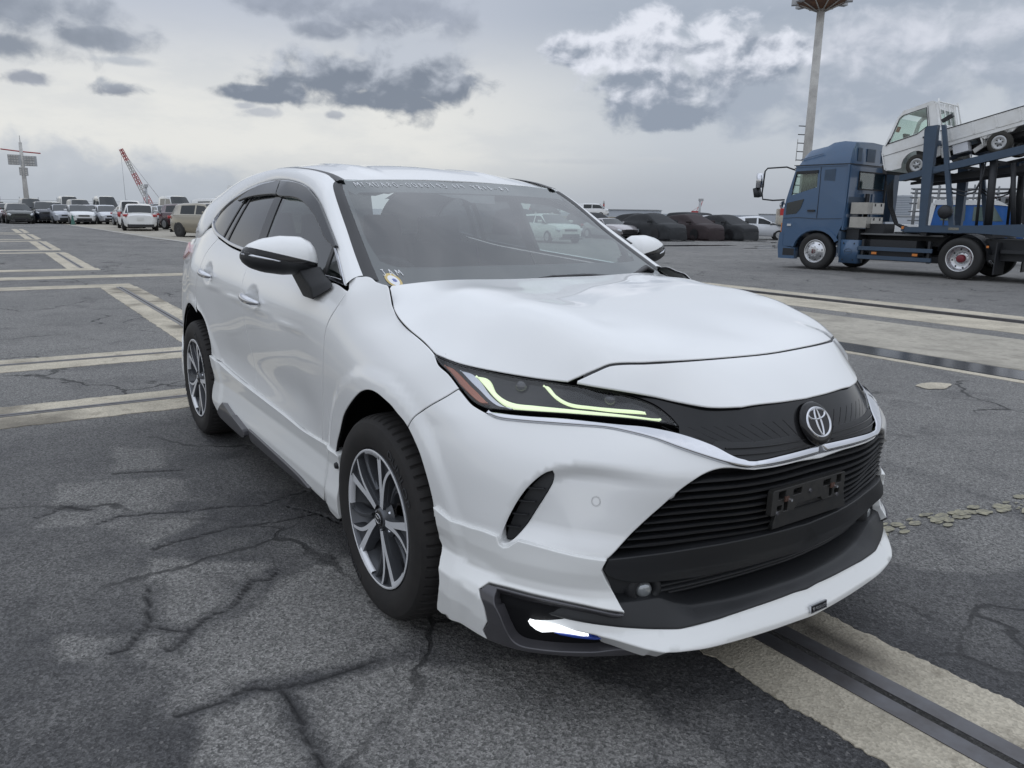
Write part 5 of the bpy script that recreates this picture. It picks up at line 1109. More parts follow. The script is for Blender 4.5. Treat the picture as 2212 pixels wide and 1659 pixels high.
Lrow = [SG(a, b, .004) for a, b in DU]+[np.array(p) for p in ((-2.75, -.816, 1.253), (-3.0, -.79, 1.218), (-3.3, -.735, 1.195))]
Urow = [SW(a-.010, b, .0) for a, b in TR['apil_sw']]+[np.array(p) for p in ((-1.06, -.612, 1.536), (-1.2, -.604, 1.571), (-1.5, -.60, 1.603), (-1.9, -.597, 1.617), (-2.4, -.582, 1.597), (-2.75, -.565, 1.553), (-3.0, -.575, 1.49), (-3.2, -.605, 1.40), (-3.35, -.64, 1.30), (-3.43, -.66, 1.205))]
def rsl(R, n=70):
    R = np.array(R, float); Rs = resample(R, .01, False, 50); L2 = np.r_[0, np.cumsum(np.linalg.norm(np.diff(Rs, axis=0), axis=1))]
    return np.stack([np.interp(np.linspace(0, L2[-1], n), L2, Rs[:, k]) for k in range(3)], 1)
La, Ua = rsl(Lrow), rsl(Urow); dirn = Ua-La; tg = np.gradient((La+Ua)/2, axis=0); nm = np.cross(dirn, tg); nm /= np.linalg.norm(nm, axis=1)[:, None]
nm *= np.sign((nm*((La+Ua)/2-np.array([-1.4, 0, 1.2]))).sum(1))[:, None]
w = np.linalg.norm(dirn, axis=1)[:, None]
strip('pillar', [La-nm*.012, La, La+dirn*.18+nm*w*.10, La+dirn*.5+nm*w*.16, La+dirn*.82+nm*w*.10, Ua, Ua-nm*.012], M_white, car, n=70, sub=3)
strip('windscreen_moulding', [rsl([SW(a-.012, b, .002) for a, b in TR['apil_sw']]+[SW(-.617, 1.533, .002)], 30), rsl([SW(a, b, .009) for a, b in TR['apil_sw']], 30)*.5+rsl([SW(a, b, .009) for a, b in TR['wsx']], 30)*.5, rsl([SW(a+.012, b, .001) for a, b in TR['wsx']], 30)], M_rub, car, n=30, sub=2)
strip('roof_moulding', [rsl([(-1.03, -.614, 1.533), (-1.2, -.606, 1.569), (-1.5, -.602, 1.602), (-1.9, -.599, 1.616), (-2.4, -.584, 1.596), (-2.75, -.567, 1.552), (-3.0, -.575, 1.49)], 40), rsl([(-1.03, -.596, 1.540), (-1.2, -.590, 1.575), (-1.5, -.586, 1.607), (-1.9, -.583, 1.620), (-2.4, -.568, 1.60), (-2.75, -.55, 1.556), (-3.0, -.555, 1.495)], 40), rsl([(-1.03, -.572, 1.538), (-1.2, -.572, 1.573), (-1.5, -.568, 1.604), (-1.9, -.565, 1.617), (-2.4, -.55, 1.597), (-2.75, -.53, 1.552), (-3.0, -.53, 1.49)], 40)], M_rub, car, n=40, sub=2)
bw = [(-3.17, 0, 1.545), (-3.5, 0, 1.245)]
V = np.array([(-3.17, -.5, 1.535), (-3.17, .5, 1.535), (-3.45, .66, 1.21), (-3.45, -.66, 1.21)]); mobj('rear_window', V, [(0, 1, 2, 3)], M_priv, car, smooth=False)
def rsp():
    bm = bmesh.new(); add_box(bm, (-3.22, 0, 1.545), (.22, 1.0, .03)); return bmobj('roof_spoiler', bm, M_white, car, bevel=.01)
rsp()
# ---- side windows
DLO = [tuple(p) for p in DU]+DL; dl = np.array(DLO); dl = dl if area(dl) > 0 else dl[::-1]; dl = resample(dl, .03, True, 45); dlin = dl-outdir(dl)*.017; dlg = dl-outdir(dl)*.010
M_trim = M_chrome
panel('window_trim', M_trim, SG, dl, car, holes=[dlin], off=.006, res=.03, roll=.0035, flange=.012, inset=.0008)
cut = lambda P, x, k, s: clip_poly([tuple(q) for q in P], np.array((x, 1.35)), np.array((s, s*k)))
g1 = cut(dlg, -1.545, .10, 1); g2 = cut(cut(dlg, -1.545, .10, -1), -2.06, -.25, 1); g3 = cut(cut(dlg, -2.06, -.25, -1), -2.16, -.33, 1); g4 = cut(dlg, -2.16, -.33, -1)
qv = cut(g1, -.69, .15, 1); g1 = cut(g1, -.69, .15, -1)
panel('front_window', M_side, SG, g1, car, off=-.004, res=.05, roll=.0005, flange=.003)
panel('vent_window', M_side, SG, qv, car, off=-.004, res=.04, roll=.0005, flange=.003)
panel('rear_window', M_priv, SG, g2, car, off=-.004, res=.05, roll=.0005, flange=.003)
panel('quarter_window', M_priv, SG, g3, car, off=-.004, res=.05, roll=.0005, flange=.003); panel('quarter_window', M_priv, SG, g4, car, off=-.004, res=.05, roll=.0005, flange=.003)
for x, k, wd in ((-1.545, .10, .055), (-2.06, -.25, .013), (-2.16, -.33, .013), (-.69, .15, .016)):
    panel('window_post', M_gloss if wd > .03 else M_rub, SG, cut(cut(dlg, x-wd, k, 1), x+wd, k, -1), car, off=.0005, res=.04, roll=.001, flange=.02)
panel('door_visor', M_smoke, SG, TR['visor_f'], car, off=.022, res=.03, roll=.004, flange=.012)
panel('door_visor', M_smoke, SG, TR['visor_r'], car, off=.022, res=.03, roll=.004, flange=.012)
# ---- door handles
for (x0, z0), (x1, z1) in (((-1.525, .999), (-1.275, .977)), ((-2.335, 1.061), (-2.125, 1.037))):
    def hnd(x0=x0, z0=z0, x1=x1, z1=z1):
        bm = bmesh.new(); pts, rr = [], []
        for q in np.linspace(0, 1, 15):
            x = x0+(x1-x0)*q; z = z0+(z1-z0)*q; lift = .034*math.sin(math.pi*min(max(q, .03), .97))**.55
            pts.append(tuple(S1(tx(x), z, lift))); rr.append(.0195*(math.sin(math.pi*min(max(q, .02), .98))**.35))
        add_tube(bm, pts, rr, 12)
        for v in bm.verts: pass
        return bmobj('door_handle', bm, M_chrome, car, True)
    both(hnd)
# ---- door mirrors
MY = [-.838, -.845, -.862, -.90, -.98, -1.05, -1.095, -1.118, -1.127]
MT = [1.240, 1.262, 1.284, 1.302, 1.305, 1.293, 1.273, 1.252, 1.236]
MB = [1.168, 1.160, 1.155, 1.152, 1.152, 1.163, 1.180, 1.198, 1.214]
MF = [.030, .055, .075, .092, .100, .092, .072, .045, .020]
def mirror_shell(name, m, f0, f1):
    # lofted outwards along y; f0, f1: lower and upper cut as (height at the root, rise per metre outwards), None = the shell's own edge
    ys = np.r_[np.linspace(-.838, -.90, 8), np.linspace(-.92, -1.06, 8), np.linspace(-1.07, -1.127, 9)]; n = 12; V, F = [], []
    for y in ys:
        g = lambda A: float(np.interp(-y, [-q for q in MY], A))
        zt, zb, xf = g(MT), g(MB), g(MF); zm = zb+.36*(zt-zb); lo = zb if f0 is None else np.clip(f0[0]+f0[1]*(-.838-y), zb, zt); hi = zt if f1 is None else np.clip(f1[0]+f1[1]*(-.838-y), zb, zt)
        xc = -.735-.16*max(0., -.98-y); ring = []
        for k in range(n+1):
            q = k/n; q = .5-.5*math.cos(math.pi*q); z = lo+(hi-lo)*q; u = (z-zm)/((zt-zm) if z > zm else (zm-zb)); r = max(0., 1-abs(u)**2.3)**(1/2.1)
            ring.append((z, r))
        V += [(xc+xf*r, y, z) for z, r in ring]+[(xc-xf*.62*r, y, z) for z, r in ring[::-1]]
    w = 2*(n+1)
    for i in range(len(ys)-1): F += [(i*w+k, i*w+(k+1) % w, (i+1)*w+(k+1) % w, (i+1)*w+k) for k in range(w)]
    F += [tuple(range(w))[::-1], tuple((len(ys)-1)*w+k for k in range(w))]
    o = mobj(name, V, F, m, car); bm = bmesh.new(); bm.from_mesh(o.data); bmesh.ops.remove_doubles(bm, verts=bm.verts, dist=1e-5); bmesh.ops.recalc_face_normals(bm, faces=bm.faces); bm.to_mesh(o.data); bm.free(); o.data.polygons.foreach_set('use_smooth', [True]*len(o.data.polygons)); o.data.set_sharp_from_angle(angle=math.radians(45)); return o
both(mirror_shell, 'mirror_cap', M_white, (1.196, .25), None)
both(mirror_shell, 'mirror_band', M_gloss, (1.178, .235), (1.1945, .25))
both(mirror_shell, 'mirror_base', M_blk, None, (1.177, .235))
def mstalk():
    S = [[(-.795, -.935, 1.180), (-.665, -.935, 1.180), (-.650, -.842, 1.186), (-.790, -.842, 1.186)], [(-.775, -.925, 1.150), (-.640, -.925, 1.150), (-.615, -.84, 1.158), (-.775, -.84, 1.152)],
         [(-.745, -.912, 1.105), (-.600, -.912, 1.112), (-.545, -.84, 1.135), (-.735, -.84, 1.110)], [(-.715, -.900, 1.062), (-.590, -.905, 1.060), (-.480, -.86, 1.122), (-.70, -.85, 1.075)]]
    V = [p for s_ in S for p in s_]; F = [(i*4+k, i*4+(k+1) % 4, i*4+4+(k+1) % 4, i*4+4+k) for i in range(3) for k in range(4)]+[(3, 2, 1, 0), (12, 13, 14, 15)]
    bm = bmesh.new(); vv = [bm.verts.new(p) for p in V]
    for f in F: bm.faces.new([vv[i] for i in f])
    bmesh.ops.recalc_face_normals(bm, faces=bm.faces); return bmobj('mirror_stalk', bm, M_blk, car, True, bevel=.010, seg=3)
both(mstalk)
def msig():
    bm = bmesh.new(); pts = [(-.636, -1.01, 1.211), (-.655, -1.05, 1.219), (-.690, -1.095, 1.229), (-.742, -1.126, 1.235)]; add_tube(bm, pts, [.002, .005, .007, .004], 8); return bmobj('turn_signal', bm, M_chrome, car, True)
both(msig)
# ---- wipers, sticker, pen marks
def SWt(u, v, h): return SW(u, v, .004+h)
bm = bmesh.new(); add_tube(bm, [SW(-.20, 1.135, .02), SW(0, 1.150, .02), SW(.20, 1.150, .024), SW(.40, 1.138, .02)], [.004, .008, .009, .006], 8); bmobj('wiper', bm, M_rub, car, True)
bm = bmesh.new(); add_tube(bm, [SW(.40, 1.130, .02), SW(.52, 1.150, .025), SW(.62, 1.168, .03), SW(.66, 1.150, .02)], [.006, .011, .014, .010], 8); bmobj('wiper', bm, M_rub, car, True)
mk_c = (-.674, 1.151)
def disc_on(name, r, h, m, r0=0.):
    n = 28; V = [SWt(mk_c[0]+r*math.cos(2*math.pi*i/n), mk_c[1]+r*math.sin(2*math.pi*i/n)*.9, h) for i in range(n)]; return mobj(name, V, [tuple(range(n))], m, car, smooth=False)
disc_on('windscreen_sticker', .026, .0005, mat('sticker_gold', (.62, .48, .20), .5)); disc_on('sticker_centre', .018, .001, mat('sticker_white', (.82, .83, .86), .5))
n = 12; mobj('sticker_print', [SWt(mk_c[0]+.003+.007*math.cos(2*math.pi*i/n)*(1+.4*math.sin(3*i)), mk_c[1]+.006*math.sin(2*math.pi*i/n), .0014) for i in range(n)], [tuple(range(n))], mat('sticker_ink', (.16, .20, .42), .6), car, smooth=False)
GL = {'M': [[(0, 0), (.1, 1), (.45, .35), (.8, 1), (.9, 0)]], 'N': [[(0, 0), (.12, 1), (.6, .05), (.75, 1)]], 'I': [[(.3, 1), (.25, .25)], [(.23, .03), (.24, 0)]], 'X': [[(0, 1), (.75, 0)], [(.7, .95), (0, 0)]], 'U': [[(0, 1), (.02, .3), (.3, 0), (.6, .2), (.7, 1)]],
      'A': [[(0, 0), (.4, 1), (.75, 0)], [(.1, .38), (.7, .4)]], '8': [[(.55, .85), (.3, 1), (.08, .8), (.3, .55), (.6, .3), (.4, 0), (.08, .18), (.25, .5), (.58, .75), (.5, .92)]], '0': [[(.4, 1), (.1, .75), (.05, .3), (.35, 0), (.65, .25), (.68, .7), (.4, 1)]], '-': [[(.05, .5), (.65, .52)]],
      '1': [[(.3, 1), (.3, 0)]], '9': [[(.55, .8), (.3, 1), (.1, .75), (.3, .5), (.55, .75), (.55, 0)]], '3': [[(.1, .95), (.55, .9), (.3, .55), (.6, .3), (.35, 0), (.05, .1)]], '6': [[(.5, 1), (.15, .5), (.15, .1), (.4, 0), (.5, .25), (.3, .45), (.13, .25)]], '/': [[(.6, 1), (0, 0)]],
      'Y': [[(0, 1), (.35, .5), (.7, 1)], [(.35, .5), (.3, 0)]], 'R': [[(.05, 0), (.1, 1), (.5, .9), (.5, .6), (.12, .5), (.65, 0)]], 'T': [[(.3, 1), (.3, 0)], [(.3, .6), (.65, .4)]], 'L': [[(.1, 1), (.1, .05), (.65, .4)]], '=': [[(.1, .5), (.5, .55)]], 'K': [[(.3, 1), (.25, 0)], [(0, .7), (.7, .75)], [(.3, .5), (0, .1)], [(.3, .5), (.65, .15)], [(.0, .35), (.75, .35)]], 'J': [[(.15, .95), (.7, 1)], [(.45, 1), (.45, .2), (.25, 0), (.02, .15)]], 'S': [[(.0, .8), (.2, .65)], [(.05, .05), (.4, .2), (.7, .9)]], ' ': []}
def write(name, text, y0, y1, zf, hgt, rad=.0016):
    k = len(text); dy = (y1-y0)/k
    for i, ch_ in enumerate(text):
        if not GL[ch_]: continue
        bm = bmesh.new()
        for st in GL[ch_]:
            P = resample(np.array(st), .12, False, 60) if len(st) > 2 else np.array(st)
            pts = [tuple(SW(y0+dy*(i+.12+p[0]*.78), zf(y0+dy*(i+.5))+(p[1]-.5)*hgt*(1+.12*math.sin(i*2.3)), .0045)) for p in P]
            add_tube(bm, pts, rad, 5)
        bmobj(name, bm, M_pen, car)
write('pen_letter', 'MIXUA80-0080193', -.545, -.055, lambda y: 1.5185+.012*(1-(y/.6)**2), .019, .0012)
write('pen_letter', '6/9', -.03, .04, lambda y: 1.531, .016, .0012)
write('pen_letter', 'YRTL-KS', .075, .30, lambda y: 1.529-.004*(y/.3)**2, .019, .0013)
write('pen_letter', 'JAM', -.700, -.622, lambda y: 1.176, .021, .0014)
# camera pod at the top of the glass
bm = bmesh.new(); P = [(-.16, 1.489), (-.10, 1.472), (-.05, 1.469), (-.03, 1.45), (.10, 1.448), (.13, 1.47), (.16, 1.489)]
A = [bm.verts.new(SW(a, b, -.008)) for a, b in P]; B = [bm.verts.new(SW(a, b, -.05)) for a, b in P]
bm.faces.new(A); bm.faces.new(B[::-1])
for i in range(len(P)): bm.faces.new((A[i], B[i], B[(i+1) % len(P)], A[(i+1) % len(P)]))
bmobj('camera_pod', bm, M_frit, car)
# ---- cabin
G = []
ys = np.linspace(-.74, .74, 24)
D = [(lambda y: SW(y, 1.135, -.03)), (lambda y: np.array((-.52, y, 1.125-.02*(y/.7)**2))), (lambda y: np.array((-.78, y*.97, 1.135+.03*math.exp(-((y+.36)/.2)**2)))), (lambda y: np.array((-.93, y*.96, 1.10))), (lambda y: np.array((-.97, y*.95, .8)))]
V = [D[j](y) for j in range(5) for y in ys]; F = [(j*24+i, j*24+i+1, (j+1)*24+i+1, (j+1)*24+i) for j in range(4) for i in range(23)]
mobj('dashboard', V, F, M_int, car)
bm = bmesh.new(); add_tube(bm, [(.185*math.cos(a)*.0, .185*math.cos(a), .185*math.sin(a)) for a in np.linspace(0, 2*math.pi, 40)[:-1]], .016, 8, closed=True)
add_tube(bm, [(0, -.17, 0), (.02, 0, -.01), (0, .17, 0)], .018, 6); add_tube(bm, [(.02, 0, -.01), (0, 0, -.17)], .018, 6)
bm.transform(Matrix.Translation((-1.02, -.36, 1.02))@Matrix.Rotation(math.radians(-25), 4, 'Y')); bmobj('steering_wheel', bm, M_int, car, True)
for xs, ysx in ((-1.45, (-.36, .36)), (-2.3, (-.38, 0, .38))):
    for y in ysx:
        st = None
        bm = bmesh.new(); add_box(bm, (0, 0, .55), (.52, .50, .16)); add_box(bm, (-.32, 0, .92), (.14, .50, .62), Matrix.Rotation(math.radians(-14), 3, 'Y'), .86); add_box(bm, (-.42, 0, 1.29), (.10, .26, .17), Matrix.Rotation(math.radians(-10), 3, 'Y'), .85)
        bm.transform(Matrix.Translation((xs, y, 0))); bmobj('seat', bm, M_seat, car, True, bevel=.045, seg=3)
bm = bmesh.new(); add_box(bm, (-1.9, 0, .33), (3.0, 1.5, .06)); bmobj('cabin_floor', bm, M_int, car)
bm = bmesh.new(); add_box(bm, (-2.85, 0, .95), (.06, 1.45, .6)); bmobj('boot_wall', bm, M_int, car)
panel('headliner', M_int, lambda x, y, off=0.: SR(x, y, -.03), [(-1.10, 0.), (-1.09, -.55), (-2.9, -.52), (-3.0, 0.)], car, mirror='join', cen=(1, 0.), res=.12)
# ---- dark inner shell, underside and wheel housings
def shell():
    t = np.linspace(.05, TMAX, 170); z = np.linspace(.24, 1.06, 30); A, B = np.meshgrid(t, z, indexing='ij'); P = S1(A, B, -.11); q = ref(A)[0][..., 0]
    ok = np.ones(A.shape, bool)
    for wx in (0., WB): ok &= np.hypot(q-wx, B-WZ) > .50
    ok &= ~((A > 5.0) & (B > .88))
    F = []
    n = len(z)
    for i in range(len(t)-1):
        for j in range(n-1):
            if ok[i, j] and ok[i+1, j] and ok[i, j+1] and ok[i+1, j+1]: F.append((i*n+j, i*n+j+1, (i+1)*n+j+1, (i+1)*n+j))
    V = P.reshape(-1, 3); my = np.array([1, -1, 1]); k = len(V)
    return mobj('inner_shell', np.vstack([V, V*my]), F+[tuple(k+i for i in f[::-1]) for f in F], M_matt, car)
shell()
bm = bmesh.new(); add_box(bm, (-1.33, 0, .25), (1.75, 1.58, .04)); add_box(bm, (-1.3, 0, .26), (4.5, 1.15, .04)); add_box(bm, (.55, 0, .26), (.62, 1.10, .03)); bmobj('underbody', bm, M_matt, car)
for wx in (0., WB):
    def liner(wx=wx):
        a = np.linspace(math.radians(-22), math.radians(202), 28); V, F = [], []
        for y in (-.885, -.80, -.55): V += [(wx+.472*math.cos(q), y, WZ+.01+.472*math.sin(q)) for q in a]
        n = len(a)
        for j in range(2): F += [(j*n+i, j*n+i+1, (j+1)*n+i+1, (j+1)*n+i) for i in range(n-1)]
        F.append(tuple(2*n+i for i in range(n)))
        return mobj('wheel_arch_liner', V, F, M_matt, car, smooth=False)
    both(liner)
# ---- wheels
def wheel(parent, loc, letters, spin=0., flip=False):
    w = bpy.data.objects.new('wheel', None); COL.objects.link(w); w.parent = parent; w.location = loc
    w.rotation_euler = (0, spin, math.pi if flip else 0)
    # local: axle along y, outer face towards -y; sidewall at y = 0, tread behind it
    N = 480; prof = [(.244, .010), (.250, -.004), (.262, -.010), (.290, -.017), (.315, -.016), (.338, -.008), (.350, .004), (.3575, .018), (.3615, .034), (.3635, .060), (.3638, .110), (.3635, .165), (.3615, .190), (.3575, .206), (.345, .222), (.30, .236), (.246, .222)]
    V, F = [], []
    for k, (r, h) in enumerate(prof):
        for i in range(N):
            rr = r
            if 7 <= k <= 9 and i % 8 in (0, 1): rr -= .007 if k < 9 else .005
            if 10 <= k <= 12 and (i+4) % 8 in (0, 1): rr -= .004
            a = 2*math.pi*i/N; V.append((rr*math.cos(a), h, rr*math.sin(a)))
    for k in range(len(prof)-1):
        for i in range(N): F.append((k*N+i, k*N+(i+1) % N, (k+1)*N+(i+1) % N, (k+1)*N+i))
    tyre = mobj('tyre', V, F, M_rubber, w); tyre.data.set_sharp_from_angle(angle=math.radians(24))
    bm = bmesh.new()
    for h in (.070, .112, .155): add_lathe(bm, [(.3645, h-.005), (.3555, h-.004), (.3555, h+.004), (.3645, h+.005)], 96, 'y')
    # raised maker's name around the shoulder
    def wrap(u, v, h, a0): a = a0-u/.305; r = .303+v; return (r*math.cos(a), -.0175-h, r*math.sin(a))
    M_let = mat('tyre_lettering', (.034, .035, .038), .6)
    for s, a0 in letters:
        V2, F2 = text_mesh(s, .036, .0008); P = [wrap(-v[0]*1.5, v[1], v[2]+.0008, a0) for v in V2] if False else [wrap(v[0]*1.45, v[1], v[2]+.001, a0) for v in V2]
        mobj('tyre_lettering', P, F2, M_let, tyre, smooth=False)
    bm.free()
    bm = bmesh.new(); add_lathe(bm, [(.246, .012), (.2455, -.006), (.240, -.0085), (.2365, -.006), (.234, .004), (.226, .030), (.205, .060), (.200, .19)], 72, 'y'); rim = bmobj('rim', bm, M_alloyd, w, True)
    bm = bmesh.new(); add_lathe(bm, [(.2452, -.0066), (.2400, -.0092), (.2368, -.0066)], 72, 'y'); bmobj('rim_flange', bm, M_alloy, w, True)
    bm = bmesh.new(); add_lathe(bm, [(.03, .085), (.165, .085), (.165, .11), (.03, .11)], 40, 'y'); bmobj('brake_disc', bm, M_disc, w, True)
    bm = bmesh.new(); add_lathe(bm, [(.0001, .115), (.20, .115)], 32, 'y'); bmobj('wheel_back', bm, M_matt, w)
    def blade(bm, a_in, a_out, w_in, w_out, y_in, y_out, depth, bend=0., r0=.045, r1=.238, n=12, taper=0.):
        L_, R2 = [], []
        for k in range(n+1):
            q = k/n; r = r0+(r1-r0)*q; a = a_in+(a_out-a_in)*q**1.5+bend*math.sin(math.pi*q); ww = (w_in+(w_out-w_in)*q)/2; y = y_in+(y_out-y_in)*q-.012*math.sin(math.pi*q)*0
            c, s = math.cos(a), math.sin(a); p = np.array((r*c, 0, r*s)); tdir = np.array((-s, 0, c))
            L_.append((p-tdir*ww+(0, y, 0), p-tdir*(ww+.004)+(0, y+depth, 0))); R2.append((p+tdir*ww+(0, y, 0), p+tdir*(ww+.004)+(0, y+depth, 0)))
        vv = [[bm.verts.new(x) for x in (L_[k][1], L_[k][0], R2[k][0], R2[k][1])] for k in range(n+1)]; top, sidef = [], []
        for k in range(n):
            sidef.append(bm.faces.new((vv[k][0], vv[k][1], vv[k+1][1], vv[k+1][0]))); top.append(bm.faces.new((vv[k][1], vv[k][2], vv[k+1][2], vv[k+1][1]))); sidef.append(bm.faces.new((vv[k][2], vv[k][3], vv[k+1][3], vv[k+1][2])))
        for f in top: f.material_index = 0
        for f in sidef: f.material_index = 1
    u = 2*math.pi/5
    for k in range(5):
        a = k*u
        bm = bmesh.new()
        blade(bm, a-.06, a-.16, .018, .012, .006, -.004, .04, .10)            # bright leading edge
        blade(bm, a+.07, a+.26, .016, .030, .006, -.003, .04, .06)           # bright broad edge
        bmobj('spoke', bm, [M_alloy, M_alloyd], w)
        bm = bmesh.new(); blade(bm, a+.0, a+.05, .036, .075, .018, .010, .035, .08, .05, .236); blade(bm, a-.34, a-.46, .012, .030, .022, .006, .03, .05, .10, .236); blade(bm, a-.36, a-.43, .006, .008, .018, .000, .01, .05, .10, .236)
        bmobj('spoke_rib', bm, [M_alloyd, M_alloyd], w)
        bm = bmesh.new(); add_lathe(bm, [(.0001, -.004), (.006, -.004), (.009, .002), (.010, .02)], 6, 'y', (.057*math.cos(a+.63), .020, .057*math.sin(a+.63))); bmobj('lug_nut', bm, M_chrome, w)
        # machined arc along the rim
        V, F = [], []; n = 14
        for i in range(n+1):
            q = a+.24+.50*i/n
            for r, y in ((.2375, -.0065), (.2285-.006*(1-i/n), -.004), (.2275-.006*(1-i/n), .012)): V.append((r*math.cos(q), y, r*math.sin(q)))
        for i in range(n): F += [(i*3, i*3+1, i*3+4, i*3+3), (i*3+1, i*3+2, i*3+5, i*3+4)]
        mobj('rim_arc', V, F, M_alloy, w)
    bm = bmesh.new(); add_lathe(bm, [(.0001, .004), (.030, .004), (.034, .008), (.036, .014), (.060, .018), (.075, .03)], 32, 'y'); bmobj('hub', bm, M_alloyd, w, True)
    bm = bmesh.new(); add_lathe(bm, [(.0001, .001), (.026, .001), (.030, .004)], 28, 'y'); bmobj('hub_cap', bm, M_gloss, w, True)
    bm = bmesh.new()
    for ra_, rb_, cz in ((.022, .0165, 0), (.0155, .0075, .0085), (.006, .0155, 0)): add_tube(bm, [(ra_*math.cos(t), -.0004, cz+rb_*math.sin(t)) for t in np.linspace(0, 2*math.pi, 25)[:-1]], .0016, 5, closed=True)
    bmobj('hub_emblem', bm, M_chrome, w)
    return w
wf = wheel(car, (0, -.9135, .3615), [('DUNLOP', math.radians(48)), ('DUNLOP', math.radians(228))], spin=math.radians(2))
wr = wheel(car, (WB, -.9165, .3615), [('GRANDTREK', math.radians(55)), ('GRANDTREK', math.radians(235))], spin=math.radians(10))
wheel(car, (0, .9135, .3615), [('DUNLOP', math.radians(48))], flip=True); wheel(car, (WB, .9165, .3615), [('DUNLOP', math.radians(48))], flip=True)
# ================================================================== parked cars
M_cglass = mat('car_glass', (.022, .027, .030), .08, spec=.55)
M_tyre = mat('car_tyre', (.022, .022, .022), .75)
M_crim = mat('car_rim', (.42, .43, .44), .35, metal=.6)
M_ctrim = mat('car_black_trim', (.02, .02, .022), .45)
M_clamp = mat('car_headlamp', (.62, .65, .68), .12, metal=.3, spec=.8)
M_ctail = mat('car_tail_lamp', (.40, .03, .03), .2, spec=.7)
M_plate = mat('number_plate', (.62, .63, .62), .5)
KIND = {  # length, width, belt height line (x from rear), roof stations (x, z, zone), bonnet height
 'sedan': dict(L=4.5, W=1.78, hood=.92, cowl=(.78, .98), roof=[(-1.85, 1.00, 'H'), (-1.05, 1.39, 'C'), (-.75, 1.44, 'R'), (-.02, 1.46, 'B'), (.06, 1.46, 'F'), (.28, 1.43, 'W'), (1.12, .985, None)], trunk=1.02, nose=.72, wb=2.65, wr=.315),
 'wagon': dict(L=4.6, W=1.78, hood=.93, cowl=(.85, 1.0), roof=[(-2.18, 1.02, 'H'), (-1.85, 1.40, 'C'), (-1.30, 1.45, 'R'), (-.28, 1.49, 'B'), (-.18, 1.49, 'F'), (.30, 1.45, 'W'), (1.10, 1.0, None)], trunk=1.0, nose=.74, wb=2.65, wr=.32),
 'suv': dict(L=4.5, W=1.82, hood=1.04, cowl=(.9, 1.1), roof=[(-2.12, 1.10, 'H'), (-1.75, 1.58, 'C'), (-1.25, 1.64, 'R'), (-.22, 1.67, 'B'), (-.12, 1.67, 'F'), (.42, 1.62, 'W'), (1.12, 1.11, None)], trunk=1.1, nose=.86, wb=2.65, wr=.36),
 'hatch': dict(L=4.48, W=1.76, hood=.90, cowl=(1.0, .98), roof=[(-2.10, 1.04, 'H'), (-1.35, 1.36, 'C'), (-.75, 1.45, 'R'), (-.02, 1.49, 'B'), (.08, 1.49, 'F'), (.40, 1.42, 'W'), (1.30, .97, None)], trunk=1.05, nose=.70, wb=2.7, wr=.315),
 'van': dict(L=4.7, W=1.75, hood=1.12, cowl=(1.7, 1.15), roof=[(-2.30, 1.12, 'H'), (-2.15, 1.85, 'C'), (-1.35, 1.92, 'R'), (-.10, 1.94, 'B'), (.0, 1.94, 'F'), (1.05, 1.88, 'W'), (1.92, 1.16, None)], trunk=1.12, nose=.95, wb=2.6, wr=.33),
 'hivan': dict(L=4.7, W=1.75, hood=1.2, cowl=(1.7, 1.25), roof=[(-2.30, 1.22, 'H'), (-2.18, 2.18, 'C'), (-1.35, 2.25, 'R'), (-.10, 2.27, 'B'), (.0, 2.27, 'F'), (1.0, 2.2, 'W'), (1.92, 1.25, None)], trunk=1.2, nose=.95, wb=2.6, wr=.33),
 'roadster': dict(L=3.95, W=1.72, hood=.80, cowl=(.35, .86), roof=[(-.95, .90, 'C'), (-.70, 1.16, 'C'), (-.35, 1.21, 'R'), (-.22, 1.21, 'B'), (-.16, 1.21, 'F'), (.02, 1.18, 'W'), (.55, .86, None)], trunk=.92, nose=.58, wb=2.3, wr=.305),
}
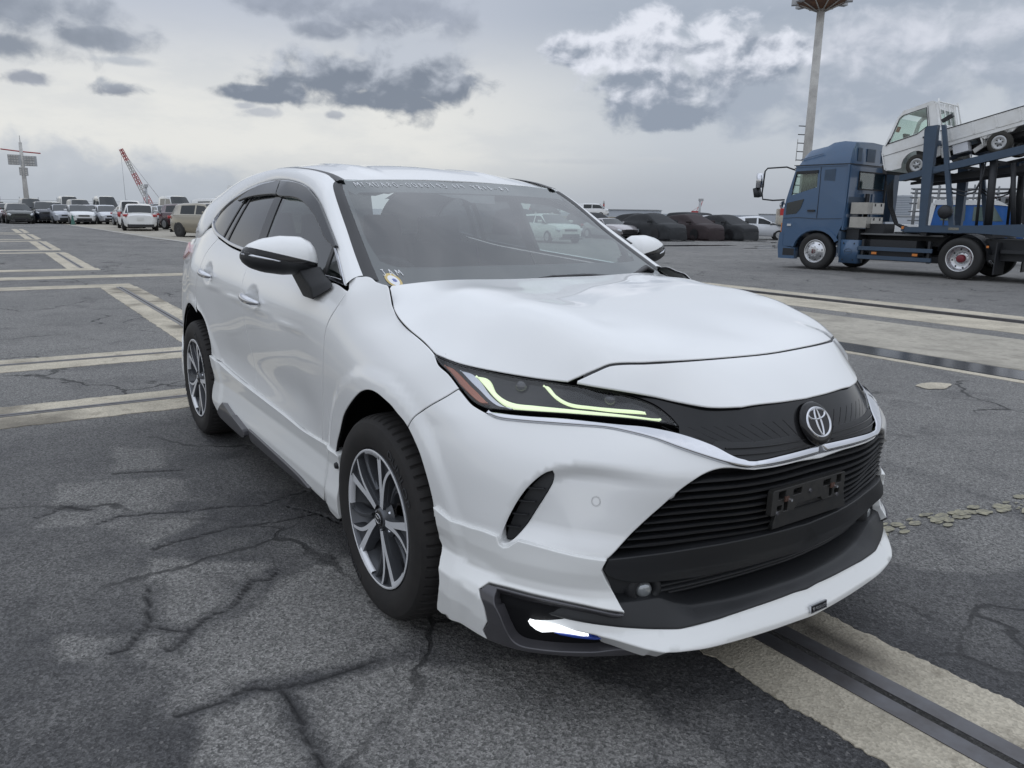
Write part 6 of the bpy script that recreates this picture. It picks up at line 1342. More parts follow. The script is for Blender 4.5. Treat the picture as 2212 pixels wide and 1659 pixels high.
def car_meshes(kind):
    k = KIND[kind]; L, W = k['L'], k['W']; hl_ = L/2; rf = k['roof']; xr, xf = rf[0][0], rf[-1][0]
    # lower body: sections along x
    xs = sorted(set([-hl_, -hl_+.04, -hl_+.14, -hl_+.35, xr, -1.4, -.9, -.3, .3, .9, xf, (xf+hl_)/2, hl_-.55, hl_-.28, hl_-.12, hl_-.03, hl_])); V, F = [], []
    def top(x):
        if x <= xr: return k['trunk']-.16*max(0, (-hl_+.35-x)/.35)**2
        if x >= xf: q = (x-xf)/(hl_-xf); return k['hood']+.06*(1-q)-(k['hood']-k['nose'])*max(0, (q-.55)/.45)**1.6
        q = (x-xr)/(xf-xr); return k['trunk']+(k['hood']+.06-k['trunk'])*q
    def half(x):
        e = abs(x)-(hl_-.7); return W/2*(1-.30*max(0, e/.7)**2.2)
    sec = []
    for x in xs:
        t, w = top(x), half(x); lo = .22+.10*max(0, (abs(x)-(hl_-.5))/.5); sec.append([(w*.86, lo), (w*.965, lo+.10), (w, .58), (w*.985, t-.16), (w*.93, t-.04), (w*.80, t), (w*.4, t+.025), (0, t+.03)])
    n = len(sec[0])
    for x, s in zip(xs, sec): V += [(x, y, z) for y, z in s]+[(x, -y, z) for y, z in s[-2::-1]]
    m = 2*n-1
    for i in range(len(xs)-1): F += [(i*m+j, i*m+j+1, (i+1)*m+j+1, (i+1)*m+j) for j in range(m-1)]
    F += [tuple(range(m)), tuple((len(xs)-1)*m+j for j in range(m))[::-1]]
    # glasshouse
    g0 = len(V); nj = 0
    for x, z, zone in rf:
        b = top(min(max(x, xr), xf))-.03; w = half(x)*.93; h = max(z-b, .0); r = min(1, h/.3)
        s = [(w, b), (w*(1-.06*r), b+h*.08), (w*(1-.20*r), b+h*.80), (w*(1-.27*r), b+h*.95), (w*(1-.38*r), z), (0, z+.015)]; nj = len(s)
        V += [(x, y, zz) for y, zz in s]+[(x, -y, zz) for y, zz in s[-2::-1]]
    mj = 2*nj-1; glass = {'W': [], 'H': [], 'F': [], 'R': []}; VG = {q: [] for q in glass}
    for i in range(len(rf)-1):
        zn = rf[i][2]
        for j in range(mj-1):
            f = (g0+i*mj+j, g0+i*mj+j+1, g0+(i+1)*mj+j+1, g0+(i+1)*mj+j); side = j in (1, mj-3)
            key = None
            if zn in ('F', 'R') and side: key = zn
            if zn in ('W', 'H') and 3 <= j <= mj-5: key = zn
            if zn in ('W',) and j in (2, mj-4): key = None
            if zn in ('W', 'H') and side: key = 'F' if zn == 'W' else 'R'
            if key: glass[key].append(f)
            else: F.append(f)
    V = np.array(V); out = {}
    def pack(fs, push=0.):
        ids = sorted({i for f in fs for i in f}); mp = {a: b for b, a in enumerate(ids)}; return V[ids], [tuple(mp[i] for i in f) for f in fs]
    out['body'] = (V, F)
    out['windscreen'] = pack(glass['W']); out['rear_window'] = pack(glass['H'])
    for nm, fs in (('F', glass['F']), ('R', glass['R'])):
        for s in (1, -1): out[('side_window', nm, s)] = pack([f for f in fs if s*V[list(f)][:, 1].mean() > 0])
    return k, out
def small_wheel(r, w=.20):
    bm = bmesh.new(); add_lathe(bm, [(r*.62, -w/2), (r*.66, -w/2-.006), (r*.93, -w/2), (r, -w/2+.025), (r, w/2-.02), (r*.9, w/2), (r*.5, w/2)], 22, 'y')
    return bm
CARBASE = {}
def car_base(kind, paint, rough=.25, rim=None, metal=0.):
    key = (kind, paint, rim)
    k, ms = car_meshes(kind)
    M_p = mat('paint_%s_%d' % (kind, len(MATS)), paint, rough, metal=metal, spec=.5, coat=.7)
    root = bpy.data.objects.new('parked_car', None); COL.objects.link(root)
    L, W, wr, wb = k['L'], k['W'], k['wr'], k['wb']; hl_ = L/2
    for nm, (V, F) in ms.items():
        if not F: continue
        n_ = nm if isinstance(nm, str) else nm[0]
        bm = bmesh.new(); vv = [bm.verts.new(v) for v in V]
        for f in F:
            try: bm.faces.new([vv[i] for i in f])
            except ValueError: pass
        bmesh.ops.remove_doubles(bm, verts=bm.verts, dist=1e-4); bmesh.ops.recalc_face_normals(bm, faces=bm.faces)
        o = bmobj(n_, bm, M_p if n_ == 'body' else M_cglass, root, True); o.data.set_sharp_from_angle(angle=math.radians(38))
    fx = wb/2+.06
    for x in (fx, fx-wb):
        for s in (1, -1):
            bm = bmesh.new(); add_lathe(bm, [(.0001, 0), (wr*1.14, 0), (wr*1.14, .02)], 22, 'y', (x, s*(W/2-.012), wr*1.02))
            o = bmobj('wheel_arch', bm, M_ctrim, root)
            t = bmobj('wheel', small_wheel(wr), M_tyre, root, True); t.location = (x, s*(W/2-.075), wr); t.rotation_euler = (0, 0, 0 if s < 0 else math.pi)
            bm = bmesh.new(); add_lathe(bm, [(.0001, -.098), (wr*.18, -.100), (wr*.25, -.090), (wr*.52, -.094), (wr*.63, -.104), (wr*.65, -.09)], 18, 'y'); bmobj('rim', bm, rim or M_crim, t, True)
    hz_ = k['nose']-.05
    for s in (1, -1):
        bm = bmesh.new(); add_box(bm, (hl_-.20, s*(W/2-.30), hz_), (.26, .40, .13), Matrix.Rotation(s*.62*-1, 3, 'Z')@Matrix.Rotation(.35, 3, 'Y')); bmobj('headlamp', bm, M_clamp, root, True, bevel=.03, seg=2)
        tz = k['trunk']-.14; bm = bmesh.new(); add_box(bm, (-hl_+.16, s*(W/2-.20), tz), (.18, .30, .13 if kind not in ('van', 'hivan') else .34), Matrix.Rotation(s*.45, 3, 'Z')); bmobj('tail_lamp', bm, M_ctail, root, True, bevel=.03, seg=2)
        cz = k['cowl']; bm = bmesh.new(); add_box(bm, (cz[0]-.12, s*(W/2+.075), cz[1]+.10), (.12, .20, .13)); bmobj('door_mirror', bm, M_p, root, True, bevel=.03, seg=2)
    bm = bmesh.new(); add_box(bm, (hl_-.02, 0, hz_-.02), (.09, .75, .10)); bmobj('grille', bm, M_ctrim, root, bevel=.02)
    bm = bmesh.new(); add_box(bm, (hl_+.0, 0, .40), (.08, 1.02, .16)); bmobj('bumper_intake', bm, M_ctrim, root, bevel=.03)
    bm = bmesh.new(); add_box(bm, (hl_+.005, 0, .24), (.10, 1.35, .07)); bmobj('bumper_lip', bm, M_ctrim, root, bevel=.02)
    bm = bmesh.new(); add_box(bm, (-hl_-.0, 0, .30), (.07, 1.35, .16)); bmobj('rear_valance', bm, M_ctrim, root, bevel=.02)
    bm = bmesh.new(); add_box(bm, (-hl_-.01, 0, k['trunk']-.32), (.05, .34, .16)); bmobj('number_plate', bm, M_plate, root)
    return root
def put(root, name, label, x, y, head, group=None, sc=1., z=0., cat='car'):
    root.name = name; root.location = (x, y, z); root.rotation_euler = (0, 0, math.radians(head)); root.scale = (sc, sc, sc); tag(root, label, cat, group); return root
GL_ = 'used cars parked in rows on the quay'
front_ = put(car_base('wagon', (.020, .026, .022), .22), 'parked_car', 'very dark green car with a bonnet scoop bulge, frontmost at the far left', -68.5, .6, 3, GL_)
bm = bmesh.new(); add_box(bm, (1.45, 0, .985), (.32, .55, .07)); sc_o = bmobj('bonnet_scoop', bm, M_ctrim, front_, bevel=.02)
put(car_base('suv', (.010, .016, .030), .22), 'parked_car', 'dark navy SUV, second from the left in the front row', -71, 2.55, 3, GL_)
put(car_base('sedan', (.74, .75, .76)), 'parked_car', 'white saloon with a wide black lower grille behind the green cone', -67.6, 4.6, 4, GL_)
put(car_base('hatch', (.62, .64, .68), metal=.1), 'parked_car', 'silver-white wedge-nosed hatchback right of the white saloon', -68.3, 6.6, 4, GL_)
put(car_base('van', (.70, .71, .71), .35), 'parked_van', 'white van seen from behind with a large dark rear window', -56, 6.6, 172, GL_, .92, cat='van')
put(car_base('wagon', (.76, .77, .77)), 'parked_car', 'white estate car seen from behind, nearest of the cars left of the SUV', -50.2, 6.2, 173, GL_, 1.05)
put(car_base('sedan', (.50, .53, .57), metal=.3), 'parked_car', 'silver saloon facing us between the white estate and the maroon SUV', -57.5, 9.1, 6, GL_, 1.03)
put(car_base('suv', (.055, .014, .020)), 'parked_car', 'dark maroon SUV right of the silver saloon', -51.0, 9.2, 22, GL_, .98)
put(car_base('suv', (.30, .27, .21), metal=.3, rim=M_ctrim), 'parked_car', 'beige metallic SUV partly hidden by the foreground car', -37.4, 7.4, 26, GL_, .98)
for i, (kd, col, x, y, hd, lab) in enumerate((
 ('sedan', (.45, .47, .52), -69, 3.6, 4, 'grey saloon tucked behind the white one with the cone'), ('suv', (.72, .73, .73), -75.5, 3.4, 3, 'white SUV with dark windscreen behind the navy SUV'),
 ('hivan', (.70, .71, .70), -76.5, 7.6, 3, 'tall white high-roof van behind the silver hatchback'), ('van', (.05, .055, .06), -75.5, 1.8, 3, 'dark van rising behind the navy SUV'),
 ('hatch', (.30, .32, .35), -69.6, 5.75, 4, 'grey hatchback between the white saloon and the silver wedge'), ('van', (.10, .11, .12), -75.8, 5.4, 3, 'dark people carrier behind the white saloon'),
 ('wagon', (.50, .51, .52), -74.5, .0, 3, 'silver estate behind the dark green car'), ('suv', (.035, .036, .04), -80, -.6, 3, 'black SUV in the third row at the far left'),
 ('sedan', (.24, .02, .025), -71, -1.5, 3, 'red saloon at the left edge of the picture'), ('hivan', (.66, .67, .66), -63.5, 10.9, 6, 'white high-roof van behind the silver saloon'),
 ('sedan', (.62, .64, .66), -64.5, 8.9, 5, 'pale saloon behind the silver saloon'), ('suv', (.10, .12, .15), -58.5, 11.4, 8, 'blue-grey SUV behind the maroon SUV'),
 ('van', (.68, .68, .66), -44.5, 9.7, 18, 'white van behind the beige SUV'), ('hivan', (.64, .65, .65), -52, 12.6, 12, 'white high-roof van farther back behind the beige SUV'),
 ('suv', (.60, .61, .62), -83, 2.3, 3, 'pale SUV in the third row'), ('hivan', (.70, .70, .68), -83.5, 5.3, 3, 'white high-roof van in the third row'), ('sedan', (.40, .42, .45), -62.5, 7.5, 5, 'grey saloon behind the white van'), ('wagon', (.64, .65, .66), -80, 10.2, 4, 'white estate in the third row'), ('suv', (.05, .05, .06), -68, 10.6, 6, 'black SUV in the second row behind the silver saloon'))):
    put(car_base(kd, col), 'parked_van' if 'van' in kd else 'parked_car', lab, x, y, hd, GL_, cat='van' if 'van' in kd else 'car')
# traffic cone standing before the white saloon
def cone(x, y, label):
    t = thing('traffic_cone', label, 'cone', (x, y, 0)); m = mat('green_cone_plastic', (.02, .10, .075), .5)
    bm = bmesh.new(); add_lathe(bm, [(.0001, .7), (.03, .7), (.05, .66), (.14, .05), (.15, .04)], 14, 'z'); bmobj('cone', bm, m, t, True); bm = bmesh.new(); add_box(bm, (0, 0, .02), (.38, .38, .04)); bmobj('base', bm, m, t, bevel=.01); return t
cone(-64.6, 3.9, 'green traffic cone standing before the white saloon')
# right-hand rows: covered cars and a few bare ones
M_tarp = mat('black_dust_cover', (.022, .024, .027), .78, bump=(14, .9), noise=(3, .6, (.04, .042, .046)))
M_tarpr = mat('black_dust_cover_over_red', (.030, .020, .022), .75, bump=(14, .9), noise=(3, .6, (.045, .03, .033)))
def covered(kind, label, x, y, head, seed, m=M_tarp, group='cars under black dust covers'):
    k, ms = car_meshes(kind); V, F = ms['body']; allF = list(F)
    bm = bmesh.new(); vv = [bm.verts.new(v) for v in V]
    for f in F:
        try: bm.faces.new([vv[i] for i in f])
        except ValueError: pass
    for nm, (v2, f2) in ms.items():
        if nm == 'body': continue
        w2 = [bm.verts.new(v) for v in v2]
        for f in f2: bm.faces.new([w2[i] for i in f])
    bmesh.ops.remove_doubles(bm, verts=bm.verts, dist=1e-3); bmesh.ops.recalc_face_normals(bm, faces=bm.faces)
    bmesh.ops.subdivide_edges(bm, edges=bm.edges, cuts=2, use_grid_fill=True, smooth=.4)
    L, W = k['L'], k['W']
    for v in bm.verts:
        c = v.co; w = .035+.035*float(nz2(c.x*3+seed*9+50, c.z*4+c.y+50, 1.0, 4, seed+3)); d = Vector((c.x/L, c.y/W*1.2, .35 if c.z > .5 else 0)); d = d.normalized() if d.length > 0 else d; v.co += d*w
        if c.z < .42: v.co.z = max(.03, c.z-.24); v.co.x *= 1.02; v.co.y *= 1.06+.05*math.sin(c.x*9+seed)
    root = thing('covered_car', label, 'covered car', (x, y, 0), math.radians(head), group)
    o = bmobj('dust_cover', bm, m, root, True)
    bm = bmesh.new()
    for s in (1, -1): add_box(bm, (k['cowl'][0]-.12, s*(W/2+.11), k['cowl'][1]+.12), (.16, .24, .17))
    bmobj('mirror_bulge', bm, m, root, True, bevel=.05, seg=2)
    for s in (1, -1):
        bm = bmesh.new(); n = 16; a = [2*math.pi*i/n for i in range(n)]; bm.faces.new([bm.verts.new((L/2*.62+.34*math.cos(t), s*(W/2+.085), .36+.34*math.sin(t))) for t in a]); bmobj('wheel_bulge', bm, M_ctrim, root)
    bm = bmesh.new(); add_box(bm, (L/2-.02, 0, .45), (.12, .95, .22)); bmobj('grille_hollow', bm, M_ctrim, root, True, bevel=.06, seg=2)
    bm = bmesh.new()
    for i in range(9):
        t = -L/2+L*i/8; add_box(bm, (t, -W/2-.10+.05*math.sin(i*3+seed), .02), (.5, .28, .035), Matrix.Rotation(i*1.3, 3, 'Z'))
    for i in range(5): add_box(bm, (L/2+.12, -W/2+W*i/4, .02), (.3, .42, .035), Matrix.Rotation(i*.7, 3, 'Z'))
    bmobj('loose_hem', bm, m, root)
    return root
covered('hatch', 'car under a black cover with its mirror bulging, leftmost of the front covered cars', -31.6, 31.2, -4, 1)
covered('hatch', 'car under a dark reddish-black cover in the middle of the front covered row', -31.5, 34.3, -4, 2, M_tarpr)
covered('hatch', 'car under a black cover, rightmost of the front covered row', -30.9, 36.7, -4, 3)
for i, (kd, x, y, lab) in enumerate((('wagon', -37.5, 31.5, 'covered car behind the silver roadster'), ('hatch', -38, 36.0, 'covered car behind the front covered row'), ('suv', -43.5, 48.5, 'large covered car behind the two white hatchbacks'), ('suv', -40.5, 43.8, 'covered car beside the white hatchback'), ('wagon', -46, 53, 'covered car farthest to the right in the back row'), ('suv', -41, 28, 'tall covered car in the back row, half hidden by the windscreen pillar'))):
    covered(kd, lab, x, y, -4, 10+i)
put(car_base('roadster', (.42, .40, .41), metal=.25), 'parked_car', 'small silver-grey soft-top roadster beside the SUV mirror', -33.6, 29.6, -4, GL_)
put(car_base('hatch', (.74, .75, .78)), 'parked_car', 'white wedge-nosed hatchback facing us right of the covered row', -36.2, 41.4, -4, GL_)
put(car_base('hatch', (.66, .68, .71), metal=.1), 'parked_car', 'silver-white hatchback seen from the side behind the blue lorry', -31.4, 40.4, 42, GL_)
put(car_base('wagon', (.70, .73, .70)), 'parked_car', 'white small hatchback seen through the SUV windscreen', -29.9, 22.2, -6, GL_, .95)
put(car_base('van', (.03, .03, .034)), 'parked_van', 'black van on high ground behind the covered cars', -96, 71, 40, GL_, z=1.15, cat='van'); put(car_base('van', (.70, .71, .72)), 'parked_van', 'white van on high ground behind the covered cars', -91, 76.5, 40, GL_, z=1.15, cat='van')
tt = thing('quay_terrace', 'low raised kerb terrace carrying two vans behind the covered cars', 'terrace', (-94, 75, 0), math.radians(40)); bm = bmesh.new(); add_box(bm, (2, -2, .57), (26, 12, 1.14)); bmobj('terrace_slab', bm, M_conc2, tt)
# small tipper body seen past the lorry's nose
t = thing('small_tipper', 'small dirty-white flatbed lorry with a red panel behind the blue cab', 'lorry', (-30.5, 42.6, 0), math.radians(130)); M_dw = mat('dirty_white', (.55, .54, .48), .6, noise=(2.5, .6, (.25, .17, .10)))
bm = bmesh.new(); add_box(bm, (-1, 0, 1.05), (2.6, 1.6, .12)); [add_box(bm, (-1, s*.78, 1.32), (2.6, .05, .5)) for s in (1, -1)]; [add_box(bm, (-1+s*1.28, 0, 1.32), (.05, 1.6, .5)) for s in (1, -1)]; bmobj('load_bed', bm, M_dw, t)
bm = bmesh.new(); add_box(bm, (1.15, 0, 1.35), (1.5, 1.55, 1.3)); bmobj('cab', bm, M_dw, t, bevel=.1, seg=2); bm = bmesh.new(); add_box(bm, (.25, .3, 1.7), (.08, .6, .7)); bmobj('red_panel', bm, mat('signal_red', (.42, .03, .03), .5), t)
bm = bmesh.new(); add_box(bm, (-.2, 0, .7), (4.0, .8, .25)); bmobj('chassis', bm, M_ctrim, t)
for x in (1.2, -1.6):
    for s in (1, -1): w_ = bmobj('wheel', small_wheel(.34, .22), M_tyre, t, True); w_.location = (x, s*.68, .34)
# ================================================================== blue car transporter with a small white truck on its upper deck
M_bl = mat('lorry_blue_paint', (.048, .105, .20), .34, spec=.5, coat=.45, noise=(3, .35, (.066, .108, .175)))
M_bl2 = mat('frame_blue_paint', (.046, .078, .125), .5, noise=(5, .5, (.035, .055, .085)))
M_fr = mat('chassis_black', (.018, .02, .024), .55)
M_alu = mat('polished_rim', (.60, .61, .63), .25, metal=.8)
M_hub = mat('red_hub', (.18, .02, .03), .5)
M_box = mat('steel_box', (.46, .45, .42), .32, metal=.5, noise=(3, .5, (.25, .24, .22)))
M_seeg = glass_mat('lorry_glass', (.88, .94, .91), .9, ior=1.45)
M_dkg = mat('dark_tinted_glass', (.02, .024, .024), .10, spec=.8)
M_org = mat('orange_marker', (.60, .20, .04), .4)
M_cur = mat('cab_curtain', (.16, .17, .14), .9)
TO = Vector((-10.98694, 18.63523, 0)); TH = math.radians(-174.887)
lorry = thing('car_transporter_lorry', 'dark blue lorry tractor with a tall roof fairing and chrome-edged bumper', 'lorry', TO, TH)
def side_prism(name, poly, y0, y1, m, parent=None, bevel=.02, seg=2, smooth=False):
    bm = bmesh.new(); add_prism(bm, poly, y0, y1, 'y'); return bmobj(name, bm, m, parent or lorry, smooth, bevel, seg)
def boxo(name, c, s, m, parent=None, rot=None, bevel=.015, seg=1):
    bm = bmesh.new(); add_box(bm, c, s, rot); return bmobj(name, bm, m, parent or lorry, False, bevel, seg)
# cab shell: side view outline with the wheel arch cut out
arch = [(.15+.66*math.cos(a), .50+.58*math.sin(a)) for a in np.linspace(math.radians(12), math.radians(150), 12)]
cab = [(1.20, .62), (1.24, 1.05), (1.22, 1.6), (1.17, 1.95), (1.03, 2.55), (.96, 2.85), (-.55, 2.85), (-.62, 2.80), (-.62, 1.75), (-.58, 1.25), (-.52, 1.12)]+arch[::-1]+[(.80, .62)]
def hollow_cab():
    # two side skins, roof band, rear wall and floor; the front glass and the windows stay open
    y = 1.2
    holes = {'w': [(1.03, 2.04), (.93, 2.66), (.30, 2.68), (.27, 2.26)]}
    for s in (1, -1):
        fnp = lambda a, b, off=0., s=s: np.stack([np.asarray(a, float), np.broadcast_to(s*(y+off-.05*np.clip((np.asarray(b, float)-1.9)/.95, 0, 1)), np.shape(a)), np.asarray(b, float)], -1)
        panel_flat('cab_side', M_bl, fnp, cab, [holes['w']], s)
def panel_flat(name, m, fn, poly, holes, s, parent=None, th=.05):
    P = [np.array(poly, float)]+[np.array(h, float) for h in holes]; V = np.vstack(P); E = []; k = 0
    for p in P: E += [(k+i, k+(i+1) % len(p)) for i in range(len(p))]; k += len(p)
    r = delaunay_2d_cdt([Vector(v) for v in V], E, [], 0, 1e-6); v2 = np.array([tuple(v) for v in r[0]]); T = []
    for t in r[2]:
        c = v2[list(t)].mean(0)[None]
        if pip(P[0], c)[0] and not any(pip(h, c)[0] for h in P[1:]): T.append(t)
    A = fn(v2[:, 0], v2[:, 1], 0.); B = fn(v2[:, 0], v2[:, 1], -th); n = len(v2); F = [tuple(t) for t in T]+[tuple(n+i for i in t[::-1]) for t in T]; k = 0
    for p in P: F += [(k+i, k+(i+1) % len(p), n+k+(i+1) % len(p), n+k+i) for i in range(len(p))]; k += len(p)
    bm = bmesh.new(); vv = [bm.verts.new(q) for q in np.vstack([A, B])]
    for f in F:
        try: bm.faces.new([vv[i] for i in f])
        except ValueError: pass
    bmesh.ops.recalc_face_normals(bm, faces=bm.faces); return bmobj(name, bm, m, parent or lorry)
hollow_cab()
# rear wall with its window; corners chamfered
rw = lambda a, b, off=0.: np.stack([np.broadcast_to(-.62-off, np.shape(a)), np.asarray(a, float), np.asarray(b, float)], -1)
panel_flat('cab_rear_wall', M_bl, rw, [(-1.19, 1.12), (1.19, 1.12), (1.19, 2.85), (-1.19, 2.85)], [[(-.84, 2.27), (-.80, 2.23), (.58, 2.23), (.62, 2.27), (.62, 2.62), (.58, 2.66), (-.80, 2.66), (-.84, 2.62)]], 1)
boxo('cab_roof', (.18, 0, 2.83), (1.60, 2.34, .04), M_bl); boxo('cab_floor', (.30, 0, 1.10), (1.8, 2.2, .06), M_fr)
boxo('rear_window_glass', (-.60, -.11, 2.445), (.01, 1.44, .42), M_seeg, bevel=0); boxo('window_seal', (-.635, -.11, 2.215), (.03, 1.52, .03), M_fr); boxo('window_seal', (-.635, -.11, 2.675), (.03, 1.52, .03), M_fr); boxo('window_seal', (-.635, -.86, 2.445), (.03, .03, .47), M_fr); boxo('window_seal', (-.635, .64, 2.445), (.03, .03, .47), M_fr)
for y in (-.8, -.25): boxo('wall_rib', (-.63, y, 1.65), (.03, .12, .9), M_bl)
boxo('wall_panel', (-.632, .6, 1.85), (.03, 1.0, .30), M_bl2); boxo('cab_corner_post', (-.60, 1.10, 2.0), (.08, .10, 1.65), M_bl)
# front
side_prism('windscreen', [(1.15, 1.98), (1.17, 1.98), (.99, 2.75), (.97, 2.75)], -1.02, 1.02, M_seeg, bevel=0)
side_prism('cab_front', [(1.23, .62), (1.255, 1.05), (1.235, 1.6), (1.185, 1.95), (1.15, 1.95), (1.19, 1.05), (1.17, .62)], -1.17, 1.17, M_bl, bevel=.02)
side_prism('cab_header', [(1.0, 2.70), (.965, 2.86), (.90, 2.86), (.94, 2.70)], -1.15, 1.15, M_bl)
for s in (1, -1):
    side_prism('side_glass', [(1.02, 2.05), (.925, 2.65), (.31, 2.67), (.28, 2.27)], s*1.135, s*1.14, M_seeg, bevel=0)
    side_prism('window_surround', [(1.05, 2.02), (.94, 2.69), (.92, 2.69), (1.02, 2.03)], s*1.15, s*1.185, M_fr, bevel=0)
    side_prism('window_visor', [(.94, 2.62), (.93, 2.70), (.28, 2.72), (.28, 2.64)], s*1.15, s*1.19, M_fr, bevel=0)
    bm = bmesh.new()
    for i in range(9): add_tube(bm, [(.33+.055*i, s*1.08, 2.66-.004*i), (.30+.060*i, s*1.08, 2.29-.020*i)], .030, 6)
    if s > 0: bmobj('curtain', bm, M_cur, lorry, True)
    else: bm.free()
    side_prism('lower_window', [(1.14, 1.50), (1.14, 1.83), (.62, 1.94), (.70, 1.68), (.82, 1.54)], s*1.196, s*1.207, M_dkg)
    bm = bmesh.new(); P = [(.98, 2.72), (.22, 2.83), (.19, 2.3), (.18, 1.42)]; add_tube(bm, [(x, s*(1.204-.05*max(0, (z-1.9)/.95)), z) for x, z in P[1:]], .008, 4); add_tube(bm, [(1.2, s*1.204, 1.40), (.75, s*1.204, 1.43), (.18, s*1.204, 1.40), (-.56, s*1.204, 1.42)], .007, 4); bmobj('door_seam', bm, M_fr, lorry)
    side_prism('side_recess', [(.08, 2.72), (-.22, 2.74), (-.25, 2.10), (.10, 2.10)], s*1.165, s*1.172, M_bl2)
    boxo('door_handle', (.36, s*1.215, 1.62), (.22, .03, .05), M_fr); boxo('side_marker', (1.0, s*1.215, 1.22), (.12, .03, .06), M_clamp); boxo('marker_lamp', (1.245, s*1.12, 1.14), (.06, .12, .26), M_org)
    side_prism('bumper_corner', [(1.26, .27), (1.31, .60), (1.28, 1.0), (1.17, 1.0), (1.16, .62), (.76, .58), (.76, .27)], s*1.02, s*1.21, M_bl, bevel=.03); boxo('step_well', (.95, s*1.205, .46), (.36, .02, .20), M_fr)
    boxo('chrome_bumper_edge', (1.31, s*1.0, .75), (.06, .34, .42), M_chrome, bevel=.03)
    # wheel-arch flare and mud flap
    V = [(.15+r*math.cos(a), .50+(r-.06)*math.sin(a)) for r in (.66, .76) for a in np.linspace(math.radians(10), math.radians(152), 16)]
    bm = bmesh.new(); A = [bm.verts.new((x, s*1.20, z)) for x, z in V]+[bm.verts.new((x, s*1.235, z)) for x, z in V]
    for i in range(15):
        bm.faces.new((A[32+i], A[33+i], A[49+i], A[48+i])); bm.faces.new((A[i], A[i+1], A[33+i], A[32+i])); bm.faces.new((A[16+i], A[17+i], A[49+i], A[48+i]))
    bmobj('arch_flare', bm, M_bl, lorry); side_prism('mud_flap', [(-.50, 1.10), (-.58, 1.08), (-.60, .40), (-.54, .40)], s*.80, s*1.20, M_bl2)
    # mirror arms
    bm = bmesh.new(); add_tube(bm, [(1.0, s*1.15, 2.74), (1.16, s*1.34, 2.82), (1.72, s*1.42, 2.80), (1.80, s*1.42, 2.72), (1.84, s*1.42, 2.1), (1.80, s*1.42, 1.93), (1.5, s*1.36, 1.90), (1.22, s*1.2, 1.92)], .022, 8); bmobj('mirror_arm', bm, M_fr, lorry, True)
    bm = bmesh.new(); add_box(bm, (1.93, s*1.42, 2.46), (.12, .24, .40)); bmobj('wing_mirror', bm, M_chrome, lorry, True, .04, 3); bm = bmesh.new(); add_box(bm, (2.0, s*1.42, 2.12), (.11, .24, .26), Matrix.Rotation(.25, 3, 'Y')); bmobj('kerb_mirror', bm, M_fr, lorry, True, .04, 3)
boxo('bumper', (1.24, 0, .62), (.16, 2.1, .7), M_bl, bevel=.04); boxo('front_grille', (1.255, 0, 1.35), (.03, 1.7, .35), M_chrome)
bm = bmesh.new(); add_lathe(bm, [(.0001, .07), (.10, .06), (.11, 0)], 14, 'x', (1.24, 1.22, 1.78)); bmobj('nose_mirror', bm, M_chrome, lorry, True)
# roof fairing
fair = [(.97, 2.87), (.85, 3.16), (.70, 3.30), (.20, 3.40), (.03, 3.49), (-.28, 3.52), (-.60, 3.47), (-.62, 2.87)]
def fairing():
    V, F = [], []; n = len(fair); ys = [-1, -.94, -.80, 0, .80, .94, 1]; hs = [0, .55, .93, 1, .93, .55, 0]
    for y, h in zip(ys, hs):
        for x, z in fair: V.append((x-.10*(1-h)*(1 if x > .3 else 0), y*1.16, 2.87+(z-2.87)*h))
    for i in range(len(ys)-1): F += [(i*n+j, i*n+j+1, (i+1)*n+j+1, (i+1)*n+j) for j in range(n-1)]
    bm = bmesh.new(); vv = [bm.verts.new(v) for v in V]
    for f in F: bm.faces.new([vv[i] for i in f])
    for i in range(len(ys)-1):
        try: bm.faces.new((vv[i*n], vv[(i+1)*n], vv[(i+1)*n+n-1], vv[i*n+n-1]))
        except ValueError: pass
    bmesh.ops.remove_doubles(bm, verts=bm.verts, dist=1e-4); bmesh.ops.recalc_face_normals(bm, faces=bm.faces)
    o = bmobj('roof_fairing', bm, M_bl, lorry, True); o.data.set_sharp_from_angle(angle=math.radians(28)); return o
fairing()
for y, w in ((.72, .22), (.10, .46), (-.62, .22)): boxo('fairing_recess', (-.625, y, 3.12), (.012, w, .34), M_bl2, bevel=.004)
bm = bmesh.new(); add_lathe(bm, [(.0001, -.012), (.075, -.012), (.075, 0)], 18, 'x', (-.62, -.85, 3.13)); bmobj('yellow_sticker', bm, mat('yellow_decal', (.62, .55, .16), .5), lorry)
text_on('sticker_lettering', '5000', .055, lambda u, v, h: (-.634-h, -.85-u, 3.145+v), M_fr, lorry, .9); text_on('sticker_lettering', '87', .05, lambda u, v, h: (-.634-h, -.85-u, 3.095+v), M_fr, lorry, .9)
boxo('fairing_seam', (.2, 0, 2.862), (1.66, 2.37, .018), M_fr, bevel=0)
bm = bmesh.new(); add_tube(bm, [(.85, 1.14, 3.02), (.5, 1.14, 3.10), (.2, 1.135, 3.16)], .012, 5); bmobj('fairing_crease', bm, M_bl, lorry)
bm = bmesh.new(); add_tube(bm, [(-.70, .2, 1.3), (-.70, .2, 2.1)], .06, 10); bmobj('intake_stack', bm, M_fr, lorry, True); boxo('exhaust_stack', (-.78, -1.0, 2.1), (.22, .3, 1.5), M_bl2)
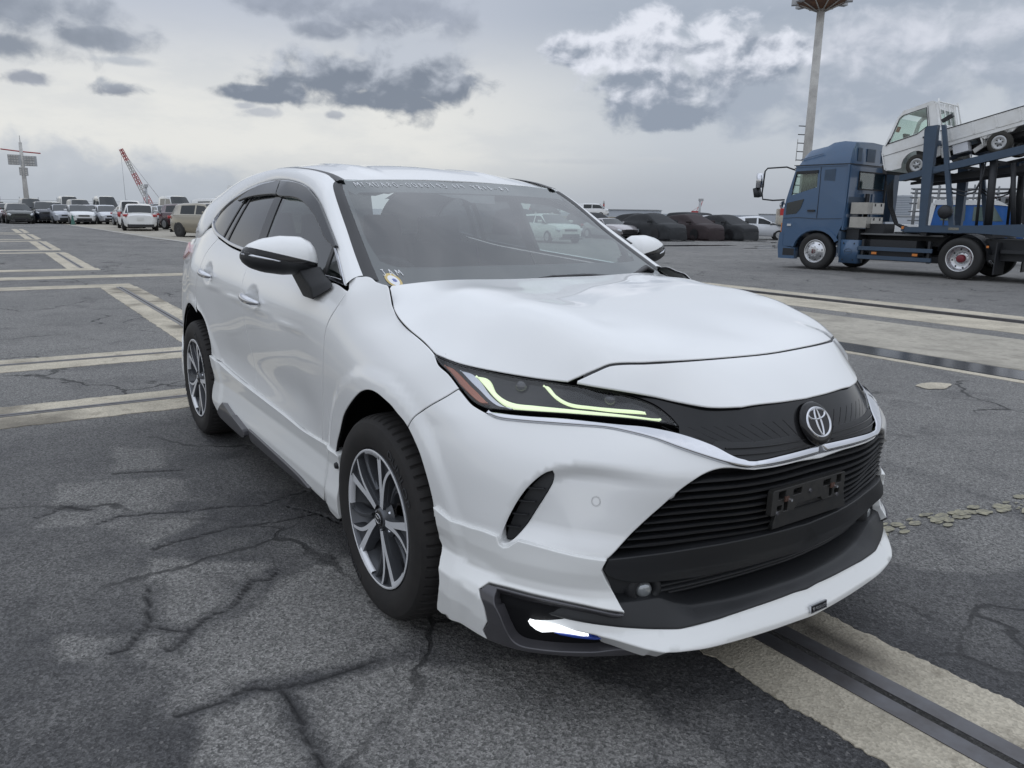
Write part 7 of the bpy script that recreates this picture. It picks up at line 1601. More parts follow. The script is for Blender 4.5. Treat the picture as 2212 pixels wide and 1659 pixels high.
# chassis
for s in (1, -1):
    boxo('chassis_rail', (-2.2, s*.43, .88), (5.6, .09, .26), M_fr)
    for z in (.66, .43): boxo('side_guard', (-2.05, s*1.18, z), (1.9, .05, .10), M_bl2 if s > 0 else M_fr)
    boxo('guard_post', (-1.2, s*1.10, .62), (.06, .12, .55), M_fr); boxo('guard_post', (-2.9, s*1.10, .62), (.06, .12, .55), M_fr)
    boxo('tank', (-1.95, s*.82, .68), (1.2, .50, .42), M_fr, bevel=.06, seg=3)
    for x, z in ((-1.55, .545), (-2.6, .545)): boxo('reflector', (x, s*1.21, z), (.13, .02, .06), M_org)
    # rear wheel guard
    bm = bmesh.new(); a = np.linspace(math.radians(15), math.radians(168), 16); A = [[bm.verts.new((-3.70+.60*math.cos(t), s*y, .51+.60*math.sin(t))) for t in a] for y in (.62, 1.22)]
    for i in range(15): bm.faces.new((A[0][i], A[0][i+1], A[1][i+1], A[1][i]))
    bmobj('rear_mudguard', bm, M_fr, lorry, True); boxo('rear_flap', (-4.45, s*.92, .55), (.03, .62, .75), M_fr)
bm = bmesh.new(); add_box(bm, (-.83, 1.02, .55), (.50, .34, .62)); bt_ = bmobj('blue_tank', bm, M_bl, lorry, True, .06, 3)
for x in (-.98, -.68):
    for z in (.33, .77): bm = bmesh.new(); add_lathe(bm, [(.0001, .012), (.018, .012), (.02, 0)], 8, 'y', (x, 1.19, z)); bmobj('tank_bolt', bm, M_fr, lorry)
bm = bmesh.new(); add_tube(bm, [(-.83+.11*math.cos(t), 1.193, .55+.075*math.sin(t)) for t in np.linspace(0, 2*math.pi, 20)[:-1]], .007, 5, closed=True); add_box(bm, (-.83, 1.193, .55), (.16, .014, .014)); bmobj('tank_badge', bm, M_bl2, lorry)
boxo('deck_plate', (-1.9, .1, 1.03), (2.4, 1.6, .04), mat('tread_plate', (.16, .165, .17), .5, metal=.4)); boxo('cab_mount', (-.8, 0, 1.0), (.35, 2.0, .3), M_fr); boxo('air_tank', (-1.25, 0, .7), (.9, 1.5, .35), M_fr, bevel=.08, seg=3); boxo('underrun', (-2.0, 0, .42), (2.6, 1.4, .16), M_fr)
for z, dz in ((1.70, .30), (1.33, .28)):
    bx = boxo('tool_box', (-.95, .62, z), (.46, .92, dz), M_box, bevel=.015); boxo('box_lid', (-1.185, .52, z+.0), (.012, .62, dz*.86), mat('box_lid', (.62, .61, .58), .3, metal=.4), bx, bevel=.005)
    for y in (.36, .70): boxo('box_latch', (-1.195, y, z+dz*.30), (.02, .04, .07), M_fr, bx)
bm = bmesh.new()
for i in range(5): add_tube(bm, [(-1.05, -.1-.08*i, 2.3+.05*i), (-1.15, -.15-.06*i, 1.75), (-1.35, -.2-.05*i, 1.3), (-1.75, -.1-.05*i, 1.12+.02*i), (-2.2, .1*i-.3, 1.12)], .018, 6)
bmobj('air_hose', bm, M_fr, lorry, True); boxo('hose_carrier', (-.95, -.25, 2.0), (.04, .04, .9), M_fr)
for k_ in range(3): bm = bmesh.new(); add_tube(bm, [(-2.0+.28*math.cos(t+k_), .35+.5*math.sin(t), 1.08+.03*k_) for t in np.linspace(0, 2*math.pi, 18)[:-1]], .022, 6, closed=True); bmobj('coiled_hose', bm, M_fr, lorry, True)
bm = bmesh.new(); add_lathe(bm, [(.0001, .0), (.45, .0), (.45, .12), (.0001, .12)], 24, 'z', (-3.3, 0, 1.0)); bmobj('fifth_wheel', bm, M_fr, lorry)
boxo('fender_tank', (-1.32, .55, 1.15), (.5, .6, .3), M_fr, bevel=.1, seg=3)
def big_wheel(parent, x, y, face, deep):
    w = bpy.data.objects.new('wheel', None); COL.objects.link(w); w.parent = parent; w.location = (x, y, .51); w.rotation_euler = (0, 0, math.pi if face > 0 else 0)
    n = 48; bm = bmesh.new(); add_lathe(bm, [(.30, .0), (.325, -.02), (.40, -.035), (.46, -.03), (.497, 0), (.51, .04), (.51, .22), (.49, .26), (.30, .27)], n, 'y'); bmobj('tyre', bm, M_tyre, w, True)
    d = .16 if deep else -.01
    bm = bmesh.new(); prof = [(.325, -.012), (.305, -.03), (.29, -.012), (.285, d*.6), (.27, d)] if deep else [(.325, -.012), (.305, -.028), (.292, -.01), (.28, .02), (.24, -.02)]
    add_lathe(bm, prof+[(.17, d+(.0 if deep else -.06))], 40, 'y'); bmobj('rim', bm, M_alu, w, True)
    bm = bmesh.new(); f = d+(.0 if deep else -.06); add_lathe(bm, [(.172, f), (.165, f-.012), (.10, f-.02), (.0001, f-.02)], 32, 'y'); bmobj('wheel_centre', bm, M_alu, w, True)
    for i in range(8):
        a = 2*math.pi*i/8+.2; bm = bmesh.new(); add_lathe(bm, [(.0001, -.002), (.022, -.002), (.024, .01)], 10, 'y', (.225*math.cos(a), (d*.985 if deep else -.036), .225*math.sin(a))); bmobj('hand_hole', bm, M_fr, w)
        bm = bmesh.new(); add_lathe(bm, [(.0001, -.035), (.012, -.035), (.016, 0)], 6, 'y', (.135*math.cos(a+.3), f-.012, .135*math.sin(a+.3))); bmobj('wheel_nut', bm, M_alu, w)
    h = -.16 if deep else -.04
    bm = bmesh.new(); add_lathe(bm, [(.0001, f+h+.02), (.07, f+h+.02), (.095, f+h+.04), (.10, f+.0)], 20, 'y'); bmobj('hub', bm, M_hub, w, True); return w
big_wheel(lorry, .13, 1.20, 1, False); big_wheel(lorry, .13, -1.20, -1, False); big_wheel(lorry, -3.66, 1.20, 1, True); big_wheel(lorry, -3.66, -1.20, -1, True)
# ---- trailer
trailer = thing('car_carrier_trailer', 'dark blue car-carrier trailer with a sloping upper deck behind the blue cab', 'trailer', TO, TH)
tb = lambda n, c, s, m=M_bl2, rot=None, bevel=.012: boxo(n, c, s, m, trailer, rot, bevel)
for s in (1, -1):
    side_prism('main_beam', [(-2.15, 1.23), (-2.15, 1.13), (-2.75, 1.12), (-3.9, 1.13), (-4.6, 1.10), (-5.2, 1.02), (-12, .80), (-12, 1.05), (-6.5, 1.36), (-4.9, 1.36), (-3.9, 1.31), (-2.75, 1.29), (-2.6, 1.23)], s*1.08, s*1.16, M_bl2, trailer)
    side_prism('front_post', [(-2.42, 3.60), (-2.46, 3.68), (-2.72, 3.70), (-2.74, 1.2), (-2.58, 1.2), (-2.50, 2.4)], s*1.0, s*1.15, M_bl2, trailer)
    side_prism('brace', [(-2.80, 3.69), (-2.89, 3.69), (-3.40, 1.3), (-3.28, 1.3)], s*1.05, s*1.14, M_bl2, trailer)
    side_prism('deck_rail', [(-1.93, 2.53), (-1.93, 2.38), (-3.09, 2.62), (-4.69, 2.95), (-9, 3.85), (-9, 4.02), (-4.66, 3.13), (-3.07, 2.78)], s*1.0, s*1.12, M_bl2, trailer)
    side_prism('deck_under_rail', [(-1.98, 2.37), (-3.1, 2.58), (-4.7, 2.72), (-9, 3.6), (-9, 3.5), (-4.73, 2.60), (-3.1, 2.42), (-1.98, 2.31)], s*.45, s*.56, M_fr, trailer)
    side_prism('cross_link', [(-2.5, 2.66), (-2.5, 2.58), (-3.08, 2.60), (-3.08, 2.66)], s*1.05, s*1.13, M_bl2, trailer)
    bm = bmesh.new(); add_tube(bm, [(-4.10, s*.95, 1.30), (-4.02, s*.95, 2.85)], .085, 12); bmobj('lift_ram', bm, M_fr, trailer, True); bm = bmesh.new(); add_tube(bm, [(-3.86, s*1.0, 1.3), (-3.80, s*1.0, 2.85)], .035, 8); bmobj('ram_rod', bm, M_fr, trailer, True)
    bm = bmesh.new(); add_tube(bm, [(-4.62, s*.9, 1.30), (-4.42, s*.9, 2.75)], .055, 10); bmobj('deck_prop', bm, M_fr, trailer, True)
    # hanging hoses
    bm = bmesh.new()
    for k_ in range(2): add_tube(bm, [(-3.12, s*1.05, 2.24-.06*k_), (-3.25, s*1.05, 2.16-.08*k_), (-3.5, s*1.05, 2.10-.09*k_), (-3.75, s*1.05, 2.16-.06*k_), (-3.86, s*1.04, 2.45), (-3.88, s*1.03, 2.8)], .018, 6)
    bmobj('hydraulic_hose', bm, M_fr, trailer, True)
for i, x in enumerate(np.linspace(-2.0, -8.6, 12)):
    z = 2.44+(-(x+1.93))*.215; boxo('deck_cross_member', (x, 0, z), (.12, 2.1, .07), M_fr, trailer, Matrix.Rotation(-.21, 3, 'Y'))
for s in (1, -1): boxo('track_plate', (-5.3, s*.62, 2.40+(-(-5.3+1.93))*.218+.05), (7.2, .42, .03), M_fr, trailer, Matrix.Rotation(.215, 3, 'Y'))
for x in (-2.7, -4.2, -6, -8, -10): tb('cross_beam', (x, 0, 1.10), (.14, 2.2, .14), M_fr)
tb('gooseneck', (-2.75, 0, 1.17), (1.2, 1.9, .14)); tb('front_cross', (-2.6, 0, 3.3), (.10, 2.1, .12)); tb('work_lamp', (-2.92, 1.12, 3.84), (.26, .10, .08), M_fr, Matrix.Rotation(.5, 3, 'Y')); tb('marker_lamp', (-2.20, 1.17, 1.22), (.05, .05, .07), M_org); tb('rear_marker', (-4.25, 1.20, .82), (.05, .03, .05), M_org)
tb('beam_label', (-3.42, 1.165, 1.22), (.24, .01, .06), mat('worn_label', (.14, .12, .09), .7, noise=(30, 1, (.3, .3, .26)))); tb('lower_deck', (-8, 0, .72), (7, 2.2, .08), M_fr); tb('belly_frame', (-5.2, 0, .75), (2.2, 1.9, .5), M_fr)
bm = bmesh.new(); add_lathe(bm, [(.0001, .10), (.14, .09), (.17, .0), (.15, -.12), (.0001, -.14)], 14, 'y', (-3.18, 1.2, 1.62)); bmobj('bagged_lamp', bm, M_fr, trailer, True); bm = bmesh.new(); add_tube(bm, [(-3.18, 1.2, 1.3), (-3.18, 1.2, 1.55)], .02, 6); bmobj('lamp_stem', bm, M_fr, trailer)
for s in (1, -1):
    for x in (-5.55, -6.55, -9.2): big_wheel(trailer, x, s*1.1, s, True)
# ---- small white pickup on the deck, nose down
M_kw = mat('kei_truck_white', (.80, .81, .81), .4, spec=.5, coat=.3, noise=(2.2, .5, (.52, .50, .45)))
kei = thing('small_white_pickup', 'small white cab-over pickup tilted nose-down on the upper deck of the carrier', 'pickup')
# local: x forward, front axle at 0, wheelbase 1.9, ground z = 0
fwd = Vector((1.85, 0, -.45)).normalized(); up_ = Vector((-fwd.z, 0, fwd.x))
kp = lambda n, P, y0, y1, m=M_kw, b=.02: side_prism(n, P, y0, y1, m, kei, b)
Rk = Matrix.Rotation(TH, 4, 'Z'); Mk = Matrix.Translation(TO)@Rk@Matrix.Translation((-2.14, .03, 2.79))@Matrix.Rotation(math.atan2(.45, 1.85), 4, 'Y')@Matrix.Translation((0, 0, -.27))
kei.matrix_world = Mk
fa = [(.02+.36*math.cos(a), .27+.36*math.sin(a)) for a in np.linspace(math.radians(5), math.radians(160), 10)]
kcab = [(.62, .30), (.78, .36), (.80, .80), (.74, .98), (.36, 1.60), (.22, 1.70), (-.52, 1.72), (-.58, 1.68), (-.60, .35), (-.36, .30)]+fa[::-1]
for s in (1, -1):
    f_ = lambda a, b, off=0., s=s: np.stack([np.asarray(a, float), np.broadcast_to(s*(.70+off-.10*np.clip((np.asarray(b, float)-.95)/.7, 0, 1)), np.shape(a)), np.asarray(b, float)], -1)
    panel_flat('cab_side', M_kw, f_, kcab, [[(.60, 1.02), (.30, 1.55), (.20, 1.60), (-.36, 1.61), (-.36, 1.16), (-.10, 1.05)]], s, kei, .04)
    kp('side_glass', [(.60, 1.02), (.30, 1.55), (.20, 1.60), (-.36, 1.61), (-.36, 1.16), (-.10, 1.05)], s*.63, s*.634, M_seeg, 0)
    bm = bmesh.new(); add_tube(bm, [(x, s*(.705-.10*max(0, (z-.95)/.7)), z) for x, z in ((.62, 1.0), (.30, 1.57), (.20, 1.62), (-.37, 1.63), (-.375, 1.16), (-.10, 1.03), (.62, 1.0))], .011, 5); bmobj('window_seal', bm, M_fr, kei)
    bm = bmesh.new(); add_tube(bm, [(-.40, s*.705, .32), (-.42, s*.705, 1.0), (-.41, s*.62, 1.66)], .006, 4); add_tube(bm, [(.79, s*.705, .72), (-.58, s*.705, .74)], .006, 4); bmobj('door_seam', bm, M_fr, kei); boxo('door_handle', (-.30, s*.71, .90), (.12, .02, .04), M_fr, kei); boxo('headlamp', (.79, s*.54, .66), (.05, .22, .16), M_clamp, kei, bevel=.02)
    kp('door_mirror_base', [(.60, 1.02), (.56, 1.12), (.70, .96)], s*.69, s*.72, M_fr)
kp('cab_roof', [(.24, 1.685), (.20, 1.73), (-.52, 1.75), (-.58, 1.71), (-.55, 1.69)], -.60, .60); kp('windscreen', [(.735, .99), (.755, .99), (.375, 1.61), (.355, 1.60)], -.57, .57, M_seeg, 0); kp('cab_front', [(.74, .32), (.81, .38), (.83, .80), (.77, .99), (.73, .98), (.78, .80), (.76, .40)], -.70, .70); kp('bumper', [(.76, .24), (.86, .30), (.86, .50), (.78, .50)], -.69, .69, M_ctrim)
rwk = lambda a, b, off=0.: np.stack([np.broadcast_to(-.60-off, np.shape(a)), np.asarray(a, float), np.asarray(b, float)], -1)
panel_flat('cab_rear_wall', M_kw, rwk, [(-.69, .35), (.69, .35), (.66, .95), (.59, 1.70), (-.59, 1.70), (-.66, .95)], [[(-.42, 1.12), (.42, 1.12), (.42, 1.52), (-.42, 1.52)]], 1, kei, .03)
boxo('rear_glass', (-.585, 0, 1.32), (.01, .84, .40), M_seeg, kei, bevel=0); boxo('cabin_back', (-.25, 0, .62), (.5, 1.2, .5), M_ctrim, kei); boxo('steering_wheel', (.32, .3, 1.05), (.05, .3, .28), M_ctrim, kei, bevel=.04, seg=2); boxo('seat_back', (-.42, .3, .98), (.12, .45, .5), M_seat, kei, bevel=.04, seg=2); boxo('seat_back', (-.42, -.3, .98), (.12, .45, .5), M_seat, kei, bevel=.04, seg=2); boxo('windscreen_note', (.44, .45, 1.34), (.015, .18, .14), mat('orange_note', (.50, .16, .08), .7), kei, Matrix.Rotation(-.55, 3, 'Y'))
bm = bmesh.new()
for y in (-.60, .60): add_tube(bm, [(-.68, y, .95), (-.66, y, 1.62), (-.66, y*.95, 1.76)], .020, 6)
add_tube(bm, [(-.66, -.60, 1.68), (-.66, .60, 1.68)], .020, 6); add_tube(bm, [(-.66, -.60, 1.10), (-.66, .60, 1.10)], .020, 6)
for y in (-.3, 0, .3): add_tube(bm, [(-.66, y, 1.10), (-.66, y, 1.68)], .014, 6)
bmobj('guard_frame', bm, M_kw, kei, True)
for s in (1, -1):
    kp('bed_side', [(-.66, .62), (-2.62, .62), (-2.62, .93), (-.66, .93)], s*.67, s*.70, M_kw, .008); kp('bed_cap', [(-.66, .93), (-2.62, .93), (-2.62, .95), (-.66, .95)], s*.665, s*.71, M_fr, 0); kp('bed_sill', [(-.66, .60), (-2.62, .60), (-2.62, .53), (-.66, .52)], s*.64, s*.69); 
    for x in (-.9, -1.4, -1.9, -2.4): boxo('bed_rib', (x, s*.705, .78), (.04, .015, .28), M_kw, kei, bevel=.004)
    kp('rear_fender', [(-1.55, .53), (-1.55, .30), (-1.50, .53)]+[(-1.9+.34*math.cos(a), .30+.30*math.sin(a)) for a in np.linspace(math.radians(30), math.radians(150), 8)][::1]+[(-2.3, .53)], s*.60, s*.66, M_kw, 0); kp('side_panel', [(-.62, .52), (-.78, .52), (-.80, .25), (-.62, .28)], s*.60, s*.69)
bm = bmesh.new(); add_box(bm, (-1.64, 0, .60), (1.96, 1.36, .05)); bmobj('bed_floor', bm, M_kw, kei); boxo('tailgate', (-2.62, 0, .78), (.04, 1.38, .32), M_kw, kei); boxo('chassis', (-1.1, 0, .40), (3.0, .6, .12), M_ctrim, kei); boxo('battery_tray', (-1.05, .55, .40), (.34, .22, .22), mat('white_box', (.68, .70, .74), .5), kei); boxo('fuel_tank', (-1.3, -.3, .38), (.5, .5, .22), M_ctrim, kei); boxo('leaf_spring', (-1.5, .45, .36), (.5, .06, .10), M_kw, kei, Matrix.Rotation(.4, 3, 'Y'))
for x in (0, -1.9):
    for s in (1, -1):
        w_ = bmobj('wheel', small_wheel(.27, .15), mat('dusty_tyre', (.035, .033, .028), .8), kei, True); w_.location = (x, s*.62, .27); w_.rotation_euler = (0, 0, 0 if s < 0 else math.pi)
        bm = bmesh.new(); add_lathe(bm, [(.0001, -.080), (.035, -.085), (.045, -.065), (.10, -.060), (.125, -.074), (.165, -.078), (.172, -.066)], 20, 'y'); rm = bmobj('rim', bm, M_crim, w_, True)
        for i in range(6): a = i*math.pi/3; bm = bmesh.new(); add_lathe(bm, [(.0001, -.066), (.016, -.066), (.018, -.05)], 8, 'y', (.075*math.cos(a), -.004, .075*math.sin(a))); bmobj('rim_hole', bm, M_fr, w_)
# ================================================================== far harbour things
M_wp = mat('weathered_white_paint', (.56, .55, .52), .6, noise=(1.6, .8, (.30, .29, .28)))
M_gal = mat('galvanised_steel', (.40, .41, .42), .5, metal=.4)
M_rw = mat('crane_red', (.38, .06, .06), .6)
M_pale = mat('pale_grey_cladding', (.46, .49, .53), .7)
def poleo(name, pts, r, m, parent, n=8):
    bm = bmesh.new(); add_tube(bm, pts, r, n); return bmobj(name, bm, m, parent, True)
# tall lamp mast behind the lorry
t = thing('light_mast', 'tall white weathered lamp mast with a round head rising behind the blue cab', 'lamp mast', (-23.3, 33.8, 0))
poleo('mast_pole', [(0, 0, 0), (0, 0, 6), (0, 0, 12.0)], [.25, .215, .185], M_wp, t, 20)
bm = bmesh.new(); add_lathe(bm, [(.19, 11.55), (1.15, 11.85), (1.2, 11.97), (1.1, 12.02), (.19, 11.97)], 28, 'z'); bmobj('lamp_ring', bm, mat('rusty_ring', (.20, .10, .05), .7, noise=(3, .9, (.10, .06, .05))), t)
for i in range(10):
    a = 2*math.pi*i/10; bm = bmesh.new(); add_box(bm, (1.25*math.cos(a), 1.25*math.sin(a), 11.93), (.34, .30, .24), Matrix.Rotation(a, 3, 'Z')); bmobj('floodlight', bm, M_gal, t, bevel=.04); poleo('ring_strut', [(.2*math.cos(a), .2*math.sin(a), 11.45), (1.1*math.cos(a), 1.1*math.sin(a), 11.85)], .03, M_wp, t, 5)
for i in range(12): poleo('climbing_rung', [(-.15, -.12, 1.4+.42*i), (-.42, -.34, 1.42+.42*i)], .025, M_fr, t, 5)
poleo('rung_rail', [(-.41, -.33, 4.3), (-.41, -.33, 5.4)], .02, M_wp, t, 5)
# floodlight tower at the far left
t = thing('floodlight_tower', 'white floodlight tower with two lamp panels and a red crossbar at the far left', 'light tower', (-140, 4.6, 0))
poleo('tower_pole', [(0, 0, 0), (0, 0, 5), (0, 0, 10.6)], [.42, .32, .22], M_wp, t, 12); poleo('crossbar', [(-.3, -2.6, 9.5), (0, 0, 9.25), (.3, 2.5, 9.1)], .09, M_rw, t); poleo('mast_tip', [(0, 0, 10.5), (0, 0, 11.6)], .05, M_wp, t)
for (y, z, w, h_) in ((-1.0, 8.0, 1.7, 1.5), (1.05, 7.9, 1.7, 1.5), (.35, 6.3, .5, 1.2), (-.35, 6.35, .4, 1.2)):
    bm = bmesh.new(); add_box(bm, (.3, y, z), (.06, w, h_)); pn = bmobj('lamp_panel', bm, M_gal, t)
    for i in range(max(1, int(w/.34))):
        for j in range(4): bm = bmesh.new(); add_box(bm, (.40, y-w/2+.2+.34*i, z-h_/2+.2+h_*.25*j), (.14, .24, .22)); bmobj('floodlight', bm, M_wp, pn)
# mobile crane, camera pole, fence posts along the left horizon
def lattice(name, p0, p1, w0, w1, m, parent, bays=10, r=.05):
    p0, p1 = Vector(p0), Vector(p1); d = (p1-p0).normalized(); a = d.orthogonal().normalized(); b = d.cross(a); bm = bmesh.new()
    pt = lambda q, i: p0+(p1-p0)*q+(a*(1 if i in (0, 1) else -1)+b*(1 if i in (0, 3) else -1))*(w0+(w1-w0)*q)/2
    for i in range(4): add_tube(bm, [pt(0, i), pt(1, i)], r, 4)
    for k_ in range(bays):
        for i in range(4): add_tube(bm, [pt(k_/bays, i), pt((k_+1)/bays, (i+1) % 4)], r*.6, 3)
    return bmobj(name, bm, m, parent)
t = thing('crawler_crane', 'red and white lattice crane jib standing beyond the parked cars', 'crane', (-152, 24.3, 0))
for i in range(5): lattice('jib_section', (0, -4.2+.0-.85*(i-5)*-1*0+4.2*(1-i/5)-0, 1.4+i*2.0), (0, 4.2*(1-(i+1)/5)-4.2*0-4.2+0*i, 3.4+i*2.0) if False else (0, 4.2*(1-(i+1)/5)-4.2, 3.4+i*2.0), .7, .6, M_rw if i % 2 == 0 else M_wp, t, 4, .07) if False else lattice('jib_section', (0, -.85*i, 1.2+2.0*i), (0, -.85*(i+1), 3.2+2.0*i), .75-.07*i, .70-.07*i, M_rw if i % 2 == 0 else M_wp, t, 4, .07)
poleo('hoist_rope', [(0, -4.3, 11.2), (0, -4.2, 1.0)], .035, M_gal, t, 4); poleo('pendant_rope', [(0, -4.25, 11.2), (0, 2.3, 1.6)], .035, M_gal, t, 4); bm = bmesh.new(); add_box(bm, (0, 1, 1), (3, 3.5, 1.8)); bmobj('crane_house', bm, M_rw, t)
t = thing('camera_pole', 'short grey pole with a camera head right of the crane', 'pole', (-128, 19.6, 0)); poleo('post', [(0, 0, 0), (0, 0, 4.3)], .16, M_gal, t); bm = bmesh.new(); add_box(bm, (0, .05, 4.5), (.4, .5, .45)); add_box(bm, (0, -.2, 3.6), (.3, .4, .4)); bmobj('camera_head', bm, M_gal, t)
t = thing('boundary_fence', 'low wire boundary fence with thin posts along the far left horizon', 'fence', (-118, 0, 0))
for i in range(30):
    y = -14+2.1*i; poleo('fence_post', [(0, y, 0), (0, y, 2.4)], .05, M_gal, t, 5)
for z in (1.7, 2.0): poleo('fence_wire', [(0, -14, z), (0, 47, z)], .03, M_gal, t, 4)
# right horizon: seawall, gantry cranes, sheds, tower block
t = thing('seawall', 'long pale seawall closing the harbour on the right horizon', 'seawall', (-180, 250, 0), math.radians(48)); bm = bmesh.new(); add_box(bm, (60, 0, 1.1), (520, 2, 2.2)); bmobj('wall_run', bm, M_pale, t)
def gantry(x, y, label, s=1., m=M_rw, up=True):
    t = thing('gantry_crane', label, 'crane', (x, y, 0), math.radians(25)); t.scale = (s, s, s)
    for a in (-8, 8):
        for b in (-6, 6): poleo('crane_leg', [(a, b, 0), (a*.9, b*.8, 14)], .8, m, t, 6)
    for b in (-6, 6): poleo('portal_beam', [(-9, b*.8, 14), (9, b*.8, 14)], .9, m, t, 6)
    bm = bmesh.new(); add_box(bm, (0, 0, 16), (16, 9, 3)); bmobj('machinery_house', bm, m, t)
    poleo('boom', [(9, 0, 14), (16, 0, 40)] if up else [(9, 0, 14), (40, 0, 20)], .9, m, t, 6); poleo('pylon', [(2, 0, 14), (7, 0, 27)], .7, m, t, 6); poleo('tie', [(7, 0, 27), (14.5, 0, 36)], .3, m, t, 5); poleo('back_tie', [(7, 0, 27), (-9, 0, 16)], .3, m, t, 5); return t
gantry(-405, 439, 'dark red harbour gantry crane with its boom raised above the covered cars', .31); gantry(-560, 790, 'faint grey-pink harbour crane far off beside the lorry', .42, mat('hazed_crane', (.42, .36, .38), .8), False)  # far crane colour greyed and paled to stand in for distance haze
t = thing('striped_mast', 'thin red and white mast rising beyond the two vans', 'mast', (-330, 285, 0)); [poleo('mast_section', [(0, 0, 1.8*i), (0, 0, 1.8*(i+1))], .45, M_rw if i % 2 else M_wp, t, 6) for i in range(5)]
t = thing('camera_pole', 'grey pole with camera head right of the dark red gantry crane', 'pole', (-95, 104.5, 0)); poleo('post', [(0, 0, 0), (0, 0, 4.4)], .2, M_gal, t); bm = bmesh.new(); add_box(bm, (0, .2, 4.3), (.4, .9, .4)); bmobj('camera_head', bm, M_gal, t)
for i, (x, y, w, d, h_, lab) in enumerate(((-330, 300, 40, 20, 4.2, 'low pale warehouse behind the two vans'), (-300, 420, 50, 20, 3.4, 'low pale quay building right of the gantry crane'), (-270, 470, 30, 15, 3.8, 'small grey quay shed near the lorry'), (-220, 400, 60, 20, 3.2, 'long low grey transit shed'))):
    t = thing('quay_building', lab, 'building', (x, y, 0), math.radians(40)); bm = bmesh.new(); add_box(bm, (0, 0, h_/2), (w, d, h_)); bmobj('wall', bm, M_pale, t); bm = bmesh.new(); add_box(bm, (0, 0, h_+.2), (w+1, d+1, .4)); bmobj('roof', bm, M_gal, t)
t = thing('tower_block', 'pale grey high-rise with horizontal window bands seen behind the lorry cab', 'building', (-440, 781.6, 0), math.radians(60)); bm = bmesh.new(); add_box(bm, (0, 0, 13), (11, 11, 26)); bmobj('wall', bm, M_pale, t)
for i in range(14): bm = bmesh.new(); add_box(bm, (0, 0, 2+1.7*i), (11.2, 11.2, .7)); bmobj('window_band', bm, mat('window_band', (.20, .23, .27), .4), t)
# blue and white crew-cab seen under the carrier deck
t = thing('crew_cab_truck', 'bright blue crew-cab truck with a white roof seen through the carrier frame', 'truck', (-11.0, 26.0, 0), math.radians(22.5)); M_vb = mat('vivid_blue', (.02, .11, .36), .35, coat=.5); M_vw = mat('roof_white', (.72, .73, .73), .4, coat=.3)
P = [(-1.35, .75), (1.55, .75), (1.55, 1.15), (1.42, 1.35), (.98, 1.98), (.70, 2.05), (-1.10, 2.05), (-1.35, 1.3)]
side_prism('cab_body', [(-1.2, .75), (1.55, .75), (1.55, 1.15), (1.42, 1.33), (1.0, 1.92), (.7, 1.98), (-1.0, 1.98), (-1.2, 1.4)], -.78, .78, M_vb, t, .05, 2)
side_prism('roof', [(1.06, 1.90), (.72, 2.08), (-1.10, 2.10), (-1.14, 1.93), (.7, 1.94)], -.81, .81, M_vw, t, .02); side_prism('cab_back', [(-1.06, 2.0), (-1.20, 2.0), (-1.42, .75), (-1.22, .75)], -.80, .80, M_vw, t, .02)
M_grg = mat('pale_green_glass', (.10, .14, .13), .08, spec=.9)
for s in (1, -1):
    for q in ([(-.88, 1.42), (-.86, 1.88), (-.18, 1.88), (-.16, 1.42)], [(.05, 1.42), (.05, 1.88), (.62, 1.90), (.92, 1.42)]): side_prism('side_window', q, s*.784, s*.795, M_grg, t, 0)
    bm = bmesh.new(); add_box(bm, (1.30, s*.95, 1.45), (.08, .18, .34)); bmobj('door_mirror', bm, M_fr, t, bevel=.03)
    for x in (1.0, -2.0): w_ = bmobj('wheel', small_wheel(.36, .2), M_tyre, t, True); w_.location = (x, s*.7, .36)
side_prism('windscreen', [(1.46, 1.34), (1.44, 1.32), (1.0, 1.93), (1.03, 1.94)], -.70, .70, mat('pale_screen', (.45, .50, .52), .1, spec=.8), t, 0); bm = bmesh.new(); add_box(bm, (-.8, 0, .62), (4.6, 1.0, .22)); bmobj('chassis', bm, M_fr, t); bm = bmesh.new(); add_box(bm, (-2.5, 0, 1.0), (2.2, 1.6, .5)); bmobj('load_bed', bm, M_vw, t, bevel=.03); boxo('door_stripe', (0, .79, 1.05), (2.6, .01, .03), M_fr, t)
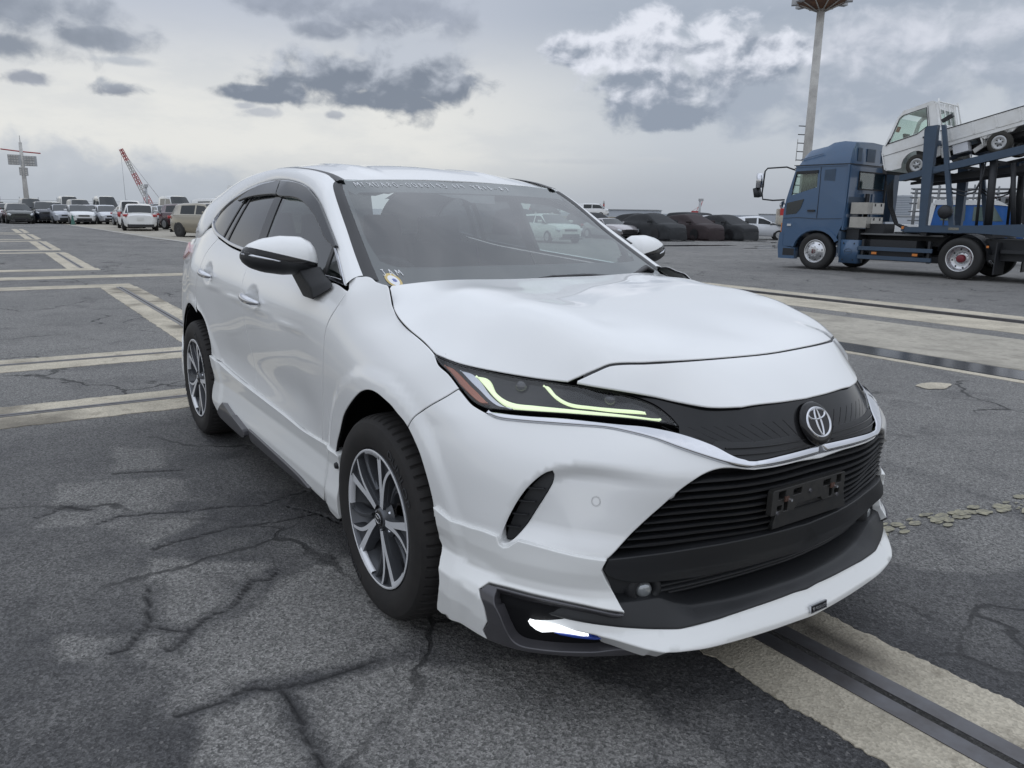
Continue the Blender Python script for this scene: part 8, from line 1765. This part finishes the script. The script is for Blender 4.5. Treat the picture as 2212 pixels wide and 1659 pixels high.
# stacked steel pallets and the dark shed
M_rack = mat('weathered_rack', (.20, .21, .22), .6, metal=.3)
t = thing('steel_pallet_stack', 'long stack of galvanised steel car racks behind the crew-cab truck', 'rack stack', (-33, 69.8, 0), math.radians(25))
for i in range(9):
    x = -3.6+.9*i
    for y in (-1, 1): poleo('rack_post', [(x, y, 0), (x, y, 4.2+.15*(i % 3))], .07, M_rack, t, 5)
    bm = bmesh.new(); add_box(bm, (x+.4, -1.05, 2.9), (.34, .06, 1.0+.2*(i % 2))); bmobj('rack_panel', bm, M_rack if i % 3 else M_wp, t)
for z in (1.4, 2.2, 2.9, 3.4, 3.8, 4.15):
    for y in (-1, 1): poleo('rack_rail', [(-4, y, z), (4.2, y, z)], .06, M_rack, t, 5)
t = thing('dark_shed', 'black corrugated shed with a rusty eave at the right edge under the carrier deck', 'shed', (-31.5, 88.5, 0), math.radians(20))
M_cor = mat('black_corrugated', (.022, .023, .026), .6); V, F = [], []
for i in range(97):
    x = -6+.16*i; y = -3+.06*(1 if i % 2 else -1); V += [(x, y, 0), (x, y, 3.7)]
F = [(2*i, 2*i+2, 2*i+3, 2*i+1) for i in range(96)]; mobj('corrugated_wall', V, F, M_cor, t, smooth=False); bm = bmesh.new(); add_box(bm, (1.5, 0, 1.85), (15.3, 5.7, 3.7)); bmobj('shed_core', bm, M_cor, t); bm = bmesh.new(); add_box(bm, (1.5, 0, 3.82), (16, 6.8, .16)); bmobj('roof', bm, mat('rusty_eave', (.12, .05, .05), .7), t)
bm = bmesh.new(); [add_box(bm, (-6+.42*i, -3.2, 4.1), (.06, .06, .4)) for i in range(38)]; add_box(bm, (1.5, -3.2, 4.3), (16, .07, .07)); bmobj('roof_rail', bm, M_gal, t)
t = thing('white_container_boxes', 'white lidded box standing behind the lorry chassis', 'box', (-17.5, 27.6, 0), math.radians(20)); bm = bmesh.new(); add_box(bm, (0, 0, .95), (1.0, 1.0, 1.0)); bmobj('box', bm, M_wp, t, bevel=.03); bm = bmesh.new(); add_box(bm, (0, 0, 1.48), (1.06, 1.06, .08)); bmobj('lid', bm, M_wp, t, bevel=.02); bm = bmesh.new(); [add_box(bm, (sx*.4, sy*.4, .23), (.08, .08, .46)) for sx in (1, -1) for sy in (1, -1)]; bmobj('stand', bm, M_fr, t)
